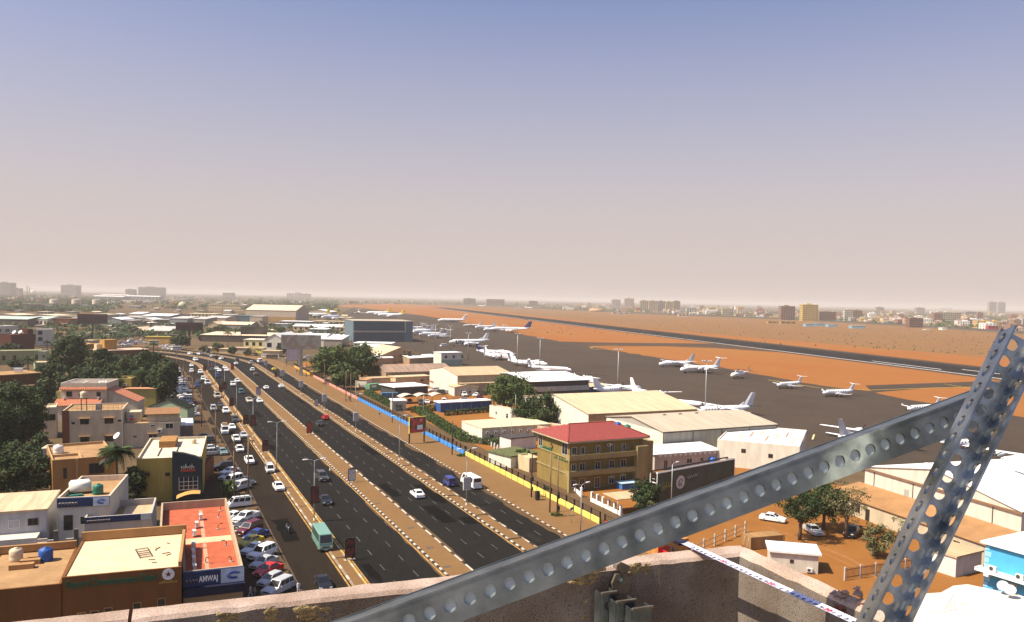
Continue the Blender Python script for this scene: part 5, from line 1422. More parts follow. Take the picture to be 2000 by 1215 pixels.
def lay_tiles(p0, p1, r0t, r1t, n_rows, roofo, step=.62):
 cnt = 0
 big = MB()
 for i in range(n_rows):
  k = i / n_rows
  a = Vector(p0).lerp(Vector(r0t), k); b = Vector(p1).lerp(Vector(r1t), k)
  up = (Vector(r0t).lerp(Vector(r1t),.5) - Vector(p0).lerp(Vector(p1),.5)).normalized()
  L_ = (b - a).length; nn = int(L_ / step); ex = (b - a).normalized(); nz = ex.cross(up).normalized()
  rot = Matrix((ex, up, nz)).transposed().to_4x4()
  for j in range(nn):
   q = a + ex * ((j + .5 + .5 * (i % 2)) * step) + nz * .02
   if (q - a).length > L_ - .25: continue
   mt = Matrix.Translation(q) @ rot @ Matrix.Rotation(-.07,4, 'X')
   if cnt < 300 and i % 1 == 0 and TCOUNT[0] < 300:
    o = link('roof_tile', tme, roofo); o.matrix_local = mt; TCOUNT[0] += 1
   else:
    s_ = len(big.v); big.box(-.30,-.02,0,.30,.46,.045); big.xf(mt, s_)
   cnt += 1
 if big.v: stuff(big.build('more_roof_tiles', TILE, roofo))
TCOUNT = [0]
o_ = 1.0; RI = 2.3; rx0, rx1 = 3.6, OW - 3.2
me = B['roof'].data
for v in me.vertices:
 if v.co.z > OH + 1: v.co.x = rx0 if v.co.x < OW / 2 else rx1
lay_tiles((-o_, -o_, OH + .1),(OW + o_, -o_, OH + .1),(rx0, OD / 2, OH + RI),(rx1, OD / 2, OH + RI),17, B['roof'])
lay_tiles((-o_, OD + o_, OH + .1),(-o_, -o_, OH + .1),(rx0, OD / 2, OH + RI),(rx0, OD / 2, OH + RI),12, B['roof'])
m = MB(); m.tube([(-o_, -o_, OH + .2),(rx0, OD / 2, OH + RI + .12),(rx1, OD / 2, OH + RI + .12),(OW + o_, -o_, OH + .2)], .11,6); m.build('ridge_tiles', TILE, B['roof'])
BEI2 = wallm('beige_light', (.36,.285,.135),.08)
for z in (3.15,6.35):
 part(B, 'balcony', BEI2,(-.9,-1.5, z, OW - 2.6,-.005, z + .28),(-.9,-1.5, z + .28, OW - 2.6,-1.36, z + 1.05),(-.9,-1.36, z + .28,-.76,-.005, z + 1.05))
 part(B, 'string_course', BEI2,(-.16,-.16, z + .05,-.004, OD + .1, z + .3))
part(B, 'stair_tower', BEI2,(OW - 2.5,-1.7,0, OW + .2,-.006,8.3))
part(B, 'corner_pier', BEI2,(-.9,-1.5,0,-.3,-.9,3.14))
for fl, z in enumerate((.6,3.9,7.2)):
 for i, u in enumerate((3.0,6.6,10.0,12.8)):
  if fl == 0 or (fl == 1): window(wl, 'f', u, z if not (fl == 0 and i in (0,1,3)) else .15,1.3,1.6 if not (fl == 0 and i in (0,1,3)) else 2.2, B, bars=1)
  else: window(wl, 'f', u, z, .9,1.5, B, bars=1)
 window(wl, 'f', 1.0, z, 1.1,1.5, B, bars=1)
for u, w_ in ((1.9,2.3),(12.2,1.6)):
 window(wl, 'l', u, 6.9, w_, 2.4, B, bars=1)
ac_unit(loc2w(B, 9.0,-.3,8.5), OA, 'air conditioner under the eave of the red roofed office')
gsc = M('sign_green', (.01,.10,.05),.6, var=.1); dkb = M('sign_dark_brown', (.10,.06,.03),.7, var=.1)
m = MB()
random.seed(11)
yy = OD - 1.0
for k in range(11):                                      # faded green lettering along the road face
 m.box(-.06, yy - .42,6.55,-.003, yy, 7.05 + .12 * (k % 3)); yy -= .5
m.build('sign_lettering', gsc, ro)
m = MB(); yy = 6.2
for k in range(9):
 m.tube([(-.05, yy, 5.75),(-.05, yy - .2,5.55),(-.05, yy - .45,5.75),(-.05, yy - .5,6.0 + .15 * (k % 2))], .07,5)
 if k % 2: m.box(-.07, yy - .3,6.15,-.003, yy - .15,6.3)
 yy -= .62
m.build('sign_script', gsc, ro)
m = MB(); m.tube([(-.08,7.8,7.4),(-.08,7.2,7.3),(-.08,6.9,7.7),(-.08,7.2,8.1),(-.08,7.6,8.0),(-.08,7.3,8.5)], .12,6); m.build('emblem', dkb, ro)
water_tank(loc2w(B, OW - 1.2,4.2, OH + .3),.75,1.7, TKG, 'green water tank on the roof edge of the red roofed office')
water_tank(loc2w(B, OW - 2.6,5.6, OH + .9),.7,1.5, TKB, 'blue water tank beside the green one on the office roof')
part(B, 'rear_annex', BEI2,(OW + .003,.5,0, OW + 3.0,9,8.8))
WP = M('pillar_white', (.78,.76,.72),.8, var=.05)
g0, g1 = G(1119,955), G(1135,970)
def pillar_wall(a, b, n, label, h=1.9, base=.7):
 d_ = b - a; t = thing('pillared_wall', label, 'fence', a, math.atan2(d_.y, d_.x)); L_ = d_.length
 m = MB(); m.box(0,-.12,0, L_, .12, base); m.build('base_wall', WP, t)
 for i in range(n):
  x = L_ * i / (n - 1); m = MB(); m.box(x - .2,-.2,0, x + .2,.2, h); m.build('pillar', WP, t)
  if i < n - 1:
   m = MB()
   for k in range(1,6): xx = x + L_ / (n - 1) * k / 6; m.box(xx - .02,-.02, base, xx + .02,.02, h - .2)
   m.box(x + .2,-.025, h - .25, x + L_ / (n - 1) - .2,.025, h - .2); m.build('grille', DARKM, t)
pillar_wall(G(1119,955), G(1135,971),2, 'short white gate wall at the office corner')
pillar_wall(G(1156,980), G(1212,1007),6, 'white pillared wall along the lane before the office yard')
t = thing('yard_canopy', 'sand coloured canopy roof beside the blue edged shed in the office yard', 'canopy', G(1205,1010))
m = MB(); m.box(0,0,3.0,8,5,3.12); m.build('roof', RTAN, t)
for x, y in ((.2,.2),(7.8,.2),(.2,4.8),(7.8,4.8)):
 q = MB(); q.tube([(x, y, 0),(x, y, 3)], .05,6); q.build('post', STEEL, t)
t = thing('kiosk', 'small kiosk with pale blue roof under the office', 'kiosk', G(1215,957)); m = MB(); m.box(0,0,0,4.2,2.2,1.2); m.build('wall', M('kiosk_blue', (.05,.16,.42),.7, var=.08), t); m = MB(); m.box(-.2,-.2,1.2,4.4,2.4,1.3); m.build('roof', M('pale_blue_roof', (.42,.55,.62),.6, var=.06), t)
B = bpx('hangar', 'grey ribbed hangar with pale tan roof behind the red roofed office', 'hangar', (1295.5,844),(1516,829), None, 7.0, WGREY, RGREY, d=26, roof='gx', rise=1.9, over=.35)
part(B, 'gable_end', WHT, (-.06,.0,0,-.003, B['d'], 7.0))
part(B, 'eave_trim', WIND, (-.4,-.42,6.75, B['w'] + .4,-.352,7.0))
for k in range(5): part(B, 'downpipe', WIND, (B['w'] * k / 4 - .06,-.1,0, B['w'] * k / 4 + .06,-.003,6.8))
for k, x in enumerate((.26,.40,.55)):
 m = MB(); m.box(-.5,-.4,0,.5,.4,.5); o = m.build('roof_vent', CONC, B['roof'], (B['w'] * x, 12.4,8.75))
B = bpx('hangar', 'big hangar with cream yellow roof and white gable by the apron', 'hangar', (1150,809),(1362,799), None, 8.0, TANW, RCREAM, d=40, roof='gx', rise=2.9, over=.35)
part(B, 'gable_end', WHT, (-.06,0,0,-.003, B['d'], 8.0))
m = MB(); m.add([(-.063,0,8.0),(-.063,40,8.0),(-.063,20,10.85)], [(0,2,1)]); m.build('gable_end', WHT, B['root'])
part(B, 'fascia_band', wallm('band_brown', (.33,.22,.15)),(-.3,-.45,6.6, B['w'] + .3,-.36,7.7))
part(B, 'hangar_door', GRL, (1,-.12,0,9.5,-.004,4.8))
part(B, 'gable_trim', WIND, (-.075,19.9,3,-.064,20.1,10.7))
bpx('annex', 'low flat annex with sandy roof beside the dark yard tree', 'building', (1122,841),(1148,835),(1140,812),4.0, CRM, RBRN, d=12, parapet=.5, pm=wallm('pinkwhite', (.70,.58,.48)))
B = bpx('annex', 'small white flat roofed house between palm and dark tree', 'building', (998,800),(1011,799),(1010,787),3.8, WHT, CONC, d=12, parapet=.6, pm=wallm('pinkwhite', (.70,.58,.48)))
window(B['wall'], 'l', 2.0,0.1,1.0,2.2, B, frame=WIND); window(B['wall'], 'l', 8,1.2,.9,1.1, B)
B = bpx('prefab_cabin', 'long cream prefab cabin with flat roof and wall air conditioners', 'cabin', (942,838),(1076,829.5), None, 4.0, wallm('cabin', (.60,.54,.42)), wallm('cabin_roof', (.66,.58,.42),.06), d=13, roof='slab', over=.12)
part(B, 'end_wall', WHT, (-.05,0,0,-.003,13,3.95))
window(B['wall'], 'l', 6,1.4,.9,1.1, B)
for i in range(7): window(B['wall'], 'f', 2.8 + i * (B['w'] - 5) / 6,1.2,1.2,1.2, B)
for i in range(8): ac_unit(loc2w(B, 1.4 + i * (B['w'] - 3) / 7.2,-.22,2.7), B['root'].rotation_euler.z, 'wall air conditioner on the cream cabin, %s from the left' % ordinal(i),.9, 'cabin air conditioners')
bpx('shed', 'small dark roofed shed with white ribbed front below the cream cabin', 'shed', (998,858),(1047,853), None, 2.9, corr('wall_ribbed_white', (.62,.60,.56),.7), WIND, d=5, roof='slab', over=.15)
bpx('shed', 'grass roofed low hut beside the round bush', 'shed', (998,893),(1052,885), None, 2.6, WHT, M('green_thatch', (.10,.11,.04),.95, var=.3, scale=1), d=8, roof='slab', over=.3)
bpx('gate_lodge', 'small cream gate lodge with white railing against the office', 'building', (1034,895),(1055,893), None, 3.2, CRM, CRM, d=5, roof='flat', parapet=.3)
m = MB()
pA, pB = G(953,868), G(992,896)
t = thing('white_crates', 'row of broken white frames along the lane edge', 'frame', pA, math.atan2((pB - pA).y, (pB - pA).x))
for i in range(7):
 q = MB(); x = i * .1666 * (pB - pA).length * .9; q.box(x, 0,0, x + .9,.1,1.2); q.box(x, .9,0, x + .9,1.0,1.0); q.build('frame', M('weathered_white', (.5,.48,.44),.9, var=.2), t)
B = bpx('long_shed', 'long white shed with scalloped roof edge behind the red roofed office', 'shed', (1279,888),(1404,879), None, 3.6, wallm('shed_grey', (.55,.52,.49)), RWHITE, d=7, roof='shed', rise=.5, over=.5)
for k in range(26): part(B, 'awning_scallop', M('scallop_white', (.7,.68,.65),.7, var=.05) if k % 2 else M('scallop_grey', (.4,.38,.38),.7, var=.05),(.2 + k * B['w'] / 26,-.56,3.0,.2 + (k + .8) * B['w'] / 26,-.52,3.5))
for k, (u, ww, hh, z) in enumerate(((3,1.1,2.2,.05),(9.5,1.6,1.2,1.0),(13,1.1,1.0,1.2),(16,.9,2.1,.05),(19.5,1.0,2.2,.05))):
 if u < B['w']: window(B['wall'], 'f', u, z, ww, hh, B, frame=WIND if k in (3,4) else WINF)
def container(pos, rz, L_, col, label, h=2.5, w=2.4):
 mt = corr('container_' + col[0], col[1], .7, 'X', 14, streak=.2)
 t = thing('shipping_container', label, 'container', pos, rz)
 m = MB(); m.box(0,0,0.1, L_, w, h); m.build('body', mt, t)
 m = MB()
 for x in (0, L_): 
  for y in (0, w): m.box(x - .08, y - .08,0, x + .08, y + .08, h + .03)
 m.build('corner_posts', mt, t)
 for k in (0,1):
  m = MB(); m.box(-.05,.1 + k * (w / 2 - .04),.2,-.003, w / 2 - .06 + k * (w / 2 - .04), h - .1); d_ = m.build('door', mt, t)
  q = MB(); q.tube([(-.08,.5 + k * 1.1,.2),(-.08,.5 + k * 1.1, h - .15)], .025,5); q.build('lock_bar', STEEL, d_)
 return t
for i, (x, y, L_) in enumerate(((1312,916,3.2),(1331,913,3.2))):
 container(G(x, y),.1, L_, ('orange', (.42,.17,.04)), 'orange metal crate in the shed yard, %s one' % ('left', 'right')[i], 1.8,1.6)
container(G(1286,910),.1,3.2,('darkgreen', (.03,.06,.05)), 'dark green tank box in the corner of the shed yard', 2.4,2.0)
water_tank(G(1391,911),.75,2.2, M('barrel_blue', (.02,.12,.55),.5, var=.05), 'bright blue barrel standing by the long white shed')
B = bpx('workshop', 'white walled workshop with large pale roof beside the beam', 'building', (1401,858),(1562,872), None, 6.2, WHT, RWHITE, d=26, roof='flat', parapet=.25)
for u, z in ((6,3.6),(12,3.0),(17.5,2.4)):
 if u < B['w']: window(B['wall'], 'f', u, z, 1.0,.9, B, frame=WIND)
for k in range(9):
 part(B, 'roof_light', M('roof_light_rust', (.38,.20,.12),.7, var=.2) if k % 2 else M('roof_light_lemon', (.62,.52,.22),.6, var=.1),(4 + k * 2.0,5 + (k % 3) * 4,5.96,4.4 + k * 2.0,13 + (k % 3) * 4,5.99))
m = MB()
t = thing('pipe_rack', 'long thin pipe rack in front of the white workshop', 'rack', G(1437,905),-.35)
for x in (0,5,10):
 q = MB(); q.tube([(x, 0,0),(x, 0,2.6)], .06,6); q.build('post', STEEL, t)
q = MB(); q.tube([(-.3,0,2.6),(10.5,0,2.6)], .05,6); q.tube([(-.3,0,2.3),(10.5,0,2.3)], .04,6); q.build('pipe', STEEL, t)
W2 = corr('wall_ribbed_ivory', (.62,.56,.46),.6, 'X', 8)
o1, o2 = G(1690,912,7.5), G(1996,1000,7.5)
d_ = o2 - o1; an = math.atan2(d_.y, d_.x)
B = building('hangar', 'huge white roofed hangar with ivory ribbed wall behind the steel upright', 'hangar', o1, an, d_.length, 38,7.5, W2, RWHY, 'gy', 3.0, over=.25)
B['root']['label'] = 'huge white roofed hangar with ivory ribbed wall behind the steel upright'
part(B, 'eave_trim', wallm('trim_brown', (.26,.15,.09)),(-.3,-.33,7.1, B['w'] + .3,-.27,7.45))
for x in (2.5, B['w'] * .36, B['w'] * .63, B['w'] * .85): part(B, 'downpipe', WIND, (x - .05,-.12,0, x + .05,-.004,7.3))
part(B, 'vent_panel', WGREY, (B['w'] * .3,-.06,4.2, B['w'] * .3 + 1.0,-.003,5.6))
m = MB(); m.box(8,6,9.3,18,6.6,9.7); m.box(14,14,10.3,24,14.6,10.6); m.build('roof_vent', RWHITE, B['root'])
LW = B['w'] + 2
t_an = an
L1 = building('lean_to', 'long low lean to with brown roof along the white hangar', 'shed', o1 + Vector((math.cos(an), math.sin(an),0)) * -1 + Vector((math.sin(an),-math.cos(an),0)) * 7.0, an, LW, 6.6,3.0, wallm('leanto', (.55,.47,.36)), RBRN, 'shed', 1.2, over=.3)
for u, w_, h_, z in ((7,2.2,1.6,.9),(10,1.0,2.1,.05),(24,1.3,.8,1.3),(29,1.2,.9,1.2)):
 if u < LW: window(L1['wall'], 'f', u, z, w_, h_, L1, frame=WIND)
B = bpx('site_cabin', 'white site cabin with flat white roof on the orange yard', 'cabin', (1505,1077),(1599,1085), None, 2.7, wallm('cabin_white', (.62,.58,.54)), RWHITE, d=4.2, roof='slab', over=.35)
window(B['wall'], 'f', B['w'] * .45,1.3,.5,.5, B, frame=WIND)
ac_unit(loc2w(B, B['w'] * .82,-.25,.3), B['root'].rotation_euler.z, 'air conditioner on the wall of the white site cabin', .9)
container(G(1466,1075),-.12,6.0,('tan', (.34,.19,.07)), 'rusty tan container beside the white site cabin', 2.0,2.4)
p0 = G(1650,1134); p1 = G(1930,1090)
d_ = p1 - p0
t = thing('picket_fence', 'dark red picket fence with concrete posts across the orange yard', 'fence', p0, math.atan2(d_.y, d_.x))
n_ = int(d_.length / .22)
PKT = M('picket_red', (.12,.04,.03),.7, var=.2); pkm = MB(); pkm.box(-.025,-.02,.15,.025,.02,1.75); pkm = pkm.mesh('picket', PKT)
pom = MB(); pom.box(-.12,-.12,0,.12,.12,1.9); pom = pom.mesh('post', CONC)
rlm = MB(); rlm.box(0,-.02,.4, d_.length, .02,.47); rlm.box(0,-.02,1.45, d_.length, .02,1.52); rlm.build('rail', PKT, t)
for i in range(n_):
 if i % 13 == 0: link('post', pom, t, (i * .22,0,0))
 else: link('picket', pkm, t, (i * .22,0,0))
bpx('shed', 'ribbed grey shed with tan roof beside the blue house', 'shed', (1868,1090),(1918,1078), None, 2.8, corr('wall_ribbed_white', (.62,.60,.56),.7), RTAN, d=5, roof='slab', over=.2)
p0 = G(1352,1085); p1 = G(1455,1040)
d_ = p1 - p0; t = thing('post_fence', 'concrete post fence with rusty rails seen past the parapet corner', 'fence', p0, math.atan2(d_.y, d_.x))
for i in range(6): link('post', pom, t, (i * d_.length / 5,0,0))
q = MB(); q.box(0,-.03,.5, d_.length, .03,.6); q.box(0,-.03,1.3, d_.length, .03,1.4); q.build('rail', RUST, t)
t = thing('stall', 'orange covered stall with red front below the parapet', 'stall', G(1285,1090),.1); m = MB(); m.box(0,0,0,6,3,2.2); m.build('cover', M('orange_cover', (.45,.20,.05),.9, var=.3, scale=1.5), t); m = MB(); m.box(-.05,-.06,0,2.2,-.003,1.6); m.build('front_panel', FR, t)
BL = M('wall_sky_blue', (.07,.36,.60),.85, var=.08, scale=.6); BL2 = M('wall_sky_blue_light', (.25,.55,.75),.85, var=.06, scale=.6)
o1 = G(1926,1058,7.0)
B = building('blue_house', 'sky blue two storey house with white roof at the right edge', 'house', o1, R_(-86),16,12,7.0, BL, RWHY, 'hip', 1.6,0, WP, .5)
part(B, 'balcony', WP, (-.4,-1.6,3.3,16,-.004,3.55),(-.4,-1.6,3.55,-.2,-.004,3.75))
for x in (1.0,7.5,11): part(B, 'beam_end', WP, (x, -1.9,3.0, x + .6,-.005,3.3))
for i in range(8): part(B, 'quoin', BL2,(-.04,-.05,.2 + i * .82,.55 if i % 2 else .8,-.004,.85 + i * .82))
for u in (6.2,10.5,13.8): window(B['wall'], 'f', u, 4.3,1.5,1.5, B)
window(B['wall'], 'f', 3.6,.9,1.3,1.6, B); window(B['wall'], 'f', 8,.9,1.3,1.6, B)
for i, u in enumerate((1.6,5.0)): ac_unit(loc2w(B, u, -.9,3.62), R_(-86), 'outdoor air conditioner on the blue house balcony, %s one' % ('left', 'right')[i], 1.1)
ac_unit(loc2w(B, 4.9,-.3,.9), R_(-86), 'small air conditioner low on the blue house wall', .8)
pts = [G(1750,1160,4.5), G(1800,1180,4.5), G(1860,1143,4.5), G(1900,1137,4.5), G(2060,1160,4.5), G(2100,1300,4.5), G(1850,1330,4.5), G(1740,1215,4.5)]
pts = [G(1796,1160,4.5), G(1838,1157,4.5), G(1862,1144,4.5), G(1890,1141,4.5), G(2010,1167,4.5), G(2100,1200,4.5), G(2120,1300,4.5), G(1860,1300,4.5), G(1780,1205,4.5)]
t = thing('flat_house', 'low house with curved dusty white roof slab below the blue house', 'house', (0,0,0))
m = MB(); m.prism([(p.x, p.y) for p in pts], 4.2,4.5,0, True, True); m.build('roof', M('roof_white_wash', (.50,.44,.36),.85, col2=(.72,.68,.60), scale=.45, coord='world', detail=7), t)
cx_ = sum((p for p in pts), Vector()) / len(pts)
m = MB(); m.prism([tuple((cx_ + (p - cx_) * .9))[:2] for p in pts], 0,4.197,0, False); m.build('wall', WHT, t)
for i, (x, y) in enumerate(((1958,1160),(1972,1168))):
 dish(G(x, y, 4.5),.62, R_(-60), 'white satellite dish on the white slab roof, %s one' % ('left', 'right')[i])
t = thing('roof_trellis', 'thin white metal frame standing on the white slab roof', 'frame', G(1845,1195,4.5))
for k in range(4):
 q = MB(); q.tube([(k * .5,0,0),(k * .5 + .2,.1,2.2)], .03,5); q.build('rod', LAMPW, t)
q = MB(); q.tube([(0,0,.2),(1.6,.1,1.9)], .025,5); q.tube([(1.6,0,.2),(.1,.1,1.9)], .025,5); q.build('brace', LAMPW, t)
# --- compound between the trees
B = bpx('hangar', 'white fronted hangar with tan roof and white gable by the yard', 'hangar', (894,734),(1002,731), None, 7.5, wallm('hang_wall', (.42,.36,.28)), RTAN, d=30, roof='gx', rise=2.0, over=.3)
part(B, 'gable_end', WHT, (-.08,0,0,-.003,30,7.5)); m = MB(); m.add([(-.083,0,7.5),(-.083,30,7.5),(-.083,15,9.45)], [(0,2,1)]); m.build('gable_end', WHT, B['root'])
part(B, 'lower_roof', RTAN, (0,-3.5,4.6, B['w'], -.004,4.8)); part(B, 'lower_wall', wallm('hang_wall', (.42,.36,.28)),(.2,-3.2,0, B['w'] - .2,-3.0,4.6))
B = bpx('hangar', 'hangar with dazzling white roof in front of the business jet', 'hangar', (1036,746),(1150,742), None, 7.0, WIND, RWHITE, d=36, roof='gx', rise=1.6, over=.5)
part(B, 'front_lintel', wallm('lintel_grey', (.5,.5,.48)),(0,-.5,3.2, B['w'], -.01,5.0))
B = bpx('blue_shed', 'dark blue shed with cream roof strip below the white hangar', 'shed', (1039,757),(1100,754), None, 3.4, BLUEW, RCREAM, d=6, roof='shed', rise=.6, over=.6)
for u in (12,16,20,24):
 if u < B['w'] - 1: window(B['wall'], 'f', u, 1.0,1.4,1.1, B)
B = bpx('blue_shed', 'second dark blue shed with cream roof strip by the tan hangar', 'shed', (1101,757),(1188,755), None, 3.4, BLUEW, RCREAM, d=6, roof='shed', rise=.6, over=.6)
B = bpx('small_house', 'small white gabled house at the compound car park', 'house', (888,757),(934,756), None, 3.4, wallm('house_grey', (.52,.47,.40)), RTAN, d=8, roof='gy', rise=.9, over=.3)
part(B, 'end_wall', WHT, (-.05,0,0,-.003,8,3.35))
for u, z, w_, h_ in ((3,.1,1.0,2.1),(6.2,1.3,.7,.7),(9.5,1.3,1.0,.7)):
 if u < B['w']: window(B['wall'], 'f', u, z, w_, h_, B, frame=WIND)
B = bpx('canopy_shed', 'flat white shade canopy in the compound', 'canopy', (772,757.5),(836,754), None, 3.6, GRL, RWHITE, d=12, roof='slab', over=.6)
B = bpx('hut', 'small white roofed hut at the hedge corner', 'hut', (767,784),(793,783.5), None, 3.2, wallm('hut', (.50,.50,.48)), RWHITE, d=5.5, roof='slab', over=.35)
B = bpx('blue_shed', 'long blue shed with thin white roof behind the clipped hedge', 'shed', (860,788),(960,783), None, 3.0, corr('wall_blue_mid', (.03,.09,.26),.6), RWHITE, d=5, roof='slab', over=.25)
for k in range(6): part(B, 'post', STEEL, (B['w'] * k / 5 - .04,-.12,0, B['w'] * k / 5 + .04,-.05,3.0))
SAIL = M('shade_cloth', (.55,.46,.36),.9, var=.12, scale=.6)
for i, (x, y) in enumerate(((800,789),(829,788),(858,787))):
 p = G(x, y); t = thing('shade_sail_carport', 'arched shade cloth carport, %s of three' % ('left', 'middle', 'right')[i], 'carport', p, .05, 'arched carports')
 m = MB(); n = 10; wv = 6.2; rs = []
 for yy in (0,5.0): rs.append([(-wv / 2 + wv * k / n, yy, 2.4 + .95 * math.sin(math.pi * k / n)) for k in range(n + 1)])
 m.rings(rs, 0, False, True, closed=False); rs2 = [[(a_, b_, c_ - .05) for a_, b_, c_ in q] for q in reversed(rs)]; m.rings(rs2,0, False, True, closed=False); m.build('cloth', SAIL, t)
 for xx in (-wv / 2, wv / 2):
  q = MB(); q.tube([(xx, .1,0),(xx, .1,2.4)], .06,6); q.tube([(xx, 4.9,0),(xx, 4.9,2.4)], .06,6); q.build('posts', M('post_rust', (.25,.08,.05),.7, var=.1), t)
for i, (x, y) in enumerate(((852,756),(868,755),(884,757))):
 p = G(x, y); t = thing('pointed_canopy', 'brick red pointed canopy in the compound, %s of three' % ('left', 'middle', 'right')[i], 'canopy', p, 0, 'pointed canopies')
 m = MB(); m.add([(-2.6,-2.6,2.5),(2.6,-2.6,2.5),(2.6,2.6,2.5),(-2.6,2.6,2.5),(0,0,4.2)], [(0,1,4),(1,2,4),(2,3,4),(3,0,4)]); m.build('cloth', M('brick_cloth', (.30,.10,.07),.9, var=.15), t)
 for xx in (-2.5,2.5):
  for yy in (-2.5,2.5): q = MB(); q.tube([(xx, yy, 0),(xx, yy, 2.5)], .05,5); q.build('post', STEEL, t)
ct = container(G(722,764),0.5,6.0,('green', (.13,.30,.17)), 'green shipping container with white lettering patch beside the hedge', 2.7)
m = MB(); m.box(1.0,-.02,1.4,3.6,-.003,2.1); m.build('lettering_patch', LAMPW, ct)
container(G(753,760),0.2,8.0,('maroon', (.16,.05,.04)), 'maroon shipping container behind the green one', 2.6)
container(G(746,781),-.1,6.0,('blue', (.06,.16,.26)), 'blue shipping container beside the hut', 2.5)
t = container(G(795,752),0.05,6.0,('black', (.03,.035,.035)), 'dark container by the flat roofed stores', 2.7)
B = bpx('store', 'flat cream store with two windows behind the dark container', 'building', (773,738),(842,735), None, 3.6, CRM, RCREAM, d=7, roof='slab', over=.2)
for u in (12.5,16,19):
 if u < B['w']: window(B['wall'], 'f', u, 1.6,1.1,.8, B, frame=WIND)
bpx('store', 'low cream store running left of the flat stores', 'building', (700,741),(772,738), None, 3.0, CRM, RTAN, d=6, roof='slab', over=.2)
B = bpx('gate_cabin', 'small cabin with orange roof beside the fence lane', 'cabin', (697,742),(716,743), None, 3.0, WHT, M('roof_orange', (.50,.24,.12),.8, var=.15), d=5, roof='slab', over=.2)
bpx('gate_cabin', 'tiny dark fronted cabin beside the orange roofed one', 'cabin', (676,741),(695,741), None, 2.8, wallm('dk', (.12,.11,.10)), CRM, d=5, roof='slab', over=.2)
t = thing('green_canopy', 'small green canopy in the compound', 'canopy', G(853,742)); m = MB(); m.add([(-4,-3,3.2),(4,-3,3.2),(4,3,3.2),(-4,3,3.2),(0,0,4.6)], [(0,1,4),(1,2,4),(2,3,4),(3,0,4)]); m.build('cloth', M('green_cloth', (.06,.22,.13),.9, var=.1), t)
for xx in (-3.8,3.8): q = MB(); q.tube([(xx, -2.8,0),(xx, -2.8,3.2)], .05,5); q.build('post', STEEL, t)
t = thing('stair_tower', 'white outside stair tower at the gable of the white fronted hangar', 'stairs', G(884,757))
m = MB(); m.box(0,0,0,1.2,1.2,5.5); m.build('tower', WHT, t)
for k in range(8): q = MB(); q.box(1.2 + k * .35,0,5 - k * .62,1.55 + k * .35,1.0,5.15 - k * .62); q.build('step', STEEL, t)
t = thing('goods_gantry', 'rusty open steel gantry beside the blue shed', 'gantry', G(886,797)); 
for xx in (0,3.5): q = MB(); q.box(xx, 0,0, xx + .15,.15,3.4); q.build('post', RUST, t)
q = MB(); q.box(-.4,0,3.4,4.2,.15,3.6); q.build('beam', RUST, t)
# --- further hangars up the apron
B = bpx('rusty_shed', 'long shed with patchy brown corrugated roof behind the compound', 'shed', (754,727.5),(886,724), None, 5.0, wallm('rust_wall', (.36,.28,.2)), RUST, d=22, roof='gx', rise=2.4, over=.4)
B = bpx('office_block', 'white two storey block at the edge of the apron', 'building', (862,690),(903,689), None, 7.0, WHT, RWHITE, d=9, roof='slab', over=.2)
for u in (3,8,13.5): window(B['wall'], 'f', u, 4.0,1.6,1.8, B)
part(B, 'plinth', M('plinth_green', (.30,.38,.30),.8, var=.08),(0,-.05,0, B['w'], -.004,3.2))
B = bpx('warehouse', 'tan gabled warehouse in front of the blue hangar', 'warehouse', (742,695),(822,693), None, 4.5, TANW, RCREAM, d=26, roof='gy', rise=4.6, over=.4)
B = bpx('low_roof', 'low white gabled shed beside the white two storey block', 'shed', (800,700),(855,697), None, 3.2, TANW, RWHITE, d=12, roof='gx', rise=1.2)
B = bpx('white_shed', 'cluttered white shed left of the low white gabled shed', 'shed', (728,700),(768,699), None, 3.4, TANW, RWHITE, d=14, roof='gx', rise=1.6)
BH = M('hangar_blue_grey', (.10,.15,.18),.7, var=.10, scale=.2); BHD = M('hangar_door_blue', (.055,.085,.105),.7, var=.10, scale=.2)
pL, pR = G(690,668), G(806,668)
hgt = (668 - 627) * dist(pL) / F
B = building('blue_hangar', 'large blue grey hangar with two tiers of sliding doors', 'hangar', pL, math.atan2((pR - pL).y, (pR - pL).x),(pR - pL).length, 45, hgt, BH, wallm('roof_grey', (.45,.40,.34)), 'slab', over=.3)
w_ = B['w']
part(B, 'frame_band', wallm('band_grey', (.50,.47,.42)),(0,-.5, hgt * .47, w_ * .86,-.01, hgt * .54)); part(B, 'frame_band', wallm('band_grey', (.50,.47,.42)),(w_ * .86,-.5, hgt * .47, w_ * .88,-.01, hgt))
for tier in (0,1):
 for k in range(5):
  part(B, 'door_leaf', BHD, (w_ * .02 + k * w_ * .168,-.35 - .06 * (k % 2), hgt * (.02 if tier == 0 else .56), w_ * .02 + k * w_ * .168 + w_ * .164,-.012, hgt * (.46 if tier == 0 else .97)))
# --- left side: bank, shops and houses
BRW = wallm('bank_brown', (.20,.085,.028),.1); BRN2 = wallm('bank_brown_light', (.42,.24,.11),.1); DUST = M('dusty_roof', (.34,.205,.098),.95, var=.2, scale=.5, coord='world', spec=.1)
CRR = M('cream_roof', (.60,.46,.30),.9, var=.12, scale=.5, coord='world', spec=.1); REDR = M('red_roof_paint', (.40,.10,.05),.9, var=.2, scale=.9, coord='world', spec=.1); WHR = M('white_roof_paint', (.60,.50,.38),.9, var=.18, scale=.7, coord='world', spec=.1)
def fit(o, w, h):
 xs = [v.co.x for v in o.data.vertices]; ys = [v.co.y for v in o.data.vertices]
 o.scale = (w / (max(xs) - min(xs)), h / (max(ys) - min(ys)),1)
B = bpx('bank_building', 'brown bank building with cream roof and green lettering in the near left corner', 'bank', (121,1128),(354,1107), None, 8.0, BRW, CRR, d=13.4, parapet=.12)
wl, ro = B['wall'], B['root']; W_ = B['w']
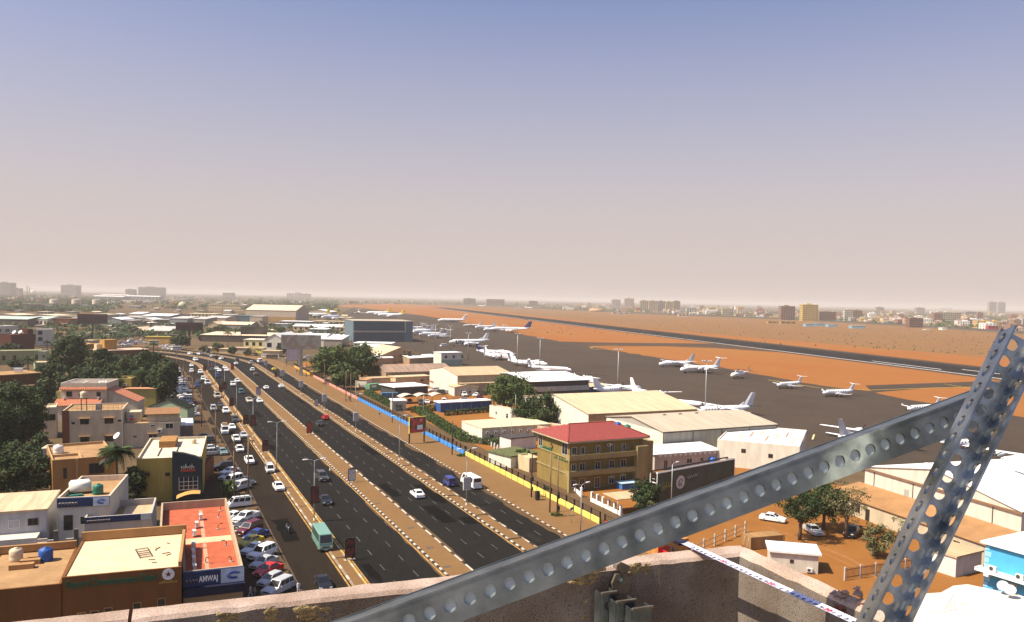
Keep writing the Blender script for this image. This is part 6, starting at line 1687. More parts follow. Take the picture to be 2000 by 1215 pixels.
part(B, 'rear_parapet', BRN2,(0,13.15,8.003, W_ + .1,13.5,9.0)); part(B, 'side_parapet', BRN2,(W_ - .32,0.3,8.003, W_ + .004,13.1,8.5))
o = lettering('Export Development Bank', 1.0, gsc, ro, (.35,-.03,6.80), depth=.06, bold=.025); fit(o, 8.8,1.05)
for k in range(8):
 m = MB(); m.box(W_ - 2.2 + k * .23,-.05,6.35, W_ - 2.05 + k * .23,-.003,6.5 + .06 * (k % 3)); m.build('small_lettering', M('gold_letters', (.40,.28,.05),.6, var=.1), ro)
m = MB(); m.lathe([(.62,0),(.62,.04)], 28); m.xf(Matrix.Translation((W_ - 1.3,-.004,7.3)) @ Matrix.Rotation(math.pi / 2,4, 'X')); m.build('emblem_disc', LAMPW, ro)
m = MB(); n5 = 10; st5 = [(W_ - 1.3 + (.36 if k % 2 == 0 else .15) * math.sin(2 * math.pi * k / n5),7.3 + (.36 if k % 2 == 0 else .15) * math.cos(2 * math.pi * k / n5)) for k in range(n5)]
m.add([(x, -.05, z) for x, z in st5], [tuple(range(n5))[::-1]]); m.build('emblem_star', M('emblem_dark_red', (.16,.02,.02),.6, var=.05), ro)
for u, z in ((1.75,2.6),(3.0,2.7),(4.3,2.85),(7.1,3.1),(9.5,3.3)): window(wl, 'f', u, z, .85,1.45, B, frame=BRN2, bars=0, sill=True)
t = thing('metal_frame', 'rusty metal window frame lying on the cream bank roof', 'frame', loc2w(B, 7.0,4.6,7.95),.15)
m = MB()
for x in (0,1.3): m.box(x, 0,0, x + .07,3.4,.07)
for y in (0,.8,1.5,2.3,3.33): m.box(.07, y, .0,1.3, y + .07,.07)
m.build('bars', DARKM, t)
for i in range(7):
 m = MB(); m.box(0,0,0,.5 + .2 * (i % 3),.12,.06); o = m.build('scrap_batten', WOOD, None, loc2w(B, 8.4 + (i * 1.37) % 2.6,2.5 + (i * 2.3) % 8,7.9), i * .7); tag(o, 'scrap wooden batten, %s from the front edge of the cream bank roof' % ordinal(i), 'batten', 'scrap on the bank roof')
a_ = G(-60,1158,7.2); b_ = G(120,1140,7.2); an = math.atan2((b_ - a_).y, (b_ - a_).x)
B2 = building('bank_wing', 'lower brown wing of the bank with dusty flat roof', 'building', a_, an, (b_ - a_).length - .03,13.2,7.2, BRW, DUST, parapet=.15)
part(B2, 'rear_parapet', BRN2,(0,12.9,7.203, B2['w'] - .1,13.3,8.0))
for u in (3.9,5.6,7.3): window(B2['wall'], 'f', u, .8,1.15,2.6, B2, frame=WIND, bars=0)
water_tank(loc2w(B2,5.4,9.2,7.06),.75,1.55, TKB, 'blue round water tank on the dusty bank roof')
water_tank(loc2w(B2,2.3,10.2,7.06),.7,1.5, TKC, 'cream water tank at the left edge of the bank roof')
for i, (x, y) in enumerate(((2.2,6.6),(3.0,8.0),(3.6,9.2))):
 m = MB(); m.box(0,0,0,2.4 - .4 * i, .8,.55); o = m.build('roof_kerb', BRN2, None, loc2w(B2, x, y, 7.06), an); tag(o, 'brown masonry block on the dusty bank roof, %s from the front' % ordinal(i), 'block', 'masonry blocks on the bank roof')
AMB = M('shop_sign_blue', (.013,.032,.10),.4, var=.35, scale=.7); AMG = M('shop_sign_pale', (.45,.52,.60),.4, var=.2, scale=.9)
a_ = G(356.5,1115,7.0); b_ = G(473,1107,7.0); an = math.atan2((b_ - a_).y, (b_ - a_).x)
B = building('red_roof_shop', 'shop with red painted flat roof and blue sign band beside the parked cars', 'shop', a_ + Vector((.06,-.4,0)),-.03,(b_ - a_).length, 32.5,7.0, wallm('shop_wall', (.40,.30,.19)), REDR, parapet=1.15, pm=wallm('shop_parapet', (.46,.36,.26)))
W_ = B['w']
LO = [(0,0),(W_, 0),(W_, 32.5),(-2.7,32.5),(-2.7,13.7),(0,13.7)]; LI = [(.25,.25),(W_ - .25,.25),(W_ - .25,32.25),(-2.45,32.25),(-2.45,13.95),(.25,13.95)]
B['wall'].data = MB().prism(LO, 0,7.0,0, False).mesh('wall', wallm('shop_wall', (.40,.30,.19)))
m = MB(); m.add([(x, y, 7.0) for x, y in LO] + [(x, y, 7.0) for x, y in LI] + [(x, y, 5.85) for x, y in LI], [(i, (i + 1) % 6,6 + (i + 1) % 6,6 + i) for i in range(6)] + [(6 + i, 6 + (i + 1) % 6,12 + (i + 1) % 6,12 + i) for i in range(6)])
B['parapet'].data = m.mesh('parapet', wallm('shop_parapet', (.46,.36,.26)))
B['roof'].data = MB().add([(x, y, 5.85) for x, y in LI], [tuple(range(6))]).mesh('roof', REDR)
ro = B['root']
part(B, 'sign_band', AMB, (-.02,-.25,5.3, W_ + .12,-.004,6.95)); part(B, 'sign_end', AMG, (W_ * .62,-.262,5.32, W_ + .1,-.252,6.93)); part(B, 'canopy', M('canopy_blue', (.006,.008,.03),.7, var=.1),(-.02,-.9,4.3, W_ + .2,-.006,5.28))
o = lettering('AMWAJ', .95, LAMPW, ro, (W_ * .255,-.285,5.75), depth=.04, bold=.03); fit(o, W_ * .32,.85)
def waves(par, x0, n, z, y, mt, s=1.0):
 m = MB()
 for k in range(n): m.tube([(x0 + k * .38 * s, y, z),(x0 + k * .38 * s + .12 * s, y, z + .32 * s),(x0 + k * .38 * s + .3 * s, y, z + .38 * s),(x0 + k * .38 * s + .34 * s, y, z + .12 * s),(x0 + k * .38 * s + .2 * s, y, z + .08 * s)], .05 * s, 5)
 m.build('sign_script', mt, par)
def ring_logo(par, x, z, y, mt, s=1.0):
 m = MB()
 for k in range(3): m.tube([(x + (.75 - k * .16) * s * math.cos(a_) , y, z + (.42 - k * .1) * s * math.sin(a_)) for a_ in [math.pi * 2 * i / 14 + .4 for i in range(12)]], .045 * s, 5)
 m.build('sign_logo', mt, par)
SCR = M('sign_script_grey', (.42,.36,.32),.5, var=.1); SLG = M('sign_logo_blue', (.03,.07,.30),.5, var=.1)
waves(ro, .08,4,5.75,-.29, SCR, .92); ring_logo(ro, W_ * .84,6.15,-.29, SLG)
part(B, 'roof_path', M('roof_patch_cream', (.62,.40,.24),.9, var=.15, scale=.8),(-2.4,14.2,5.853, W_ - .3,16.6,5.87)); part(B, 'roof_path', M('roof_patch_pink', (.56,.26,.16),.9, var=.15, scale=.8),(W_ * .38,.4,5.853, W_ * .38 + .45,13.9,5.862),(W_ * .38,16.7,5.853, W_ * .38 + .45,31,5.862))
for i, (x, y) in enumerate(((.9,3.2),(.9,6.2),(.9,9.0),(1.0,12.0),(1.2,17.5),(1.6,21.5),(2.2,25.5))):
 ac_unit(loc2w(B, x + .3, y, 6.0),-1.5, 'rooftop cooler on the red roof, %s from the blue sign' % ordinal(i),1.15, 'coolers on the red roof')
for i, (x, y) in enumerate(((W_ * .72,20),(W_ * .78,26),(W_ * .85,29.5),(W_ * .82,12.0),(W_ * .85,5.5),(W_ * .4,6.0))):
 t = thing('roof_vent', 'small bent vent pipe on the red roof, %s from the wide cream path' % ordinal(i), 'vent', loc2w(B, x, y, 5.85), i, 'vent pipes on the red roof')
 m = MB(); m.tube([(0,0,0),(0,0,.5),(.25,0,.75),(.6,.1,.7)], .07,6); m.build('pipe', IRON, t); m = MB(); m.box(-.2,-.2,0,.2,.2,.1); m.build('foot', CONC, t)
# --- grey and white shop behind the bank
GW = wallm('greywhite', (.50,.47,.46),.08); GW2 = wallm('greywhite_light', (.62,.60,.58),.08)
B = bpx('grey_shop', 'grey white shop with blue sign band and roof tanks behind the bank', 'shop', (111.5,972.6),(215,968), None, 8.0, GW2, DUST, d=14.5, parapet=.9, pm=wallm('pinkwhite', (.70,.58,.48)))
ro = B['root']; W_ = B['w']
part(B, 'sign_band', AMB, (0,-.2,6.6, W_, -.004,7.9)); part(B, 'sign_end', AMG, (W_ * .68,-.212,6.62, W_ - .05,-.202,7.88)); waves(ro, .2,6,6.9,-.24, SCR, 1.1); ring_logo(ro, W_ * .84,7.25,-.24, SLG, .8)
window(B['wall'], 'f', 1.4,3.2,1.2,2.2, B, frame=WIND, bars=0); window(B['wall'], 'f', 4.2,3.9,2.6,1.3, B, bars=3)
t = thing('water_tank', 'boxy white water tank on the grey shop roof', 'tank', loc2w(B, 1.6,6.5,7.1),.1); m = MB(); m.rings([[(x * k, y * k2, z) for x, y in ((-1.5,-1.0),(1.5,-1.0),(1.5,1.0),(-1.5,1.0))] for z, k, k2 in ((.3,.9,.9),(.6,1,1),(1.5,1,1),(1.9,.8,.8))], 0, True, True); m.build('shell', TKW, t); m = MB(); m.box(-1.2,-.9,0,1.2,.9,.297); m.build('stand', DARKM, t)
water_tank(loc2w(B, 4.3,5.2,7.1),.75,1.6, TKG, 'dark green water tank on the grey shop roof')
m = MB(); m.box(0,0,0,2.2,.8,.3); o = m.build('tarpaulin', TKG, None, loc2w(B, .4,3.4,7.1),.2); tag(o, 'crumpled green tarpaulin on the grey shop roof', 'tarpaulin')
B = bpx('grey_annex', 'lower grey annex with sign band in front of the red roof shop', 'shop', (165,1011),(297,1002), None, 5.4, GW, DUST, d=9.5, parapet=1.0, pm=GW)
W_ = B['w']; part(B, 'sign_band', AMB, (0,-.12,4.5, W_, -.004,5.4)); part(B, 'sign_end', AMG, (W_ * .83,-.132,4.52, W_ - .05,-.122,5.38)); waves(B['root'], .3,9,4.65,-.15, SCR, .9)
part(B, 'roof_panel', RTAN, (W_ * .52,2,4.5, W_ * .95,8.5,4.58))
B = bpx('corrugated_shed', 'corrugated upper shed with rusty cream roof at the left edge', 'shed', (-40,1006),(91,997),(100,938),6.6, corr('wall_corrugated', (.44,.43,.44),.6, 'X', 22), corr('roof_rusty_cream', (.60,.44,.27),.8, 'X', 5, streak=.25), d=11.5, roof='slab', over=.15)
W_ = B['w']
window(B['wall'], 'f', W_ - 1.7,4.6,1.3,1.0, B, frame=WIND); window(B['wall'], 'f', W_ - 4.0,4.4,1.4,1.2, B, paneless=True)
part(B, 'front_block', GW2,(0,-3.0,0, W_ - .8,-.006,3.6))
t = thing('outdoor_stairs', 'small concrete outdoor stairs beside the grey walls', 'stairs', loc2w(B, W_ - .7,-3.2,0), B['root'].rotation_euler.z)
for k in range(7): q = MB(); q.box(0,-k * .3,0,1.2,-k * .3 + .297,3.4 - k * .42); q.build('step', CONC, t)
for k, x in enumerate((.5,3.0)):
 q = MB(); q.box(1.6 + x, -.8,0,2.1 + x, -.2,4.6); q.build('pier', wallm('pier_grey', (.14,.14,.13)), t)
q = MB(); q.box(1.3,-.5,0,5.6,-.25,3.3); q.build('yard_wall', GW, t)
# --- orange house with flag
ORW = wallm('orange', (.40,.215,.08),.1)
B = bpx('orange_house', 'orange brown flat roofed house behind the palm', 'house', (102,899),(225,889), None, 7.0, ORW, DUST, d=17, parapet=.5, pm=wallm('orange_coping', (.50,.33,.18)))
ro = B['root']
part(B, 'roof_step', wallm('orange_coping', (.50,.33,.18)),(4.6,.3,6.52,4.9,5.5,6.95),(.3,5.5,6.52,4.9,5.8,6.95))
window(B['wall'], 'f', 2.0,3.4,.6,2.0, B, frame=WIND, bars=0); window(B['wall'], 'f', 7.2,3.8,2.6,2.0, B, frame=WIND, bars=2); part(B, 'pilaster', wallm('orange_coping', (.50,.33,.18)),(3.8,-.2,0,4.1,-.004,7.0))
water_tank(loc2w(B, 1.6,9.5,6.5),.9,1.7, TKW, 'white water tank on the orange house roof')
t = thing('flag', 'red white and black striped flag with green triangle hanging by the palm', 'flag', loc2w(B, 10.4,-1.2,0),.2)
m = MB(); m.tube([(0,0,0),(0,0,8.2)], .05,6); m.build('pole', STEEL, t)
FC = [M('flag_red', (.5,.02,.03),.9, var=.05), M('flag_white', (.7,.7,.68),.9, var=.05), M('flag_black', (.015,.015,.015),.9, var=.05), M('flag_green', (.02,.18,.06),.9, var=.05)]
m = MB(); nx_ = 8
for k in range(3):
 vs = []
 for i in range(nx_ + 1):
  x = -3.0 * i / nx_; sag = -1.1 * (i / nx_) ** 1.2
  y = .22 * math.sin(i * 1.4 + k * .5)
  vs += [(x, y, 8.0 - k * .62 + sag),(x, y + .08,8.0 - (k + 1) * .62 + sag)]
 m.add(vs, [(2 * i, 2 * i + 1,2 * i + 3,2 * i + 2) for i in range(nx_)], k, True)
m.add([(0,-.03,8.0),(0,-.03,6.14),(-.9,.28,6.9)], [(0,1,2)], 3); m.build('cloth', FC, t)
YW = wallm('mustard', (.50,.36,.09),.12); SL = wallm('slate', (.035,.05,.062),.1)
a_ = G(267,893,8.0); b_ = G(388,893,8.0); an = math.atan2((b_ - a_).y, (b_ - a_).x)
B = building('mustard_shop', 'mustard walled shop with white roof behind the dark slate front', 'shop', a_ + Vector((0,-1.6,0)),-.105,(b_ - a_).length, 22,8.0, YW, WHR, parapet=.45, pm=wallm('coping_white', (.66,.58,.46)))
ro = B['root']; W_ = B['w']
m = MB(); m.rings([[(W_ * .55, y, 0),(W_ + .2, y, 0),(W_ + .2, y, 7.7),(W_ * .9, y, 8.3),(W_ * .72, y, 8.9),(W_ * .55, y, 9.2)] for y in (-1.2,-.006)], 0, True, False); fr_ = m.build('slate_front', SL, ro)
for i in range(4):
 for k in range(3):
  m = MB(); x0 = W_ * .66 + i * .78; z0 = 2.3 + k * .72; m.box(x0,-1.23, z0, x0 + .7,-1.203, z0 + .64); m.build('pane', PANE, fr_)
m = MB()
for k in range(3): m.box(W_ * .66 - .08,-1.26,2.2 + k * .72, W_ * .66 + 3.2,-1.2,2.28 + k * .72)
m.build('window_bars', WINF, fr_)
for k in range(5):
 m = MB(); m.box(W_ * .66 - .08 + k * .785,-1.262,2.28, W_ * .66 + k * .785,-1.2,4.5); m.build('window_bar', WINF, fr_)
m = MB()
for k in range(7): xx = W_ * .69 + k * .34; m.tube([(xx, -1.25,6.0),(xx + .1,-1.25,6.5 + .25 * (k % 3)),(xx + .25,-1.25,6.2)], .07,5)
m.build('flame_logo', LAMPW, fr_)
m = MB(); m.box(W_ * .68,-1.28,5.55, W_ * .68 + 2.5,-1.2,5.95); m.build('shop_name', M('logo_red', (.45,.06,.02),.5, var=.1), fr_)
m = MB(); m.rings([[(W_ * .62 + 4.0 * i / 6, y, 1.3 + .7 * (i / 6) + .35 * math.sin(math.pi * i / 6) - (0 if y > -2 else .35)) for i in range(7)] for y in (-2.6,-1.21)], 0, False, True, closed=False); m.build('awning', M('awning_orange', (.52,.28,.08),.8, var=.1), fr_)
window(B['wall'], 'f', W_ * .47,4.6,.8,.7, B, frame=WIND)
part(B, 'roof_block', ORW, (2.5,12.5,7.56,5.5,19,8.8)); part(B, 'roof_pipe', WIND, (3.0,4.0,7.6,3.15,12,7.72),(6.0,7,7.6,6.12,15,7.72))
water_tank(loc2w(B, W_ * .8,16,7.6),.5,.9, TKC, 'small cream tank on the white roof of the mustard shop')
# --- cream house
CRW = wallm('cream_house', (.62,.53,.40),.08); RT2 = M('tile_orange', (.46,.17,.09),.85, var=.25, scale=2.2)
B = bpx('cream_house', 'tall cream house with four awninged windows and roof terrace', 'house', (121,803),(239,800), None, 9.5, CRW, DUST, d=13, parapet=.35)
ro = B['root']; W_ = B['w']
part(B, 'brown_strip', wallm('brick_brown', (.24,.09,.05)),(0,-.08,0,1.5,-.004,9.6))
for u in (4.7,9.9):
 for z in (6.2,1.9): window(B['wall'], 'f', u, z, 1.9,1.3, B, bars=1, frame=WIND); part(B, 'awning', BRN2,(u - 1.25,-.75, z + 1.45, u + 1.25,-.004, z + 1.55))
window(B['wall'], 'f', 2.3,6.3,.7,.5, B, frame=WIND); window(B['wall'], 'f', 12.2,6.6,.8,.5, B, frame=WIND); window(B['wall'], 'f', .75,1.2,.8,1.6, B)
water_tank(loc2w(B, 4.3,2.2,9.2),.8,1.7, TKC, 'pale water tank on a tall rusty stand on the cream house', 3.0)
t = thing('solar_array', 'tilted roof panel on the cream house terrace', 'panel', loc2w(B, 7.4,2.5,9.2),.2); m = MB(); m.box(-.7,-.05,0,.7,.05,2.0); m.xf(Matrix.Rotation(.5,4, 'X')); m.build('panel', AMG, t); q = MB(); q.box(-.6,-1.0,0,-.5,-.9,1.5); q.box(.5,-1.0,0,.6,-.9,1.5); q.build('legs', DARKM, t)
t = thing('terrace_railing', 'thin rusty railing along the cream house terrace', 'railing', loc2w(B, 2,.4,9.5), ro.rotation_euler.z)
for k in range(10): q = MB(); q.box(k * 1.1,0,0, k * 1.1 + .05,.05,.9); q.build('post', RUST, t)
q = MB(); q.box(0,0,.9,10,.05,.95); q.box(0,0,.45,10,.05,.5); q.build('rail', RUST, t)
part(B, 'white_pole', LAMPW, (W_ - .12,-.15,0, W_ + .02,-.01,10.6))
dish(G(229,862,7.2),.8, R_(-60), 'white satellite dish at the foot of the cream house')
B = building('cream_wing', 'cream wing with brown tiled roof joined to the cream house', 'house', loc2w(B, B['w'] + .03,.6,0), B['root'].rotation_euler.z, 12.6,9,6.0, CRW, DUST, 'flat', parapet=.3)
ro = B['root']; W_ = B['w']
part(B, 'upper_room', CRW, (W_ * .42,1.0,6.0, W_ - .3,7,8.0)); m = MB(); m.xprism([(.2,7.9),(4,9.0),(7.6,8.0),(7.6,8.15),(4,9.15),(.2,8.05)], W_ * .38, W_ + .1); m.build('tile_roof', M('tile_brown', (.26,.13,.06),.85, var=.2, scale=2), ro)
for u, z, w_, h_ in ((2.6,2.4,1.0,.7),(6.6,2.0,2.0,1.2),(W_ - 2.3,4.4,1.8,1.4),(W_ * .52,5.0,1.0,.6)): window(B['wall'], 'f', u, z, w_, h_, B)
part(B, 'awning', BRN2,(5.4,-.7,3.35,7.9,-.004,3.45)); part(B, 'stair_block', CRW, (.5,4,5.72,3.6,8,8.2)); part(B, 'blue_sheet', M('blue_sheet', (.08,.16,.45),.8, var=.1),(1.4,1.2,7.3,2.2,1.3,7.8)); part(B, 'red_sheet', FC[0], (1.4,1.15,6.5,2.2,1.25,7.1)); part(B, 'drying_post', STEEL, (1.3,1.2,5.72,1.38,1.28,7.9))
ac_unit(loc2w(B, 8.2,-.3,3.6), ro.rotation_euler.z, 'air conditioner above the cream wing window', 1.3)
B = bpx('tiled_house', 'pale house with white parapets and red tiled skirts behind the cream house', 'house', (118,748),(208,748), None, 11.0, wallm('pale_pink', (.64,.54,.44)), M('roof_pinkish', (.52,.36,.26),.9, var=.15, scale=.6), d=12, parapet=1.3, pm=wallm('white_par', (.68,.66,.64)))
ro = B['root']; W_ = B['w']
part(B, 'roof_divider', wallm('white_par', (.68,.66,.64)),(W_ * .44,.3,9.72, W_ * .47,6,10.9),(W_ * .03,6.0,9.72, W_ * .47,6.3,10.9))
def tile_strip(par, x0, x1, y0, y1, z0, z1, name='tile_skirt'):
 m = MB(); m.add([(x0, y0, z0),(x1, y0, z0),(x1, y1, z1),(x0, y1, z1),(x0, y0, z0 - .15),(x1, y0, z0 - .15),(x1, y1, z1 - .15),(x0, y1, z1 - .15)], [(0,1,2,3),(4,5,1,0),(5,6,2,1),(7,4,0,3)])
 o = m.build(name, RT2, par)
 n_ = int((x1 - x0) / .55); m2 = MB()
 for k in range(n_): xx = x0 + (k + .5) * (x1 - x0) / n_; m2.tube([(xx, y0, z0 + .03),(xx, y1, z1 + .03)], .09,5)
 stuff(m2.build('tile_rolls', RT2, o)); return o
tile_strip(ro, -.2, W_ + .2,-.55,-.005,9.1,9.75)
tile_strip(ro, -1.0, W_ - 1.0,-3.6,-.006,4.8,6.4); part(B, 'lower_wall', wallm('pale_pink', (.64,.54,.44)),(-.6,-3.2,0, W_ - 1.4,-.3,4.9))
for u, w_, h_ in ((2.3,1.5,1.5),(6.1,2.4,.8),(10.2,1.1,1.3)):
 if u < W_: window(B['wall'], 'f', u, 7.0, w_, h_, B, frame=WIND)
part(B, 'ridge_cap', LAMPW, (1.0,-1.0,6.3,1.25,-.2,7.0),(W_ - 2.2,-1.0,6.3, W_ - 1.95,-.2,7.0))
m = MB(); m.add([(W_ + .006,1,0),(W_ + 8,1,0),(W_ + 8,1,5.4),(W_ + .006,1,9.2),(W_ + .006,9,0),(W_ + 8,9,0),(W_ + 8,9,5.4),(W_ + .006,9,9.2)], [(0,1,2,3),(1,5,6,2)]); m.build('side_wing', wallm('pale_pink', (.64,.54,.44)), ro)
m = MB(); m.add([(W_ - .1,.7,9.35),(W_ + 8.3,.7,5.4),(W_ + 8.3,9.3,5.4),(W_ - .1,9.3,9.35),(W_ - .1,.7,9.2),(W_ + 8.3,.7,5.25)], [(0,1,2,3),(4,5,1,0)]); m.build('tile_roof', RT2, ro)
t = thing('rooftop_tank', 'white lumpy rooftop tank on the white parapet house', 'tank', loc2w(B, W_ * .68,8,9.75)); m = MB()
for k in range(3): m.lathe([(.4,0),(.55,.2),(.5,.8),(.2,1.0)], 10,(k * .75,0,0))
m.build('shell', TKW, t)
part(B, 'yellow_side', wallm('lime', (.42,.36,.12)),(-1.2,1.0,0,-.006,9,8.5))
B = bpx('green_gable_shed', 'shed with pale green gable and dark edges by the parked rows', 'shed', (291,794),(366,797), None, 4.6, M('pale_green', (.30,.38,.24),.85, var=.08), wallm('dkgreen', (.014,.02,.013)), d=4, roof='gy', rise=2.2, over=.35)
B = bpx('white_roof_shop', 'small shop with white flat roof below the green gable', 'shop', (300,834),(377,831), None, 4.3, wallm('mauvegrey', (.22,.18,.17)), RWHITE, d=11, roof='slab', over=.1)
part(B, 'shutter', GW2,(.6,-.08,0,2.2,-.004,3.4),(2.6,-.08,0,4.4,-.004,3.4))
B = bpx('yellow_green_house', 'yellow green house with orange roof beside the dark trees', 'house', (210,739),(256,739), None, 9.0, wallm('yellowgreen', (.42,.37,.12)), DUST, d=9, parapet=.4)
part(B, 'low_roof', M('roof_orange', (.50,.24,.12),.8, var=.15),(6,-4,5.8,16,-.004,6.0)); part(B, 'low_wall', wallm('yellowgreen', (.42,.37,.12)),(6.3,-3.7,0,15.7,-.3,5.8))
for i, u in enumerate((3,5.5)): ac_unit(loc2w(B, u, -.4,6.5),0, 'air conditioner on the yellow green house, %s one' % ('left', 'right')[i], 1.3)
DB = wallm('dark_brown', (.16,.08,.045)); 
B = bpx('brown_house', 'brown house with dusty slab roof at the left edge', 'house', (-60,738),(78,729), None, 9.0, DB, DUST, d=11, roof='slab', over=.5)
part(B, 'balcony', DUST, (B['w'] * .35,-3.5,5.2, B['w'] * .85,-.005,5.5)); part(B, 'balcony_wall', CRM, (B['w'] * .6,-3.5,2.0, B['w'] * .85,-3.3,5.2))
t = thing('solar_heater', 'white solar water heater on the brown house roof', 'tank', loc2w(B, B['w'] * .72,5,9.3)); m = MB(); m.box(0,0,.3,2.6,1.6,1.3); m.build('shell', LAMPW, t); m = MB(); m.box(-.4,.2,1.5,3.2,.9,1.62); m.build('cover', AMG, t)
B = bpx('brown_house', 'lower brown house with flat roof under the left dark trees', 'house', (-80,766),(50,762), None, 6.0, DB, DUST, d=8, roof='slab', over=.3)
PG = wallm('pale_green', (.34,.36,.20)); PG2 = wallm('mint', (.36,.42,.32))
B = bpx('pale_green_house', 'long pale green house behind the small palm at the left edge', 'house', (-40,686),(82,684), None, 7.0, PG, M('roof_green_dust', (.34,.32,.18),.9, var=.15), d=10, parapet=.3)
for u in (10,14.5,24): 
 if u < B['w']: window(B['wall'], 'f', u, 2.2,1.4,2.4, B, frame=WIND)
B = bpx('mint_house', 'mint green house with one dark window beside big trees', 'house', (70,708),(109,707), None, 7.0, PG2, CRM, d=10, parapet=.3)
window(B['wall'], 'f', B['w'] * .82,3.2,1.4,1.6, B); window(B['wall'], 'f', B['w'] * .55,3.4,.8,.7, B, frame=WIND)
B = bpx('mint_room', 'mint green rooftop room beside the large dark tree', 'house', (74,686),(90,686), None, 9.0, PG2, CRM, d=6, parapet=.2); window(B['wall'], 'f', B['w'] * .7,6.0,.9,1.2, B, frame=WIND)
B = bpx('grey_house', 'grey white modern house with dark side near the red brown house', 'house', (70,643),(102,643), None, 11.0, GW2, GW, d=14, parapet=.4)
for z in (7.3,3.0): window(B['wall'], 'f', B['w'] * .26, z, 2.6,2.6, B, frame=WIND)
B = bpx('maroon_house', 'dark maroon house with rooftop dishes', 'house', (22,654),(67,652), None, 10.0, wallm('maroon', (.10,.03,.025)), DB, d=12, parapet=.4)
for i, u in enumerate((.35,.62,.8)): dish(loc2w(B, B['w'] * u, 4,9.6),1.3, R_(-40), 'white dish on the maroon house, %s from the left' % ordinal(i))
part(B, 'tower', wallm('maroon', (.10,.03,.025)),(B['w'] * .75,1,9.7, B['w'], 8,13))
B = bpx('grey_flats', 'pale grey flats at the left edge with dark windows', 'house', (-40,638),(35,636), None, 12.0, GW2, GW, d=14, parapet=.4)
for u in (14,20,27,32):
 for z in (8,3.6):
  if u < B['w'] - 1: window(B['wall'], 'f', u, z, 3.0,1.8, B, frame=WIND)
B = bpx('orange_block', 'orange ochre house behind the round dark tree', 'house', (170,672),(193,671), None, 8.0, wallm('ochre', (.42,.24,.07)), wallm('pinkwhite', (.70,.58,.48)), d=10, parapet=.4); window(B['wall'], 'f', B['w'] * .45,4.5,1.6,.8, B, frame=WIND)
B = bpx('ochre_house', 'wide ochre house with pink flat roof behind the grove', 'house', (190,686),(290,683), None, 6.5, DB, M('roof_pinkish', (.52,.36,.26),.9, var=.15, scale=.6), d=14, roof='slab', over=.4)
part(B, 'upper_room', wallm('ochre', (.42,.24,.07)),(B['w'] * .2,5,6.8, B['w'] * .44,12,12.0)); part(B, 'upper_room', CRM, (B['w'] * .1,9,6.8, B['w'] * .2,13,9.6))
B = bpx('garden_shed', 'green roofed veranda among the dark garden trees', 'shed', (38,826),(68,825), None, 4.0, wallm('dk', (.12,.11,.10)), M('roof_green_pale', (.30,.36,.22),.8, var=.1), d=5, roof='slab', over=.3)
B = bpx('garden_house', 'white cornered garden house with cream roof left of the cream house', 'house', (84,796),(110,795), None, 8.0, wallm('pale_pink', (.64,.54,.44)), CRR, d=8, parapet=.4); window(B['wall'], 'f', 1.6,4.6,2.2,1.6, B, frame=WIND, bars=3)
B = bpx('garden_house', 'low white roofed outhouse with steps left of the orange house', 'house', (83,878),(118,877), None, 5.0, GW2, WHR, d=4, roof='slab', over=.2)
B = bpx('blue_front_shop', 'narrow reddish shop end by the slate front', 'shop', (391,903),(402,903), None, 4.0, wallm('brick_brown', (.24,.09,.05)), DUST, d=6, parapet=.3)
m = MB(); m.box(0,0,0,2.2,1.0,2.2); o = m.build('timber_stack', WOOD, None, G(437,1165),.3); tag(o, 'upright timber stack at the shop wall under the blue sign', 'timber')
# --- trees and plants
def leafm(name, c, var=.35):
 m = M(name, c, .75, var=var, scale=.45, coord='world', spec=.25)
 m.node_tree.nodes['Principled BSDF'].inputs['Subsurface Weight'].default_value = 0.0
 return m
LF = {'dark': [leafm('leaf_dark_a', (.022,.040,.010)), leafm('leaf_dark_b', (.034,.058,.013)), leafm('leaf_dark_c', (.056,.066,.022))], 'mid': [leafm('leaf_mid_a', (.040,.070,.016)), leafm('leaf_mid_b', (.065,.10,.022)), leafm('leaf_mid_c', (.10,.115,.035))],
      'olive': [leafm('leaf_olive_a', (.085,.085,.028)), leafm('leaf_olive_b', (.12,.115,.04)), leafm('leaf_olive_c', (.15,.125,.06))], 'fresh': [leafm('leaf_fresh_a', (.055,.105,.02)), leafm('leaf_fresh_b', (.09,.145,.03)), leafm('leaf_fresh_c', (.12,.15,.05))]}
BARK = M('bark', (.11,.075,.05),.95, var=.3, scale=2, stretch=(1,1,.3)); BARKP = M('palm_bark', (.13,.095,.065),.95, var=.3, scale=3)
def crown_mesh(m, c, rx, ry, rz, nclump, per, leaf, rng, gaps=.25):
 """leaf sized faces in clumps spread through the crown"""
 for q in range(nclump):
  while True:
   v = Vector((rng.uniform(-1,1), rng.uniform(-1,1), rng.uniform(-.85,1)))
   if .35 < v.length < 1: break
  k = rng.uniform(.78,1.08)
  cc = Vector((c[0] + v.x * rx * .86 * k, c[1] + v.y * ry * .86 * k, c[2] + v.z * rz * .86 * k))
  cr_ = min(rx, rz) * rng.uniform(.16,.34)
  mi = rng.choice((0,0,1,1,2))
  for i in range(per):
   d = Vector((rng.gauss(0,1), rng.gauss(0,1), rng.gauss(0,.8)))
   d = d.normalized() * cr_ * rng.random() ** .45
   p = cc + d
   n = (d.normalized() + Vector((rng.uniform(-1,1), rng.uniform(-1,1), rng.uniform(-.2,1))) * .9).normalized()
   a = n.orthogonal().normalized(); b = n.cross(a)
   th = rng.uniform(0,6.28); a, b = a * math.cos(th) + b * math.sin(th), b * math.cos(th) - a * math.sin(th)
   s = leaf * rng.uniform(.6,1.3)
   m.add([p - a * s, p + b * s * .55, p + a * s, p - b * s * .55], [(0,1,2,3)], mi)
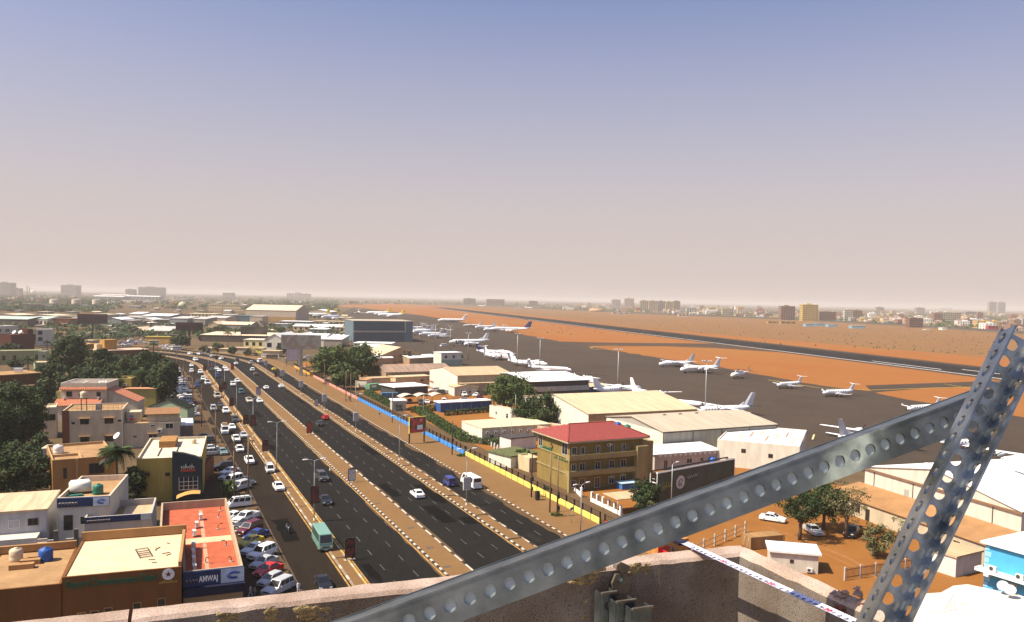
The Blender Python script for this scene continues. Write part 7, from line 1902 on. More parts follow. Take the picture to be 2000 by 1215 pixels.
def tree(px, py, w_px, top_px, label, kind='dark', pos=None, dens=1.0, trunk=True, seed=0, name='tree', leaf=None, low=.22, group=None, cat='tree'):
 p = pos or G(px, py); p = Vector((p.x, p.y, 0)); dd = dist(p)
 h = (py - top_px) * dd / F * 1.04; r = w_px * dd / F / 2 * 1.2
 rng = random.Random(seed + int(px * 7 + py))
 t = thing(name, label, cat, p, 0, group)
 zc = h * (low + (1 - low) * .5); rz = h * (1 - low) * .5
 if trunk:
  m = MB(); tr = max(.08, h * .028)
  m.tube([(0,0,0),(.1,.05, h * .2),(0,.1, h * .42),(.1,0, h * .6)], [tr * 1.3, tr, tr * .8, tr * .4], 7)
  for k in range(5):
   a = k * 1.26 + rng.random(); q = h * (.25 + .06 * k)
   m.tube([(0,0, q),(r * .35 * math.cos(a), r * .35 * math.sin(a), q + h * .16),(r * .7 * math.cos(a), r * .7 * math.sin(a), q + h * .28)], [tr * .55, tr * .35, tr * .12], 5)
  m.build('trunk', BARK, t)
 m = MB(); lf = leaf or max(.16, min(.55,.0016 * dd))
 vol = r * r * rz
 ncl = int(max(16, min(120,42 * dens * (vol / 30) ** .3)))
 crown_mesh(m, (0,0, zc), r, r, rz, ncl, int(46 * dens), lf, rng)
 m.build('crown', LF[kind], t)
 return t
def bush(px, py, w_px, h_px, label, kind='mid', seed=0, dens=1.0):
 return tree(px, py, w_px, py - h_px, label, kind, None, dens, False, seed, 'bush', None, .0, None, 'bush')
def hedge(p0, p1, w, h, label, kind='mid'):
 a, b = G(*p0), G(*p1); d = b - a; L_ = d.length
 t = thing('hedge', label, 'hedge', a, math.atan2(d.y, d.x)); rng = random.Random(int(p0[0]))
 m = MB()
 for i in range(int(L_ * w * h * 24)):
  f = rng.randrange(4)
  x = rng.uniform(0, L_); y = rng.uniform(-w / 2, w / 2); z = rng.uniform(.05, h)
  if f == 0: z = h * rng.uniform(.85,1.08)
  if f == 1: y = -w / 2 * rng.uniform(.85,1.1)
  n = Vector((rng.uniform(-1,1), rng.uniform(-1,1), rng.uniform(0,1))).normalized(); a_ = n.orthogonal().normalized(); b_ = n.cross(a_); s = rng.uniform(.16,.34); p = Vector((x, y, z))
  m.add([p - a_ * s, p + b_ * s * .6, p + a_ * s, p - b_ * s * .6], [(0,1,2,3)], rng.randrange(2))
 m.build('foliage', LF[kind], t); q = MB()
 for k in range(int(L_ / 1.5)): q.tube([(k * 1.5 + .4,0,0),(k * 1.5 + .5,.1, h * .6)], .04,5)
 q.build('stems', BARK, t)
 return t
FROND = {}
def frond_mesh(L_, droop, kind):
 key = (round(L_, 1), droop, kind)
 if key not in FROND:
  m = MB(); pts = []
  for i in range(9): s = i / 8.0; pts.append(Vector((L_ * s * (1 - .18 * droop * s),0, L_ * (.34 * s - .62 * droop * s * s))))
  m.tube(pts, [.05,.045,.04,.035,.03,.025,.02,.015,.01], 5,0)
  for i in range(1,9):
   for hf in (0,.5):
    p = pts[i - 1].lerp(pts[i], .5 + hf); s = i / 8.0; ll = L_ * .30 * (math.sin(math.pi * min(1, s * .92 + .08)) ** .6 + .15)
    for sd in (-1,1):
     e = p + Vector((ll * .45, sd * ll * .8,-ll * .38)); m.add([p + Vector((-.11,0,0)), p + Vector((.12,0,0)), e], [(0,1,2)], 0)
  FROND[key] = m.mesh('frond', LF[kind][1])
 return FROND[key]
def palm(px, py, top_px, label, fr_px=24, kind='dark', n=20, pos=None):
 p = pos or G(px, py); p = Vector((p.x, p.y, 0)); dd = dist(p); h = (py - top_px) * dd / F; fl = fr_px * dd / F; th = h - fl * .35
 t = thing('palm_tree', label, 'palm tree', p); rng = random.Random(int(px))
 m = MB(); m.tube([(0,0,0),(.1,0, th * .4),(.05,.1, th * .8),(0,0, th)], [.3,.22,.2,.25], 8); m.build('trunk', BARKP, t)
 for k in range(n):
  a = k * 2.399; lv = k / n
  o = link('frond', frond_mesh(fl * (1 if k % 2 else .88),(1.0,1.5,.6,1.9)[k % 4], kind), t, (0,0, th)); o.rotation_euler = (0,-.55 + .95 * lv, a)
 return t
tree(650,750,76,670, 'large round tree, left of the pair beside the pink fence', 'mid', dens=1.6, low=.08); tree(706,744,66,671, 'large round tree, right of the pair beside the pink fence', 'mid', dens=1.5, low=.1)
tree(672,760,50,706, 'lower tree filling the gap between the pair by the pink fence', 'mid', dens=1.3, low=.05)
tree(788,708,46,684, 'small bushy tree before the rusty roofed shed', 'olive', low=.1); bush(722,735,40,16, 'low olive shrub left of the rusty roofed shed', 'olive'); bush(748,733,30,12, 'second low olive shrub by the rusty roofed shed', 'olive')
tree(995,812,92,728, 'tall leafy tree behind the dark yard tree', 'mid', dens=1.5, low=.1); tree(1055,842,100,764, 'dense dark green tree beside the tan hangar', 'dark', dens=1.9, low=.02)
palm(964,806,752, 'palm standing left of the tall leafy tree', 22, 'olive')
tree(1022,907,36,876, 'round bush tree beside the grass roofed hut', 'mid', low=.0, dens=1.2)
tree(1262,1008,58,934, 'dark tree at the left end of the green hoarding', 'dark', dens=1.6, low=.08)
tree(1562,1055,84,948, 'tall tree over the silver sedan in the orange yard', 'dark', dens=1.2, low=.25); tree(1608,1035,96,936, 'broad dark tree behind the yard trees', 'dark', dens=1.6, low=.12)
tree(1652,1052,88,938, 'feathery olive tree in the orange yard', 'olive', dens=.8, low=.22, leaf=.16); tree(1712,1088,56,1020, 'dense olive bush tree by the black pickup', 'olive', dens=1.2, low=.0)
tree(1752,1085,70,1000, 'thin brownish tree beside the steel upright', 'olive', dens=.5, low=.15, leaf=.14); tree(1530,905,56,868, 'sparse light tree against the white workshop', 'fresh', dens=.45, low=.1, leaf=.17)
for i, (x, y, w_, h_) in enumerate(((1110,889,14,6),(1068,955,14,5),(1085,1008,24,5),(902,892,16,5),(1700,1056,26,5))): bush(x, y, w_, h_, 'grass tuft bush %s' % ('behind the gate lodge', 'at the office road face', 'round the feet of the twin poles', 'at the start of the yellow fence', 'beside the black pickup')[i], 'fresh', dens=.5)
hedge((716,770),(780,803),2.2,1.9, 'hedge beside the green container along the lane', 'mid'); hedge((800,806),(872,800),2.2,1.8, 'clipped dark hedge before the shade sails', 'dark'); hedge((868,812),(970,803),2.0,1.6, 'clipped hedge before the long blue shed', 'dark')
hedge((818,806),(908,862),2.4,2.0, 'long hedge running down the lane to the cream cabin', 'mid'); hedge((908,862),(990,872),2.6,1.6, 'rough low hedge under the cream cabin wall', 'mid')
def at(px, py, z): return G(px, py, z)
tree(138,742,78,650, 'biggest dark tree at the left, right of the mint house', 'dark', dens=1.9, low=.02); tree(198,752,52,680, 'round dark tree right of the biggest one', 'dark', dens=1.5, low=.02); tree(160,775,90,712, 'dark tree below the biggest one', 'dark', dens=1.6, low=.0)
tree(245,775,70,695, 'dark tree in the middle of the grove', 'dark', dens=1.6, low=.0); tree(295,768,64,682, 'dark tree at the right end of the grove', 'dark', dens=1.7, low=.02); tree(318,790,50,705, 'dark tree above the green gable', 'dark', dens=1.5, low=.0)
tree(215,790,70,728, 'dark low tree behind the yellow green house', 'dark', dens=1.4, low=.0)
palm(284,786,716, 'palm left of the green gable', 34, 'dark', 34); palm(322,786,722, 'palm right above the green gable', 32, 'dark', 34); palm(300,700,668, 'palm top poking out above the grove', 12)
palm(55,740,694, 'palm before the long pale green house', 20); palm(92,690,664, 'small palm by the grey white modern house', 10)
tree(60,672,40,652, 'low dark tree before the maroon house', 'dark', low=.0); tree(20,690,40,668, 'low tree at the left edge behind the pale green house', 'dark', low=0)
tree(40,880,96,742, 'huge dark tree in the left gardens', 'dark', dens=2.2, low=.0); tree(85,800,44,738, 'dark tree left of the white parapet house', 'dark', dens=1.4, low=.0); tree(-10,900,90,770, 'dark tree cut by the left edge', 'dark', dens=1.8, low=0)
tree(58,965,90,880, 'broad dark tree left of the orange house', 'dark', dens=2.0, low=0); tree(10,970,80,880, 'dark tree at the left edge above the corrugated shed', 'dark', dens=1.8, low=0); tree(75,905,50,845, 'dark tree behind the low outhouse', 'dark', dens=1.4, low=0)
palm(228,985,866, 'tall dark palm in front of the orange house', 42, 'dark', 46); tree(262,985,52,905, 'dark bushy tree beside the tall dark palm', 'dark', dens=1.6, low=0); tree(240,1000,44,940, 'dark shrub tree under the tall dark palm', 'dark', dens=1.4, low=0)
bush(272,982,34,16, 'low shrub at the foot of the mustard wall', 'dark'); bush(446,968,34,34, 'leafy bush among the cars by the wooden poles', 'fresh', dens=1.2)
palm(445,682,646, 'palm outside the bend before the cream warehouse', 12, 'olive'); tree(352,682,34,652, 'round dark tree by the far lot', 'dark', low=.05); tree(425,688,20,668, 'small olive tree outside the bend', 'olive', low=0); tree(455,692,18,676, 'small green tree outside the bend', 'mid', low=0)
tree(484,695,16,682, 'tiny green tree before the white gables', 'mid', low=0); tree(549,691,17,674, 'small dark tree at the white gables', 'dark', low=0); tree(400,690,22,674, 'low tree by the turning bus', 'olive', low=0)
for i in range(9):
 x = 330 + i * 27; tree(x, 650 + (i * 7) % 9,16 + (i % 3) * 5,634 + (i * 5) % 9, 'small distant tree among the warehouses, %s from the left' % ordinal(i), 'mid', low=.05, dens=.8)

for i, (x, y, w_, tp) in enumerate(((20,800,70,745),(70,850,60,790),(100,760,50,705),(130,815,40,760),(5,850,60,790),(110,930,40,880),(180,800,50,745),(270,740,50,690),(230,730,50,690),(330,760,36,700),(30,930,70,860),(30,720,30,700))):
 tree(x, y, w_, tp, 'dark garden tree %s' % ('under the brown house at the left edge', 'between the veranda and huge tree', 'beside the mint house wall', 'left of the cream house strip', 'cut by the left edge mid height', 'at the left wall of the orange house', 'under the white parapet house side', 'in the back row of the grove', 'in the back row left of the grove middle', 'at the grove edge by parked rows', 'below the huge dark tree', 'beside the brown house roof')[i], 'dark', dens=1.5, low=.0)
# --- warehouses and works in the middle distance
DKW = wallm('dark_wall', (.10,.085,.075)); PKW = wallm('pale_pink_wall', (.58,.47,.40)); GBW = wallm('grey_blue', (.28,.31,.34)); SBW = wallm('steel_blue', (.10,.17,.21)); GRW = wallm('mid_grey', (.34,.31,.28)); OCW = wallm('ochre_wall', (.46,.29,.11))  # DKW is a plain dark wall colour
RTEAL = corr('roof_teal', (.42,.52,.44),.6); ROLV = corr('roof_olive', (.36,.33,.22),.7); RCRM2 = corr('roof_cream2', (.74,.58,.38),.6); RGR2 = corr('roof_grey2', (.50,.46,.42),.6)
def far(x0, x1, yb, ye, d, wall, roof, label, kind='gx', rise=None, name='warehouse', win=0, rows=1, over=.4, cat='warehouse', wh=None, frame=None):
 tl = (x1 - x0) * .0205 / 2; a, b = G(x0, yb - tl), G(x1, yb + tl); dd = dist((a + b) / 2); h = (yb - ye) * dd / F
 v = b - a; an = math.atan2(v.y, v.x)
 B = building(name, label, cat, a, an, v.length, d, h, wall, roof, kind, h * .28 if rise is None else rise, over=over, parapet=.5)
 if win:
  for r_ in range(rows):
   hh = h / rows; ww = B['w'] / win * .45
   for i in range(win): window(B['wall'], 'f', (i + .5) * B['w'] / win, hh * r_ + hh * .35, ww, hh * .4, B, frame=frame or WIND, bars=0, paneless=False)
 return B
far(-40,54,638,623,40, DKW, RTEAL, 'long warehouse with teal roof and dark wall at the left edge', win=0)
far(54,92,638,623,40, WHT, RTEAL, 'teal roofed warehouse end with white wall', win=5)
far(93,137,638,623,30, wallm('brick_brown', (.24,.09,.05)), DB, 'brown warehouse beside the teal roofs', 'slab')
far(-20,33,622,615,40, PKW, RCRM2, 'cream gabled warehouse at the far left', 'gy'); far(50,106,622,616,40, PKW, RCRM2, 'second cream gabled warehouse at the far left', 'gy')
far(92,158,623,618,30, DKW, GRW, 'dark low warehouse behind the brown one', 'slab'); far(130,163,634,624,28, WHT, RGR2, 'white shed left of the wide dark hoarding', win=3)
far(160,203,622,615,40, GRW, ROLV, 'olive roofed warehouse above the wide dark hoarding', 'gy'); far(200,237,637,624,30, GBW, RWHITE, 'white gabled warehouse right of the wide dark hoarding', 'gy')
far(221,258,637,626,26, GRW, RGR2, 'grey warehouse with flat front', 'slab'); far(238,277,633,620,30, SBW, RGR2, 'dark green blue warehouse behind the grey one', 'slab')
far(277,331,632,617,60, GBW, RWHITE, 'grey blue warehouse with dazzling white roof', 'gx', 2); far(252,276,624,613,50, WHT, RWHITE, 'white warehouse wing left of the dazzling roof', 'gx', 2)
far(267,299,634,624,26, PKW, RWHITE, 'pale pink shed with white roof', 'gy', win=2); far(300,326,634,625,26, DKW, GRW, 'dark shed end beside the pale pink shed', 'slab')
far(331,366,637,622,36, GBW, RGR2, 'grey ribbed warehouse, lighter half', 'shed', 1.5); far(366,401,637,623,36, GRW, RGR2, 'grey ribbed warehouse, darker half', 'shed', 1.5)
far(366,421,621,613,30, CRM, RCRM2, 'cream building with a row of square windows', 'slab', win=8, cat='building'); far(401,441,634,621,40, PKW, RGR2, 'pinkish grey warehouse left of the blue one', 'gx', 2)
far(422,456,620,615,36, GBW, RGR2, 'low grey warehouse strip', 'slab'); far(441,457,629,618,30, M('light_steel', (.20,.33,.40),.7, var=.1), SBW, 'light blue end of the blue warehouse', 'slab'); far(457,488,629,617,30, SBW, SBW, 'dark blue warehouse left of the huge cream hangar', 'slab')
far(425,489,643,634,30, GRW, RCRM2, 'cream roofed warehouse above the long cream one', 'gx', 2.5); far(407,425,643,633,30, CRM, RCRM2, 'cream gable end of the upper warehouse', 'gy', 2.5)
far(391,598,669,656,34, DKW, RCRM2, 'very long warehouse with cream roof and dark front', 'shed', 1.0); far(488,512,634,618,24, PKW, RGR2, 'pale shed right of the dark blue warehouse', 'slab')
far(113,163,650,641,3, OCW, OCW, 'ochre compound wall left of the wide hoarding', 'slab', name='compound_wall', cat='wall'); far(164,205,648,641,3, CRM, OCW, 'cream compound wall behind the wide hoarding column', 'slab', name='compound_wall', cat='wall')
far(253,282,657,646,20, DKW, RCRM2, 'tan gabled shed by the far lot', 'gy', 3); far(282,331,657,646,20, CRM, RGR2, 'grey roofed shed with a row of windows by the far lot', 'shed', 3, win=7)
far(284,331,671,658,4, OCW, M('lemon_band', (.55,.42,.06),.8, var=.1), 'ochre wall with lemon band beside the far lot', 'slab', name='compound_wall', cat='wall'); far(331,350,668,655,8, DKW, DKW, 'dark gate block beside the ochre wall', 'slab', name='gate_block', cat='building')
B = far(480,578,627,606,70, wallm('hangar_pink', (.60,.50,.42)), RCRM2, 'huge cream hangar on the horizon', 'gx', 7, name='hangar', cat='hangar'); part(B, 'plinth', OCW, (0,-.3,0, B['w'], -.01,6))
far(596,646,617,609,50, PKW, RWHITE, 'white arched roof terminal beside the huge cream hangar', 'gy', 4, name='terminal', cat='building')
far(546,606,636,628,24, GBW, RWHITE, 'blue grey block with white roof left of the blue hangar', 'slab', win=10); far(608,678,634,628,30, CRM, RTAN, 'low tan block behind the white roofs', 'slab', win=9); far(629,684,624,620,30, CRM, RCRM2, 'low cream roof behind the tan block', 'slab')
far(572,666,647,638,26, CRM, RWHITE, 'long white roofed store with arched windows', 'gx', 2, win=9); far(603,638,653,643,18, GBW, RWHITE, 'small white hipped kiosk block', 'hip', 2); far(534,562,641,633,20, GBW, RGR2, 'grey store left of the long white roofed one', 'slab'); far(592,672,659,654,14, PKW, RWHITE, 'thin white roofed strip before the kiosk block', 'slab')
far(655,690,650,640,20, CRM, RTAN, 'tan store touching the blue hangar', 'slab', win=4); far(502,540,652,645,20, PKW, RCRM2, 'cream store above the white gables', 'slab')
far(476,515,681,664,14, M('cream_yellow', (.66,.55,.26),.9, var=.08), WHT, 'cream yellow house with dark doors outside the bend', 'slab', win=3, name='house', cat='house'); B = far(516,556,686,664,40, WHT, RWHITE, 'white gabled house with two tall doors outside the bend', 'gy', 4, name='house', cat='house', win=2)
far(557,600,680,664,40, WHT, RWHITE, 'white gabled house right of the two door one', 'gy', 4, name='house', cat='house'); far(600,632,677,662,40, WHT, RWHITE, 'white hall joined to the gabled houses', 'gx', 3, name='house', cat='house'); far(632,667,678,663,26, GRW, RWHITE, 'grey fronted box hall before the blue hangar', 'shed', 2, name='house', cat='house')
for i, (x0, x1, yb, ye, c_) in enumerate(((428,452,690,682, CRM),(454,482,691,680, PKW),(512,545,697,686, CRM),(500,513,690,681, FY),(400,425,688,680, OCW))): far(x0, x1, yb, ye, 8, c_, RTAN, 'roadside kiosk outside the bend, %s from the left' % ordinal((2,3,4,1,0)[i]), 'slab', name='kiosk', cat='kiosk')
far(690,764,678,671,20, WHT, RWHITE, 'white strip roof under the blue hangar doors', 'slab', name='low_store', cat='building'); far(700,745,684,677,20, GRW, RWHITE, 'white vehicle shelter under the blue hangar', 'gx', 1, name='low_store', cat='building')
m = MB(); m.lathe([(7,0),(5.5,1.2),(2.5,2.4),(.1,2.9)], 12); o = m.build('earth_mound', YARD, None, G(606,716)); tag(o, 'orange earth mound behind the orange fence', 'mound')
far(606,627,737,727,3, OCW, OCW, 'broken ochre brick wall by the earth mound', 'slab', name='brick_wall', cat='wall')
CLT = [WHT, CRM, PKW, GBW, GRW, OCW]; CLR = [RWHITE, RCRM2, RGR2, RTAN, RWHITE]
rng = random.Random(21); k = 0; seen = {}
LM = ('beyond the teal roofed warehouses', 'beyond the wide dark hoarding', 'beyond the dazzling white roof', 'beyond the very long cream warehouse', 'near the huge cream hangar', 'near the blue hangar')
for i in range(46):
 x = 10 + (i * 61.7) % 660; y = 596 + (i * 17.3) % 44
 if 478 < x < 585 and y < 634: continue
 w_ = rng.uniform(8,22); hp = rng.uniform(3,6)
 ci, ri = rng.randrange(6), rng.randrange(5) % 4
 far(x, x + w_, y, y - hp, rng.uniform(10,24), CLT[ci], CLR[ri], '%s store with %s roof %s' % (('white', 'cream', 'pink grey', 'grey blue', 'grey', 'ochre')[ci], ('white', 'cream', 'grey', 'tan', 'white')[ri], LM[min(5, int(x / 115))] + (', %s one' % ordinal(seen[(ci, ri, int(x / 115))] - 1) if seen.setdefault((ci, ri, int(x / 115)),0) is not None and seen.__setitem__((ci, ri, int(x / 115)), seen[(ci, ri, int(x / 115))] + 1) is None and seen[(ci, ri, int(x / 115))] > 1 else '')), rng.choice(('slab', 'gx', 'gy')), name='small_store', cat='building', win=3 if w_ > 14 else 0)
for i in range(40):
 x = 108 + (i * 53.3) % 215; y = 640 + (i * 13.7) % 38
 if (x > 196 and y > 659) or (x + 20 > 284 and y > 655) or (130 < x < 225 and y < 652 and i % 2): continue
 w_ = rng.uniform(8,22); hp = rng.uniform(3.5,7.5); ci, ri = rng.randrange(6), rng.randrange(4)
 kk = (ci, ri, 'g'); seen[kk] = seen.get(kk, 0) + 1
 far(x, x + w_, y, y - hp, rng.uniform(8,16), CLT[ci], CLR[ri], '%s house with %s roof beyond the grove%s' % (('white', 'cream', 'pink grey', 'grey blue', 'grey', 'ochre')[ci], ('white', 'cream', 'grey', 'tan')[ri], '' if seen[kk] == 1 else ', %s such' % ordinal(seen[kk] - 1)), rng.choice(('slab', 'flat', 'slab')), name='grove_house', cat='house', win=2 if w_ < 14 else 4)
# --- tank farm, mosque, arcades
STK = M('storage_tank_cream', (.60,.52,.40),.7, var=.12, scale=.2)
for i, (x0, x1, yt, yb) in enumerate(((98,116,585,600),(141,158,585,600),(181,197,586,599),(-12,4,583,595))):
 p = G((x0 + x1) / 2, yb); dd = dist(p); r = (x1 - x0) * dd / F / 2; h = (yb - yt) * dd / F
 t = thing('storage_tank', 'cream cylindrical storage tank, %s' % ('left of three', 'middle of three', 'right of three', 'cut by the left edge')[i], 'tank', p, 0, 'storage tanks')
 m = MB(); m.lathe([(r, 0),(r, h)], 28, caps=False); m.build('shell', STK, t); m = MB(); m.lathe([(r * 1.01, h),(r * .6, h + .8),(.1, h + 1.2)], 28); m.build('roof', STK, t)
 m = MB()
 for k in range(14): a = -1.2 + k * .12; m.box(r * math.sin(a) - .5,-r * math.cos(a) - 1.2, k * h / 14, r * math.sin(a) + .9,-r * math.cos(a) - .1, k * h / 14 + .25)
 stuff(m.build('stair_steps', STEEL, t))
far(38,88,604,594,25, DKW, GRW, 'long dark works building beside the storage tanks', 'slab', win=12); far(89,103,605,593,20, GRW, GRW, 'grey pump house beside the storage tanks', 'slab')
p = G(357,604); t = thing('mosque', 'pale green domed mosque in the middle distance', 'mosque', p); dd = dist(p); u = dd / F
m = MB(); m.box(-9 * u, 0,0,9 * u, 18 * u, 7 * u); m.build('prayer_hall', CRM, t); m = MB(); m.lathe([(8 * u, 6.9 * u),(8 * u, 8 * u),(7 * u, 11 * u),(4.5 * u, 13.5 * u),(.3 * u, 15 * u),(.1 * u, 17 * u)], 20,(0,9 * u, 0)); m.build('dome', M('dome_green', (.42,.44,.26),.6, var=.06), t)
for k in range(4): m = MB(); m.box((-7 + k * 4) * u, -.3,1.5 * u, (-5.4 + k * 4) * u, -.003,5 * u); m.build('arch_window', PANE, t)
p = G(339,600); t = thing('minaret', 'slender cream minaret beside the green domed mosque', 'minaret', p); m = MB(); m.lathe([(1.8 * u, 0),(1.5 * u, 12 * u),(2.2 * u, 12.5 * u),(2.2 * u, 13.5 * u),(1.1 * u, 14 * u),(1.0 * u, 19 * u),(.1 * u, 23 * u)], 12); m.build('shaft', CRM, t)
far(406,433,606,595,20, CRM, CRM, 'cream arcaded block, left of two', 'slab', win=8, rows=2, name='arcade_block', cat='building'); far(436,478,607,596,20, CRM, CRM, 'cream arcaded block, right of two', 'slab', win=11, rows=2, name='arcade_block', cat='building')
far(180,240,585,579,60, GBW, RWHITE, 'long pale station hall on the left horizon', 'gx', 3, win=10, name='hall', cat='building'); far(196,250,580,576,40, PKW, RWHITE, 'farther pale roofed hall on the left horizon', 'gx', 3, name='hall', cat='building'); far(244,310,586,579,50, GBW, RWHITE, 'pale hall with white roof right of the station hall', 'gx', 3, win=9, name='hall', cat='building'); far(232,296,590,587,30, WHT, RWHITE, 'low dazzling white roof before the pale halls', 'slab', name='hall', cat='building'); far(318,365,588,584,40, GRW, RWHITE, 'white roofed hall before the green dome', 'slab', name='hall', cat='building')
# --- towers on both horizons
WMF = {}
def far_win(w, h, mt):
 k = (round(w, 1), round(h, 1), mt.name)
 if k not in WMF: m = MB(); m.box(-w / 2,-.25,0, w / 2,.2, h); WMF[k] = m.mesh('window', mt)
 return WMF[k]
FW = M('far_window', (.02,.02,.024),.3, var=.1)
def tower(x0, x1, yb, yt, col, label, floors, cols, d=None, side=None, pent=True, name='tower_block', rz=None, group=None):
 tl = (x1 - x0) * .0205 / 2; a, b = G(x0, yb - tl), G(x1, yb + tl); dd = dist((a + b) / 2); h = (yb - yt) * dd / F; w = (b - a).length; d = d or w * .6
 wm_ = wallm('far_' + label.split()[0] + '%d' % int(x0), col, .12,.08,0)
 B = building(name, label, 'building', a, math.atan2((b - a).y, (b - a).x), w, d, h, wm_, CONC, 'flat', parapet=.8, group=group)
 if pent: part(B, 'roof_house', wm_, (w * .3, d * .2, h - .75, w * .6, d * .6, h + h * .07))
 ww, hh = w / cols * .6, h / floors * .5
 me = far_win(ww, hh, FW)
 for i in range(cols):
  for f in range(floors): link('window', me, B['wall'], ((i + .5) * w / cols, -.02,(f + .32) * h / floors))
 me2 = far_win(d / 4 * .5, hh, FW)
 for i in range(4):
  for f in range(floors): o = link('window', me2, B['wall'], (-.02,(i + .5) * d / 4,(f + .32) * h / floors)); o.rotation_euler.z = -math.pi / 2
 for f in range(1, floors): part(B, 'floor_band', wm_, (-.3,-.3, f * h / floors - .2, w + .3,-.03, f * h / floors + .25))
 return B
GT = (.26,.24,.23)
tower(-8,21,577,552, GT, 'grey tower cut by the left edge of the horizon', 9,6); tower(22,39,577,563, GT, 'lower grey block beside the left edge tower', 6,5); tower(119,149,578,557,(.30,.27,.26), 'wide grey tower over the storage tanks', 9,9); tower(270,313,580,561,(.20,.18,.17), 'dark stepped slab on the left horizon', 7,10)
tower(245,262,580,565, GT, 'faint grey tower left of the dark stepped slab', 7,4); tower(435,455,583,572, GT, 'faint grey roofed block above the arcades', 4,6, pent=False)
for i, (x, yt) in enumerate(((53,556),(58,559))): p = G(x, 577); u = dist(p) / F; t = thing('minaret', 'faint minaret on the left horizon, %s one' % ('left', 'right')[i], 'minaret', p); m = MB(); m.lathe([(.9 * u, 0),(.8 * u, (577 - yt) * u * .8),(1.1 * u, (577 - yt) * u * .82),(.5 * u, (577 - yt) * u * .9),(.1 * u, (577 - yt) * u)], 8); m.build('shaft', CRM, t)
p = G(63,577); u = dist(p) / F; t = thing('domed_hall', 'white domed hall on the left horizon', 'mosque', p); m = MB(); m.box(-8 * u, 0,0,14 * u, 12 * u, 4 * u); m.build('hall', WHT, t); m = MB(); m.lathe([(5.5 * u, 4 * u),(5 * u, 7 * u),(3 * u, 9.5 * u),(.2,10.5 * u)], 16,(0,6 * u, 0)); m.build('dome', WHT, t)
CT = (.62,.50,.33)
tower(1525,1552,625,598,(.33,.20,.14), 'brown brick tower left of the yellow tower', 8,6); tower(1567,1597,627,595,(.70,.50,.14), 'bright yellow tower across the airfield', 8,6); tower(1600,1632,627,609,(.30,.18,.13), 'low brown block right of the yellow tower', 5,7)
tower(1649,1664,627,605,(.72,.68,.60), 'white balconied block with tan side', 6,4); tower(1665,1684,627,606,(.42,.28,.15), 'tan blank block joined to the white balconied one', 6,4); tower(1838,1876,630,610,(.66,.58,.42), 'cream hotel block right of centre on the city edge', 5,9); tower(1776,1802,640,621,(.28,.14,.10), 'brick red block near the perimeter fence', 5,6)
tower(1932,1945,614,590,(.38,.34,.32), 'far grey twin tower, left one', 11,4); tower(1949,1963,614,590.5,(.38,.34,.32), 'far grey twin tower, right one', 11,4)
tower(1250,1266,607,587, CT, 'cream apartment tower, first of the row from the left', 9,4); tower(1267,1283,608,587.5, CT, 'cream apartment tower, second of the row from the left', 9,4); tower(1284,1299,608,588,(.40,.35,.31), 'grey apartment tower between the cream ones', 9,4); tower(1300,1314,609,589, CT, 'cream apartment tower, fourth of the row from the left', 9,4); tower(1315,1328,609,588,(.50,.38,.24), 'tan apartment tower at the right end of the row', 9,4)
tower(1220,1238,600,583,(.46,.32,.26), 'pinkish tower behind the cream apartment row', 9,5); tower(1195,1212,600,585,(.48,.44,.36), 'pale tower left of the pinkish tower', 7,5); tower(1341,1360,613,601,(.62,.60,.56), 'white framed block right of the apartment row', 4,4); tower(1411,1432,616,603,(.60,.52,.38), 'cream block with dark balconies', 4,5); tower(1446,1462,617,608,(.55,.55,.52), 'pale block with blue grey windows', 3,4)
tower(950,985,596,584.5,(.30,.17,.13), 'brown slab across the far runway end', 4,10, pent=False); tower(1033,1050,598,588,(.36,.22,.18), 'small brown block right of the brown slab', 4,5); tower(905,928,595,583,(.28,.22,.20), 'dim block left of the brown slab', 4,6)
tower(1712,1726,612,600,(.40,.34,.28), 'faint tower above the cream houses', 6,4); tower(1790,1806,612,601,(.32,.28,.26), 'faint grey block on the right horizon', 5,5); tower(1838,1860,606,602,(.5,.44,.38), 'faint pale block behind the cream hotel', 3,6); tower(1885,1908,622,609,(.34,.32,.30), 'grey frame block right of the cream hotel', 4,5); tower(1909,1920,624,610,(.36,.20,.14), 'brick pier block right of the grey frame block', 5,3)
tower(560,572,583,573,(.34,.26,.23), 'faint brown tower over the huge cream hangar, left', 5,3); tower(575,588,583,572,(.34,.26,.23), 'faint brown tower over the huge cream hangar, middle', 5,3); tower(590,605,584,574,(.34,.26,.23), 'faint brown tower over the huge cream hangar, right', 4,3)
B = far(1100,1121,605,600,40, WHT, RWHITE, 'small white hangar across the runway', 'gy', 3, name='hangar', cat='hangar'); part(B, 'hangar_door', GRL, (1.5,-.2,0,7,-.01,5))
p = G(1165,608); u = dist(p) / F; t = thing('arched_hut', 'tan arched hut across the runway', 'hut', p, -.2); m = MB(); m.rings([[(x, 10 * math.cos(math.pi * k / 10),5.2 * u * math.sin(math.pi * k / 10)) for k in range(11)] for x in (-14 * u, 14 * u)], 0, True, True); m.build('shell', M('hut_tan', (.50,.28,.13),.8, var=.1), t)
BLS = M('pale_blue_shed', (.22,.34,.38),.7, var=.12)
for i, (x0, x1, yb, yt) in enumerate(((1574,1592,638,633),(1593,1616,637,632),(1618,1634,639,634),(1664,1690,642,636))): far(x0, x1, yb, yt, 14, BLS, BLS if i < 2 else RGR2, 'pale blue shed on the far field, %s from the left' % ordinal(i), 'slab', name='blue_field_shed', cat='shed')
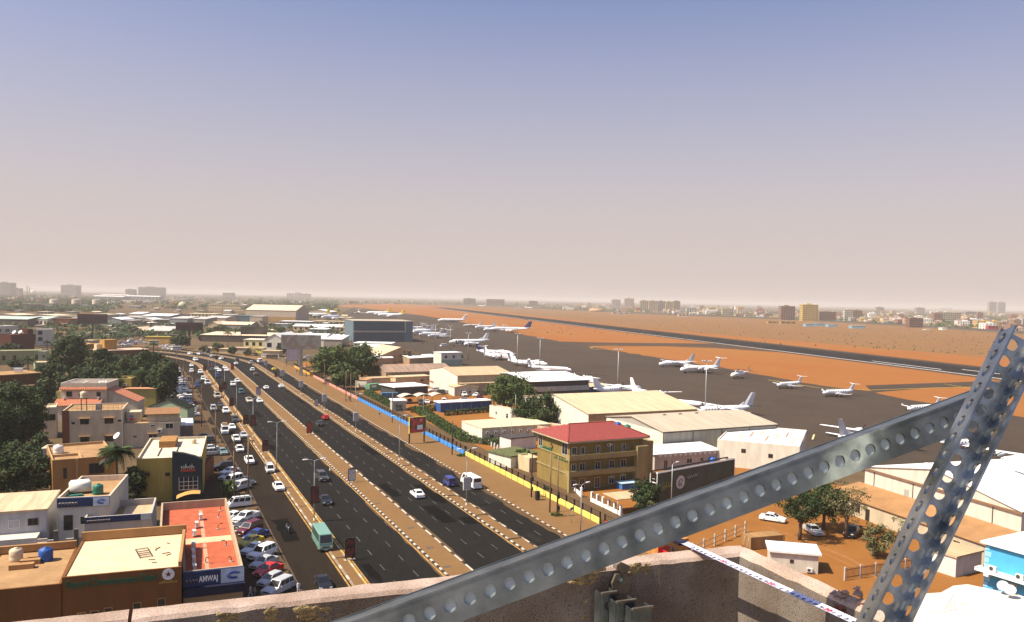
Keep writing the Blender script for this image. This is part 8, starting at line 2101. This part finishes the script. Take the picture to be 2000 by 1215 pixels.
for i, (x0, x1, yb, yt) in enumerate(((1195,1230,614,610),(1500,1525,632,628),(1525,1554,633,628),(1325,1346,619,613),(1455,1480,619,615),(1840,1850,645,640),(1808,1820,645,643.5))): far(x0, x1, yb, yt, 12,(PKW, OCW, OCW, PKW, CRM, WHT, WHT)[i], (RWHITE, OCW, OCW, RTAN, RTAN, WHT, WHT)[i], 'low field hut at the far airfield edge, %s from the left' % ordinal((0,3,4,1,2,6,5)[i]), 'slab', name='field_hut', cat='hut', win=3 if i < 5 else 0)
far(1930,1950,645,636,16, M('red_shop', (.40,.03,.06),.8, var=.1), WHT, 'crimson fronted shop at the right end of the perimeter', 'slab', name='red_shop_front', cat='shop', win=3)
# --- small houses of the far city, as separate houses
HC = [('white', (.68,.64,.58)),('cream', (.62,.50,.34)),('tan', (.44,.30,.18)),('brown', (.26,.15,.10)),('brick red', (.30,.13,.09)),('grey', (.38,.35,.32)),('ochre', (.52,.34,.12)),('pink', (.52,.36,.28))]
HCM = [M('far_house_' + n.replace(' ', '_'), c, .9, var=.12, scale=.15, coord='world') for n, c in HC]
def house_mesh(fl, w, d, seed):
 rng = random.Random(seed); m = MB(); h = fl * 3.4
 m.box(0,0,0, w, d, h, 0, bottom=False); m.box(w * .55, d * .3, h, w * .9, d * .75, h + 2.4,0)
 for x0, y0, x1, y1 in ((0,0, w, .25),(0, d - .25, w, d),(0,.25,.25, d - .25),(w - .25,.25, w, d - .25)): m.box(x0, y0, h, x1, y1, h + .8,0)
 n = max(2, int(w / 3.6))
 for f in range(fl):
  for i in range(n):
   x = (i + .5) * w / n; m.box(x - .75,-.12, f * 3.4 + 1.1, x + .75,.05, f * 3.4 + 2.6,1)
  for i in range(max(2, int(d / 4.5))):
   y = (i + .5) * d / max(2, int(d / 4.5)); m.box(-.12, y - .7, f * 3.4 + 1.1,.05, y + .7, f * 3.4 + 2.6,1)
  if f and rng.random() < .6: m.box(.5,-1.2, f * 3.4 - .2, w * .6,-.01, f * 3.4 + .05,0)
 return m.mesh('house', [HCM[0], FW])
HM = [(fl, house_mesh(fl, w, d, i)) for i, (fl, w, d) in enumerate(((1,14,10),(1,20,12),(2,13,11),(2,18,12),(3,14,12),(3,20,13),(4,16,14),(5,18,14)))]
EDGE = [(900,595),(1000,599),(1240,611),(1560,624.5),(1780,636),(1990,650),(2100,657)]
def edge_y(x):
 for (a, b),(c_, d_) in zip(EDGE, EDGE[1:]):
  if a <= x <= c_: return b + (d_ - b) * (x - a) / (c_ - a)
 return 655
LMK = [(0, 'left of the apartment row'),(1240, 'by the apartment row'),(1340, 'left of the brown brick tower'),(1520, 'by the bright yellow tower'),(1640, 'by the white balconied block'),(1700, 'left of the brick red block'),(1820, 'by the cream hotel block'),(1900, 'below the far twin towers')]
rng = random.Random(99)
TW = [(1525,1632),(1649,1684),(1838,1876),(1250,1328)]
for i in range(285):
 x = 1130 + rng.random() ** .8 * 890
 k = rng.random() ** 1.6
 ey = edge_y(x) - 1.2; hz_ = 583.5 + (x - 1000) * .0205 + 7
 y = ey - k * (ey - hz_ - 1)
 p = G(x, y)
 if k < .25: fl, me = HM[rng.randrange(0,6)]
 else: fl, me = HM[rng.randrange(2,8)]
 ci = rng.randrange(8)
 o = link('city_house', me, None, p, rng.choice((-.5,-.45,-.3,-.55)) + rng.uniform(-.1,.1))
 o.material_slots[0].link = 'OBJECT'; o.material_slots[0].material = HCM[ci]
 s_ = rng.uniform(1.0,1.5); o.scale = (s_, s_, rng.uniform(1.0,1.4))
 tag(o, '%s %s storey house, %s %s' % (HC[ci][0], ('', 'one', 'two', 'three', 'four', 'five')[fl], 'airfield edge' if k < .2 else ('far city' if k < .6 else 'hazy city'), [t for a, t in LMK if x >= a][-1]), 'house', 'houses of the far city')
for i in range(110):
 x = rng.uniform(0,480) if i < 62 else rng.uniform(560,1130)
 hz_ = 583.5 + (x - 1000) * .0205
 y = rng.uniform(hz_ + 9,597 if x < 480 else min(edge_y(max(900, x)) - 1,596))
 if 96 < x < 200 and y > 583: continue
 p = G(x, y); fl, me = HM[rng.randrange(0,5)]; ci = rng.randrange(8)
 o = link('city_house', me, None, p, rng.uniform(-.4,.4)); o.material_slots[0].link = 'OBJECT'; o.material_slots[0].material = HCM[ci]; s_ = rng.uniform(.9,1.5); o.scale = (s_, s_, 1)
 tag(o, '%s %s storey house far off %s' % (HC[ci][0], ('', 'one', 'two', 'three', 'four', 'five')[fl], 'beyond the storage tanks' if x < 240 else 'beyond the arcaded blocks' if x < 480 else 'beyond the yellow finned airliners' if x < 880 else 'beyond the far runway end'), 'house', 'houses of the far city')
pl = [G(x, y) for x, y in EDGE]
t = thing('perimeter_fence', 'long dark perimeter fence along the far edge of the airfield', 'fence', pl[0])
fm = M('fence_dark', (.07,.065,.055),.9, var=.2)
for a, b in zip(pl, pl[1:]):
 d_ = b - a; m = MB(); m.box(0,-.1,0, d_.length, .1,2.6); o = m.build('fence_run', fm, t, a - pl[0], math.atan2(d_.y, d_.x))
# --- far-off trees that read as one mass
def far_trees(name, spots, kind, label):
 rng = random.Random(len(spots)); m = MB()
 for p, h, r in spots:
  m.tube([(p.x, p.y, 0),(p.x, p.y, h * .5)], [.3,.2], 4,2)
  for q in range(16):
   v = Vector((rng.gauss(0,.5), rng.gauss(0,.5), rng.gauss(0,.4)))
   c_ = p + Vector((v.x * r, v.y * r, h * .58 + v.z * h * .45)); s = r * rng.uniform(.25,.55)
   n = Vector((rng.uniform(-1,1), rng.uniform(-1,.2), rng.uniform(.1,1))).normalized(); a = n.orthogonal().normalized(); b = n.cross(a)
   m.add([c_ - a * s, c_ - b * s * .7 + a * s * .2, c_ + a * s, c_ + b * s * .8], [(0,1,2,3)], rng.randrange(2))
 o = stuff(m.build(name, LF[kind][:2] + [BARK])); o['label'] = label; o['category'] = 'trees'
sp = []
for i in range(2600):
 x = rng.uniform(-40,660); hz_ = 583.5 + (x - 1000) * .0205; y = hz_ + 5.5 + rng.random() ** 1.7 * 30
 if 240 < x < 480 and y > hz_ + 14 and rng.random() < .7: continue
 sp.append((G(x, y), rng.uniform(6,11), rng.uniform(4,8)))
for i in range(330):
 x = rng.uniform(-40,212); y = 603 + rng.random() * 7 + (x - 100) * .01; sp.append((G(x, y), rng.uniform(6,9), rng.uniform(4,6)))
far_trees('distant_woodland', sp, 'dark', 'dark green far off trees in a mass along the left horizon')
sp = []
for i in range(1700):
 x = rng.uniform(600,2080); hz_ = 583.5 + (x - 1000) * .0205; ey = edge_y(x) if x > 900 else 596
 y = hz_ + 6.5 + rng.random() ** 1.5 * max(2, ey - hz_ - 7); sp.append((G(x, y), rng.uniform(5,9), rng.uniform(3.5,7)))
far_trees('distant_city_trees', sp, 'mid', 'scattered far off trees among the city houses behind the airfield')
sp = []
for i in range(240):
 x = rng.uniform(330,700); y = rng.uniform(612,668); sp.append((G(x, y), rng.uniform(4,7), rng.uniform(2.5,4.5)))
for i in range(160):
 x = rng.uniform(0,330); y = rng.uniform(636,668); sp.append((G(x, y), rng.uniform(4,7), rng.uniform(2.5,4.5)))
far_trees('works_trees', sp, 'dark', 'small trees scattered among the warehouses')
m = MB(); rng = random.Random(4)
for i in range(420):
 x = rng.uniform(1050,2000); y = edge_y(x) + rng.uniform(2,50); p = G(x, y); s = rng.uniform(.3,1.1)
 for q in range(4):
  a = rng.uniform(0,6.28); m.add([p + Vector((math.cos(a) * s, math.sin(a) * s, 0)), p - Vector((math.cos(a) * s, math.sin(a) * s, 0)), p + Vector((rng.uniform(-.3,.3), rng.uniform(-.3,.3), s * 1.2))], [(0,1,2)], q % 2)
o = stuff(m.build('field_tufts', LF['olive'])); o['label'] = 'dry tufts scattered over the far airfield'; o['category'] = 'tufts'
# --- foreground: the roof the picture is taken from
def speckle(name, base, dark, light, scale=220.0, bump=.5):
 m = bpy.data.materials.new(name); MATS[name] = m; m.use_nodes = True; t = m.node_tree; b = t.nodes['Principled BSDF']; b.inputs['Roughness'].default_value = .85; b.inputs['Specular IOR Level'].default_value = .2
 g = t.nodes.new('ShaderNodeNewGeometry')
 n1 = t.nodes.new('ShaderNodeTexNoise'); n1.inputs['Scale'].default_value = scale; n1.inputs['Detail'].default_value = 3
 n2 = t.nodes.new('ShaderNodeTexNoise'); n2.inputs['Scale'].default_value = 14; n2.inputs['Detail'].default_value = 5
 for n in (n1, n2): t.links.new(g.outputs['Position'], n.inputs['Vector'])
 r1 = t.nodes.new('ShaderNodeValToRGB'); e = r1.color_ramp.elements; e[0].position = .36; e[0].color = (*dark, 1); e[1].position = .62; e[1].color = (*light, 1); x = e.new(.44); x.color = (*base, 1)
 t.links.new(n1.outputs['Fac'], r1.inputs[0])
 r2 = t.nodes.new('ShaderNodeValToRGB'); r2.color_ramp.elements[0].position = .3; r2.color_ramp.elements[0].color = (.62,.56,.5,1); r2.color_ramp.elements[1].position = .65; r2.color_ramp.elements[1].color = (1,1,1,1)
 t.links.new(n2.outputs['Fac'], r2.inputs[0])
 mx_ = t.nodes.new('ShaderNodeMix'); mx_.data_type = 'RGBA'; mx_.blend_type = 'MULTIPLY'; mx_.inputs[0].default_value = 1
 t.links.new(r1.outputs[0], mx_.inputs[6]); t.links.new(r2.outputs[0], mx_.inputs[7]); t.links.new(mx_.outputs[2], b.inputs['Base Color'])
 bp = t.nodes.new('ShaderNodeBump'); bp.inputs['Strength'].default_value = bump; bp.inputs['Distance'].default_value = .002
 t.links.new(n1.outputs['Fac'], bp.inputs['Height']); t.links.new(bp.outputs[0], b.inputs['Normal'])
 return m
GRAN = speckle('granite_render', (.185,.155,.128),(.075,.062,.054),(.225,.19,.16),620)  # stone colour darkened for the shade on the inner face
GRANT = speckle('granite_sunlit_top', (.44,.33,.265),(.30,.225,.185),(.49,.385,.32),560)  # paler copy of the same stone, sunlight on the top put into its colour
GALV = bpy.data.materials.new('galvanised_steel'); GALV.use_nodes = True
_t = GALV.node_tree; _b = _t.nodes['Principled BSDF']; _b.inputs['Metallic'].default_value = .85
_g = _t.nodes.new('ShaderNodeTexCoord'); _n = _t.nodes.new('ShaderNodeTexNoise'); _n.inputs['Scale'].default_value = 26; _n.inputs['Detail'].default_value = 5; _t.links.new(_g.outputs['Object'], _n.inputs['Vector'])
_v = _t.nodes.new('ShaderNodeTexVoronoi'); _v.inputs['Scale'].default_value = 60; _t.links.new(_g.outputs['Object'], _v.inputs['Vector'])
_r = _t.nodes.new('ShaderNodeValToRGB'); _r.color_ramp.elements[0].position = .3; _r.color_ramp.elements[0].color = (.10,.115,.115,1); _r.color_ramp.elements[1].position = .72; _r.color_ramp.elements[1].color = (.25,.275,.27,1)
_t.links.new(_n.outputs['Fac'], _r.inputs[0]); _t.links.new(_r.outputs[0], _b.inputs['Base Color'])
_r2 = _t.nodes.new('ShaderNodeMapRange'); _r2.inputs['To Min'].default_value = .26; _r2.inputs['To Max'].default_value = .5; _t.links.new(_v.outputs['Distance'], _r2.inputs['Value']); _t.links.new(_r2.outputs[0], _b.inputs['Roughness'])
GALV2 = GALV.copy(); GALV2.name = 'galvanised_bright'
for _q in GALV2.node_tree.nodes:
 if _q.type == 'MAP_RANGE': _q.inputs['To Min'].default_value = .14; _q.inputs['To Max'].default_value = .34
 if _q.type == 'VALTORGB': _q.color_ramp.elements[0].color = (.18,.19,.18,1); _q.color_ramp.elements[1].color = (.46,.475,.45,1)
GALV2.node_tree.nodes['Principled BSDF'].inputs['Metallic'].default_value = .95
GALVL = M('galvanised_pale', (.36,.41,.405),.6,.0, var=.15, scale=60)
ZT = CAMZ - .388
ZF = 36.72
sw = -0.072                                   # the front run is not quite square to the avenue
def front_y(x): return 1.056 + sw * x
par = thing('roof_parapet', 'rough speckled stone parapet of the roof in the foreground', 'parapet', (0,0, ZF))
rng = random.Random(8)
def slab_run(p0, p1, inward, th, n, jitter):
 """uneven slab with a worn top edge; inward is the unit vector to the roof side"""
 a, b = Vector(p0), Vector(p1); L_ = (b - a).length; k = max(6, int(L_ / .02)); rows = []
 for i in range(k + 1):
  p = a.lerp(b, i / k); hz1 = ZT - ZF + rng.gauss(0, jitter); hz2 = ZT - ZF - .004 + rng.gauss(0, jitter * 1.6)
  o1 = rng.gauss(0, jitter); q = p + inward * (th + rng.gauss(0, jitter))
  rows.append([(p.x, p.y, 0),(p.x + inward.x * o1, p.y + inward.y * o1, hz1),(q.x, q.y, hz2),(q.x + inward.x * .004, q.y + inward.y * .004, hz2 - .005),(q.x + inward.x * .002, q.y + inward.y * .002,0)])
 m = MB(); m.rings(rows, 0, True, False)
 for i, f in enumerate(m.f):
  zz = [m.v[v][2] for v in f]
  if min(zz) > ZT - ZF - .03: m.m[i] = 1  # upward faces get the sunlit copy
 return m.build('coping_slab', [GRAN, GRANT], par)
xs = [-7.0,-4.2,-2.6,-1.35,-.02,.868]
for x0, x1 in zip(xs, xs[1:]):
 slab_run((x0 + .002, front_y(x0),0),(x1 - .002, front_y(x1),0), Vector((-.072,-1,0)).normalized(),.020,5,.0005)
ys = [.984,.1,-1.0,-2.4,-4.0]
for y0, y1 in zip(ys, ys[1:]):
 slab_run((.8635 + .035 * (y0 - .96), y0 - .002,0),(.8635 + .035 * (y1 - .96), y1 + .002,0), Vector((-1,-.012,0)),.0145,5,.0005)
ob = thing('high_block', 'tall pale block whose roof carries the camera', 'building', (0,0,0))
m = MB(); m.box(-14,-16,0,.85,.96, ZF - .02, bottom=False); m.build('wall', wallm('block_wall', (.5,.46,.40)), ob)
m = MB(); m.box(-13.9,-15.9, ZF - .017,.82,.93, ZF); m.build('roof', CONC, ob)
def perf_plate(m, M4, L_, w, pitch, rad, th, mi=0, n=14, start=None, mi_in=None):
 """plate in local x (length) y (width, centred), z 0..-th, with a row of holes"""
 s0 = len(m.v); k = int(L_ / pitch); off = (L_ - k * pitch) / 2
 def ringpts(cx, z): return [(cx + rad * math.cos(2 * math.pi * (j + .5) / n), rad * math.sin(2 * math.pi * (j + .5) / n), z) for j in range(n)]
 def sq(cx, z):
  out = []
  for j in range(n):
   a = 2 * math.pi * (j + .5) / n; c_, s_ = math.cos(a), math.sin(a); q = min((pitch / 2) / max(1e-6, abs(c_)),(w / 2) / max(1e-6, abs(s_))); out.append((cx + c_ * q, s_ * q, z))
  return out
 for i in range(k):
  cx = off + (i + .5) * pitch
  for z, flip in ((0, False),(-th, True)):
   R1, S1 = ringpts(cx, z), sq(cx, z)
   m.add(R1 + S1, [((j, n + j, n + (j + 1) % n, (j + 1) % n) if not flip else (j, (j + 1) % n, n + (j + 1) % n, n + j)) for j in range(n)], mi)
   C4 = [(cx + pitch / 2, w / 2, z),(cx - pitch / 2, w / 2, z),(cx - pitch / 2,-w / 2, z),(cx + pitch / 2,-w / 2, z)]
   for qi, cpt in enumerate(C4):
    near = sorted(range(n), key=lambda j: (S1[j][0] - cpt[0]) ** 2 + (S1[j][1] - cpt[1]) ** 2)
    a0 = math.atan2(cpt[1], cpt[0] - cx) % (2 * math.pi)
    js = sorted(range(n), key=lambda j: (2 * math.pi * (j + .5) / n))
    lo = [j for j in js if 2 * math.pi * (j + .5) / n <= a0]; hi = [j for j in js if 2 * math.pi * (j + .5) / n > a0]
    jl = lo[-1] if lo else js[-1]; jh = hi[0] if hi else js[0]
    m.add([S1[jl], cpt, S1[jh]], [(0,1,2) if not flip else (2,1,0)], mi)
  m.rings([ringpts(cx, 0), ringpts(cx, -th)], mi, False, True)
 if off > 1e-4:
  for x0, x1 in ((0, off),(L_ - off, L_)): m.box(x0,-w / 2,-th, x1, w / 2,0, mi)
 m.add([(0, w / 2,0),(L_, w / 2,0),(L_, w / 2,-th),(0, w / 2,-th)], [(0,1,2,3)], mi); m.add([(0,-w / 2,0),(0,-w / 2,-th),(L_, -w / 2,-th),(L_, -w / 2,0)], [(0,1,2,3)], mi)
 m.xf(M4, s0)
def frame_from(a, b, nrm):
 x = (b - a).normalized(); z = (nrm - x * nrm.dot(x)).normalized(); y = z.cross(x)
 return Matrix((x, y, z)).transposed().to_4x4(),(b - a).length
PIT, HR, CW, CF, TH = .0238,.0076,.041,.038,.0025
a0 = D(850,1194,.885); a1 = D(1850,823,1.06)
ax = (a1 - a0).normalized()
b0 = a0 - ax * .62; b1 = a1 + ax * .085
tow = (CAM - (a0 + a1) / 2).normalized(); upv = ax.cross(tow)
if upv.z < 0: upv = -upv
nrm = tow * math.cos(R_(11)) - upv * math.sin(R_(11))
R4, L_ = frame_from(b0, b1, nrm)
beam = thing('perforated_beam', 'long galvanised perforated steel beam slanting up across the picture', 'beam', b0)
base = R4
sg = 1 if (R4 @ Vector((0,1,0))).z > 0 else -1          # local y that points up
m = MB(); perf_plate(m, base, L_, CW, PIT, HR, TH); m.build('web', GALV, beam)
m = MB(); m.box(0, sg * CW / 2 - (TH if sg > 0 else 0),-CF, L_, sg * CW / 2 + (0 if sg > 0 else TH),-TH - .0002); m.xf(base); m.build('flange', GALV, beam)
m = MB(); m.box(0,-sg * CW / 2 - (0 if sg > 0 else TH),-CF, L_, -sg * CW / 2 + (TH if sg > 0 else 0),-TH - .0002); m.xf(base); m.build('flange', GALV, beam)
m = MB(); m.box(0,-CW / 2 + TH, -.0045, L_, CW / 2 - TH, -.0031); m.xf(base); m.build('liner', GALVL, beam)  # added strip, its pale colour stands in for brightness inside the holes
m = MB(); m.box(0, sg * CW / 2 - .0016,-.0006, L_, sg * CW / 2 + .0006,.0012); m.xf(base); m.build('edge_lip', GALV, beam)
m = MB(); m.box(0, sg * CW / 2 - .0008,-CF - .001, L_, sg * CW / 2 + .0012,-CF + .001); m.xf(base); m.build('edge_lip', GALV, beam)
c0 = D(1724,1215,.93); c1 = D(1968,716,.985)
ax2 = (c1 - c0).normalized()
d0 = c0 - ax2 * .75; d1 = c1 + ax2 * .045
tow = (CAM - (c0 + c1) / 2).normalized(); rgt = tow.cross(ax2).normalized()
if rgt.dot(RT) < 0: rgt = -rgt
ROTU = R_(22)
e1 = (rgt * math.cos(ROTU) - tow * math.sin(ROTU)).normalized(); e2 = (tow * math.cos(ROTU) + rgt * math.sin(ROTU)).normalized()
ctr = -e1 * CW * .5 - e2 * CF * .4
L2 = (d1 - d0).length
upr = thing('perforated_upright', 'galvanised perforated channel leaning upright at the right edge', 'beam', d0)
def plate4(o, xw, zn): 
 y = zn.cross(ax2); return Matrix.Translation(o) @ Matrix((ax2, y, zn)).transposed().to_4x4()
m = MB(); perf_plate(m, plate4(ctr + e1 * CW / 2, e1, e2), L2, CW, PIT, HR, TH); m.build('web', GALV2, upr)
m = MB(); perf_plate(m, plate4(ctr - e1 * .0003 + e2 * (CF / 2 - TH), e2,-e1), L2, CF, PIT, HR, TH); m.build('flange', GALV2, upr)
m = MB(); perf_plate(m, plate4(ctr + e1 * (CW + .0003) + e2 * (CF / 2 - TH), e2, e1), L2, CF, PIT, HR, TH); m.build('flange', GALV2, upr)
TW_ = .0165; TX = .776
tp = thing('measuring_tape', 'white steel measuring tape laid from the parapet towards the viewer', 'tape', (TX, 1.035, ZT + .004),0)
WT = M('tape_white', (.66,.64,.78),.35, var=.03); TB = M('tape_black', (.01,.01,.015),.5, var=0); TR_ = M('tape_red', (.55,.01,.03),.5, var=0)
LT = .95
m = MB(); rs = []
for i in range(20):
 y = -LT * i / 19.0; rs.append([(-.03 * y / .95 * .2 + TW_ * (k / 6.0 - .5), y, .0022 * (abs(k - 3) / 3.0) ** 2) for k in range(7)])
m.rings(rs, 0, False, True, closed=False); m.rings([[(x, y, z - .0004) for x, y, z in reversed(q)] for q in rs], 0, False, True, closed=False); m.build('blade', WT, tp)
m = MB(); m.box(-.0085,-.012,-.003,.0085,.003,.0026); m.build('end_hook', M('hook_black', (.03,.03,.05),.4,.5, var=.1), tp)
for n in range(3,48):
 s_ = '%d' % (n % 10) if n % 10 else '%d' % n
 me = text_mesh(s_, .0088 if n % 10 else .0115,.0003, 'CENTER', .00012); me.materials.append(TB if n % 10 else TR_)
 o = link('numeral', me, tp, (-.0036 + .0063 * .01 * n, -.01 * n - .008,.0012)); o.rotation_euler = (0,0,-math.pi / 2)
tk = MB()
for n in range(2,480):
 ln = .0022 if n % 10 == 0 else .0012
 if n % 5: continue
 x = TW_ / 2 + .0063 * .001 * n; tk.box(x - ln, -.001 * n - .008,.0006, x - .0006,-.001 * n - .00785,.0024)
stuff(tk.build('scale_marks', TB, tp))
m = MB(); m.lathe([(.03,-.018),(.036,-.014),(.036,.014),(.03,.018)], 20); m.xf(Matrix.Translation((.006,-LT - .03,.01)) @ Matrix.Rotation(math.pi / 2,4, 'Y')); m.build('case', FY, tp)
def on_y(px, py, Y):
 d = ray(px, py); t_ = Y / d.y; return CAM + d * t_
STL = M('old_steel', (.20,.17,.13),.5,.6, var=.25, scale=50)
fy = front_y(.55) - .023
bk = thing('mounting_bracket', 'small steel bracket with one bolt on the inner parapet face', 'bracket', on_y(1212,1140, fy - .012))
def local(px, py, Y): return on_y(px, py, Y) - bk.location
def poly_plate(pts, Y, th, name, mat, par_):
 P_ = [local(x, y, Y) for x, y in pts]; n = len(P_); m = MB()
 m.add([tuple(p) for p in P_] + [(p.x, p.y + th, p.z) for p in P_], [tuple(range(n)), tuple(range(2 * n - 1, n - 1,-1))] + [(i, n + i, n + (i + 1) % n, (i + 1) % n) for i in range(n)]); return m.build(name, mat, par_)
poly_plate([(1196,1140),(1203,1122),(1222,1121),(1233,1128),(1226,1158),(1210,1160),(1198,1150)], fy - .016,.004, 'plate', STL, bk)
poly_plate([(1205,1104),(1213,1098),(1231,1106),(1230,1116),(1215,1119),(1204,1112)], fy - .022,.01, 'folded_tab', STL, bk)
bp = local(1214,1133, fy - .016)
m = MB(); m.lathe([(.0068,0),(.0068,.0015),(.0048,.0016),(.0048,.006),(.004,.0065)], 8, sm=False); m.xf(Matrix.Translation(bp) @ Matrix.Rotation(math.pi / 2,4, 'X')); m.build('bolt', GALV, bk)
for i, (x0, x1, yt) in enumerate(((1174,1203,1161),(1203,1240,1178),(1234,1273,1192))):
 Y = fy - .035 - .022 * i
 pA, pB = on_y(x0, yt, Y), on_y(x1, yt, Y); w_ = (pB - pA).length; hgt = pA.z - ZF
 t = thing('channel_offcut', 'short steel channel offcut standing at the parapet, %s from the left' % ordinal(i), 'offcut', (pA.x, Y, ZF),-.05, 'channel offcuts')
 R4 = Matrix.Translation((0,0,0)) @ Matrix(((0,1,0,0),(0,0,-1,0),(1,0,0,0),(0,0,0,1)))
 m = MB(); perf_plate(m, Matrix.Translation((w_ / 2,0,0)) @ R4, hgt, w_ * .9,.033,.007,.002); m.build('web', GALV, t)
 for sx_ in (0,1): m = MB(); m.box(w_ * (.05 if sx_ == 0 else .95) - .001,.0022,0, w_ * (.05 if sx_ == 0 else .95) + .001,.02, hgt); m.build('flange', GALV, t)
 m = MB(); m.box(0,-.003, hgt, w_, .001, hgt + .003); m.build('cut_edge', STL, t)
MORT = M('old_mortar', (.27,.20,.095),.95, var=.35, scale=60, bump=.6, bscale=200); MORT2 = M('pink_mortar', (.40,.27,.21),.95, var=.3, scale=50, bump=.5, bscale=180); RUSTM = M('rust_flake', (.16,.06,.035),.9, var=.4, scale=80)
def lump(px0, py0, px1, py1, Y, mat, label, n=26, th=.012, seed=1):
 rg = random.Random(seed); t = None; m = MB()
 for i in range(n):
  p = on_y(rg.uniform(px0, px1), rg.uniform(py0, py1), Y); s = rg.uniform(.004,.012)
  k = 7; rs = []
  for q in range(3): rs.append([(p.x + (s * (1.5 - .25 * q)) * rg.uniform(.7,1.2) * math.cos(6.283 * j / k), p.y - th * .4 * q / 2.2 * rg.uniform(.6,1.1) + .002, p.z + s * (.8 - .15 * q) * rg.uniform(.4,1.0) * math.sin(6.283 * j / k)) for j in range(k)])
  m.rings(rs, 0, True, False)
 o = m.build('mortar_patch', mat); return tag(o, label, 'mortar')
def fyx(px): 
 p = on_y(px, 1140,1.0); return front_y(p.x) - .0225
lump(1120,1112,1195,1140, fyx(1160), MORT, 'crumbling tan mortar left of the bolted bracket', 34,.010,2)
lump(1232,1106,1278,1122, fyx(1255), MORT, 'flat tan mortar smear right of the bolted bracket', 16,.008,3)
lump(1150,1165,1172,1205, fyx(1160), MORT, 'thin mortar crack below the bracket', 8,.006,4)
lump(430,1199,520,1216, fyx(480), MORT, 'tan mortar lump at the lower left of the parapet', 30,.010,5); lump(525,1192,590,1216, fyx(560), MORT, 'smooth tan mortar patch in the lower left parapet', 26,.008,6); lump(590,1186,648,1216, fyx(620), MORT, 'ragged tan mortar at the left end of the beam', 30,.014,7)
def lump_x(pts, mat, label, X, n, seed, smin=.003, smax=.008):
 rg = random.Random(seed); m = MB(); (x0, y0),(x1, y1) = pts
 for i in range(n):
  d = ray(rg.uniform(x0, x1), rg.uniform(y0, y1)); p = CAM + d * (X / d.x); s = rg.uniform(smin, smax); k = 6
  m.rings([[(p.x - .011 * q / 2.2 * rg.uniform(.5,1.2), p.y + s * (1.4 - .5 * q) * rg.uniform(.6,1.2) * math.cos(6.283 * j / k), p.z + s * (1 - .36 * q) * rg.uniform(.5,1.1) * math.sin(6.283 * j / k)) for j in range(k)] for q in range(3)], 0, True, False)
 o = m.build('mortar_patch', mat); return tag(o, label, 'mortar')
lump_x(((1615,1146),(1685,1185)), MORT2, 'broken pink and cream mortar on the right parapet', .850,30,11); lump_x(((1640,1178),(1672,1200)), RUSTM, 'rusty flake stuck in the broken right parapet', .843,8,12,.005,.009)
# --- number look-alikes from left to right so that each label is its own
def px_x(p):
 v = p - CAM; w = v.dot(fw); return CX + F * v.dot(RT) / w
for gname in ('houses of the far city', 'vehicles in the far lot'):
 by = {}
 for o in COL.objects:
  if o.get('group') == gname: by.setdefault(o['label'], []).append(o)
 for lab, os_ in by.items():
  if len(os_) > 1:
   os_.sort(key=lambda o: px_x(o.location))
   for i, o in enumerate(os_): o['label'] = lab + ', %s from left' % ordinal(i)
hm = bpy.data.materials.new('dust_haze'); hm.use_nodes = True
t = hm.node_tree
for n in list(t.nodes): t.nodes.remove(n)
o_ = t.nodes.new('ShaderNodeOutputMaterial'); v_ = t.nodes.new('ShaderNodeVolumePrincipled')
v_.inputs['Color'].default_value = (0.98,0.89,0.80,1.0)
v_.inputs['Density'].default_value = 0.00012
v_.inputs['Anisotropy'].default_value = 0.0
t.links.new(v_.outputs[0], o_.inputs['Volume'])
hb = MB().box(-21000,-4000,-1.0,21000,25000,82.0)
ho = stuff(hb.build('haze', hm))
ho['label'] = 'pale dusty air over the whole airfield and city'
ho['category'] = 'haze'
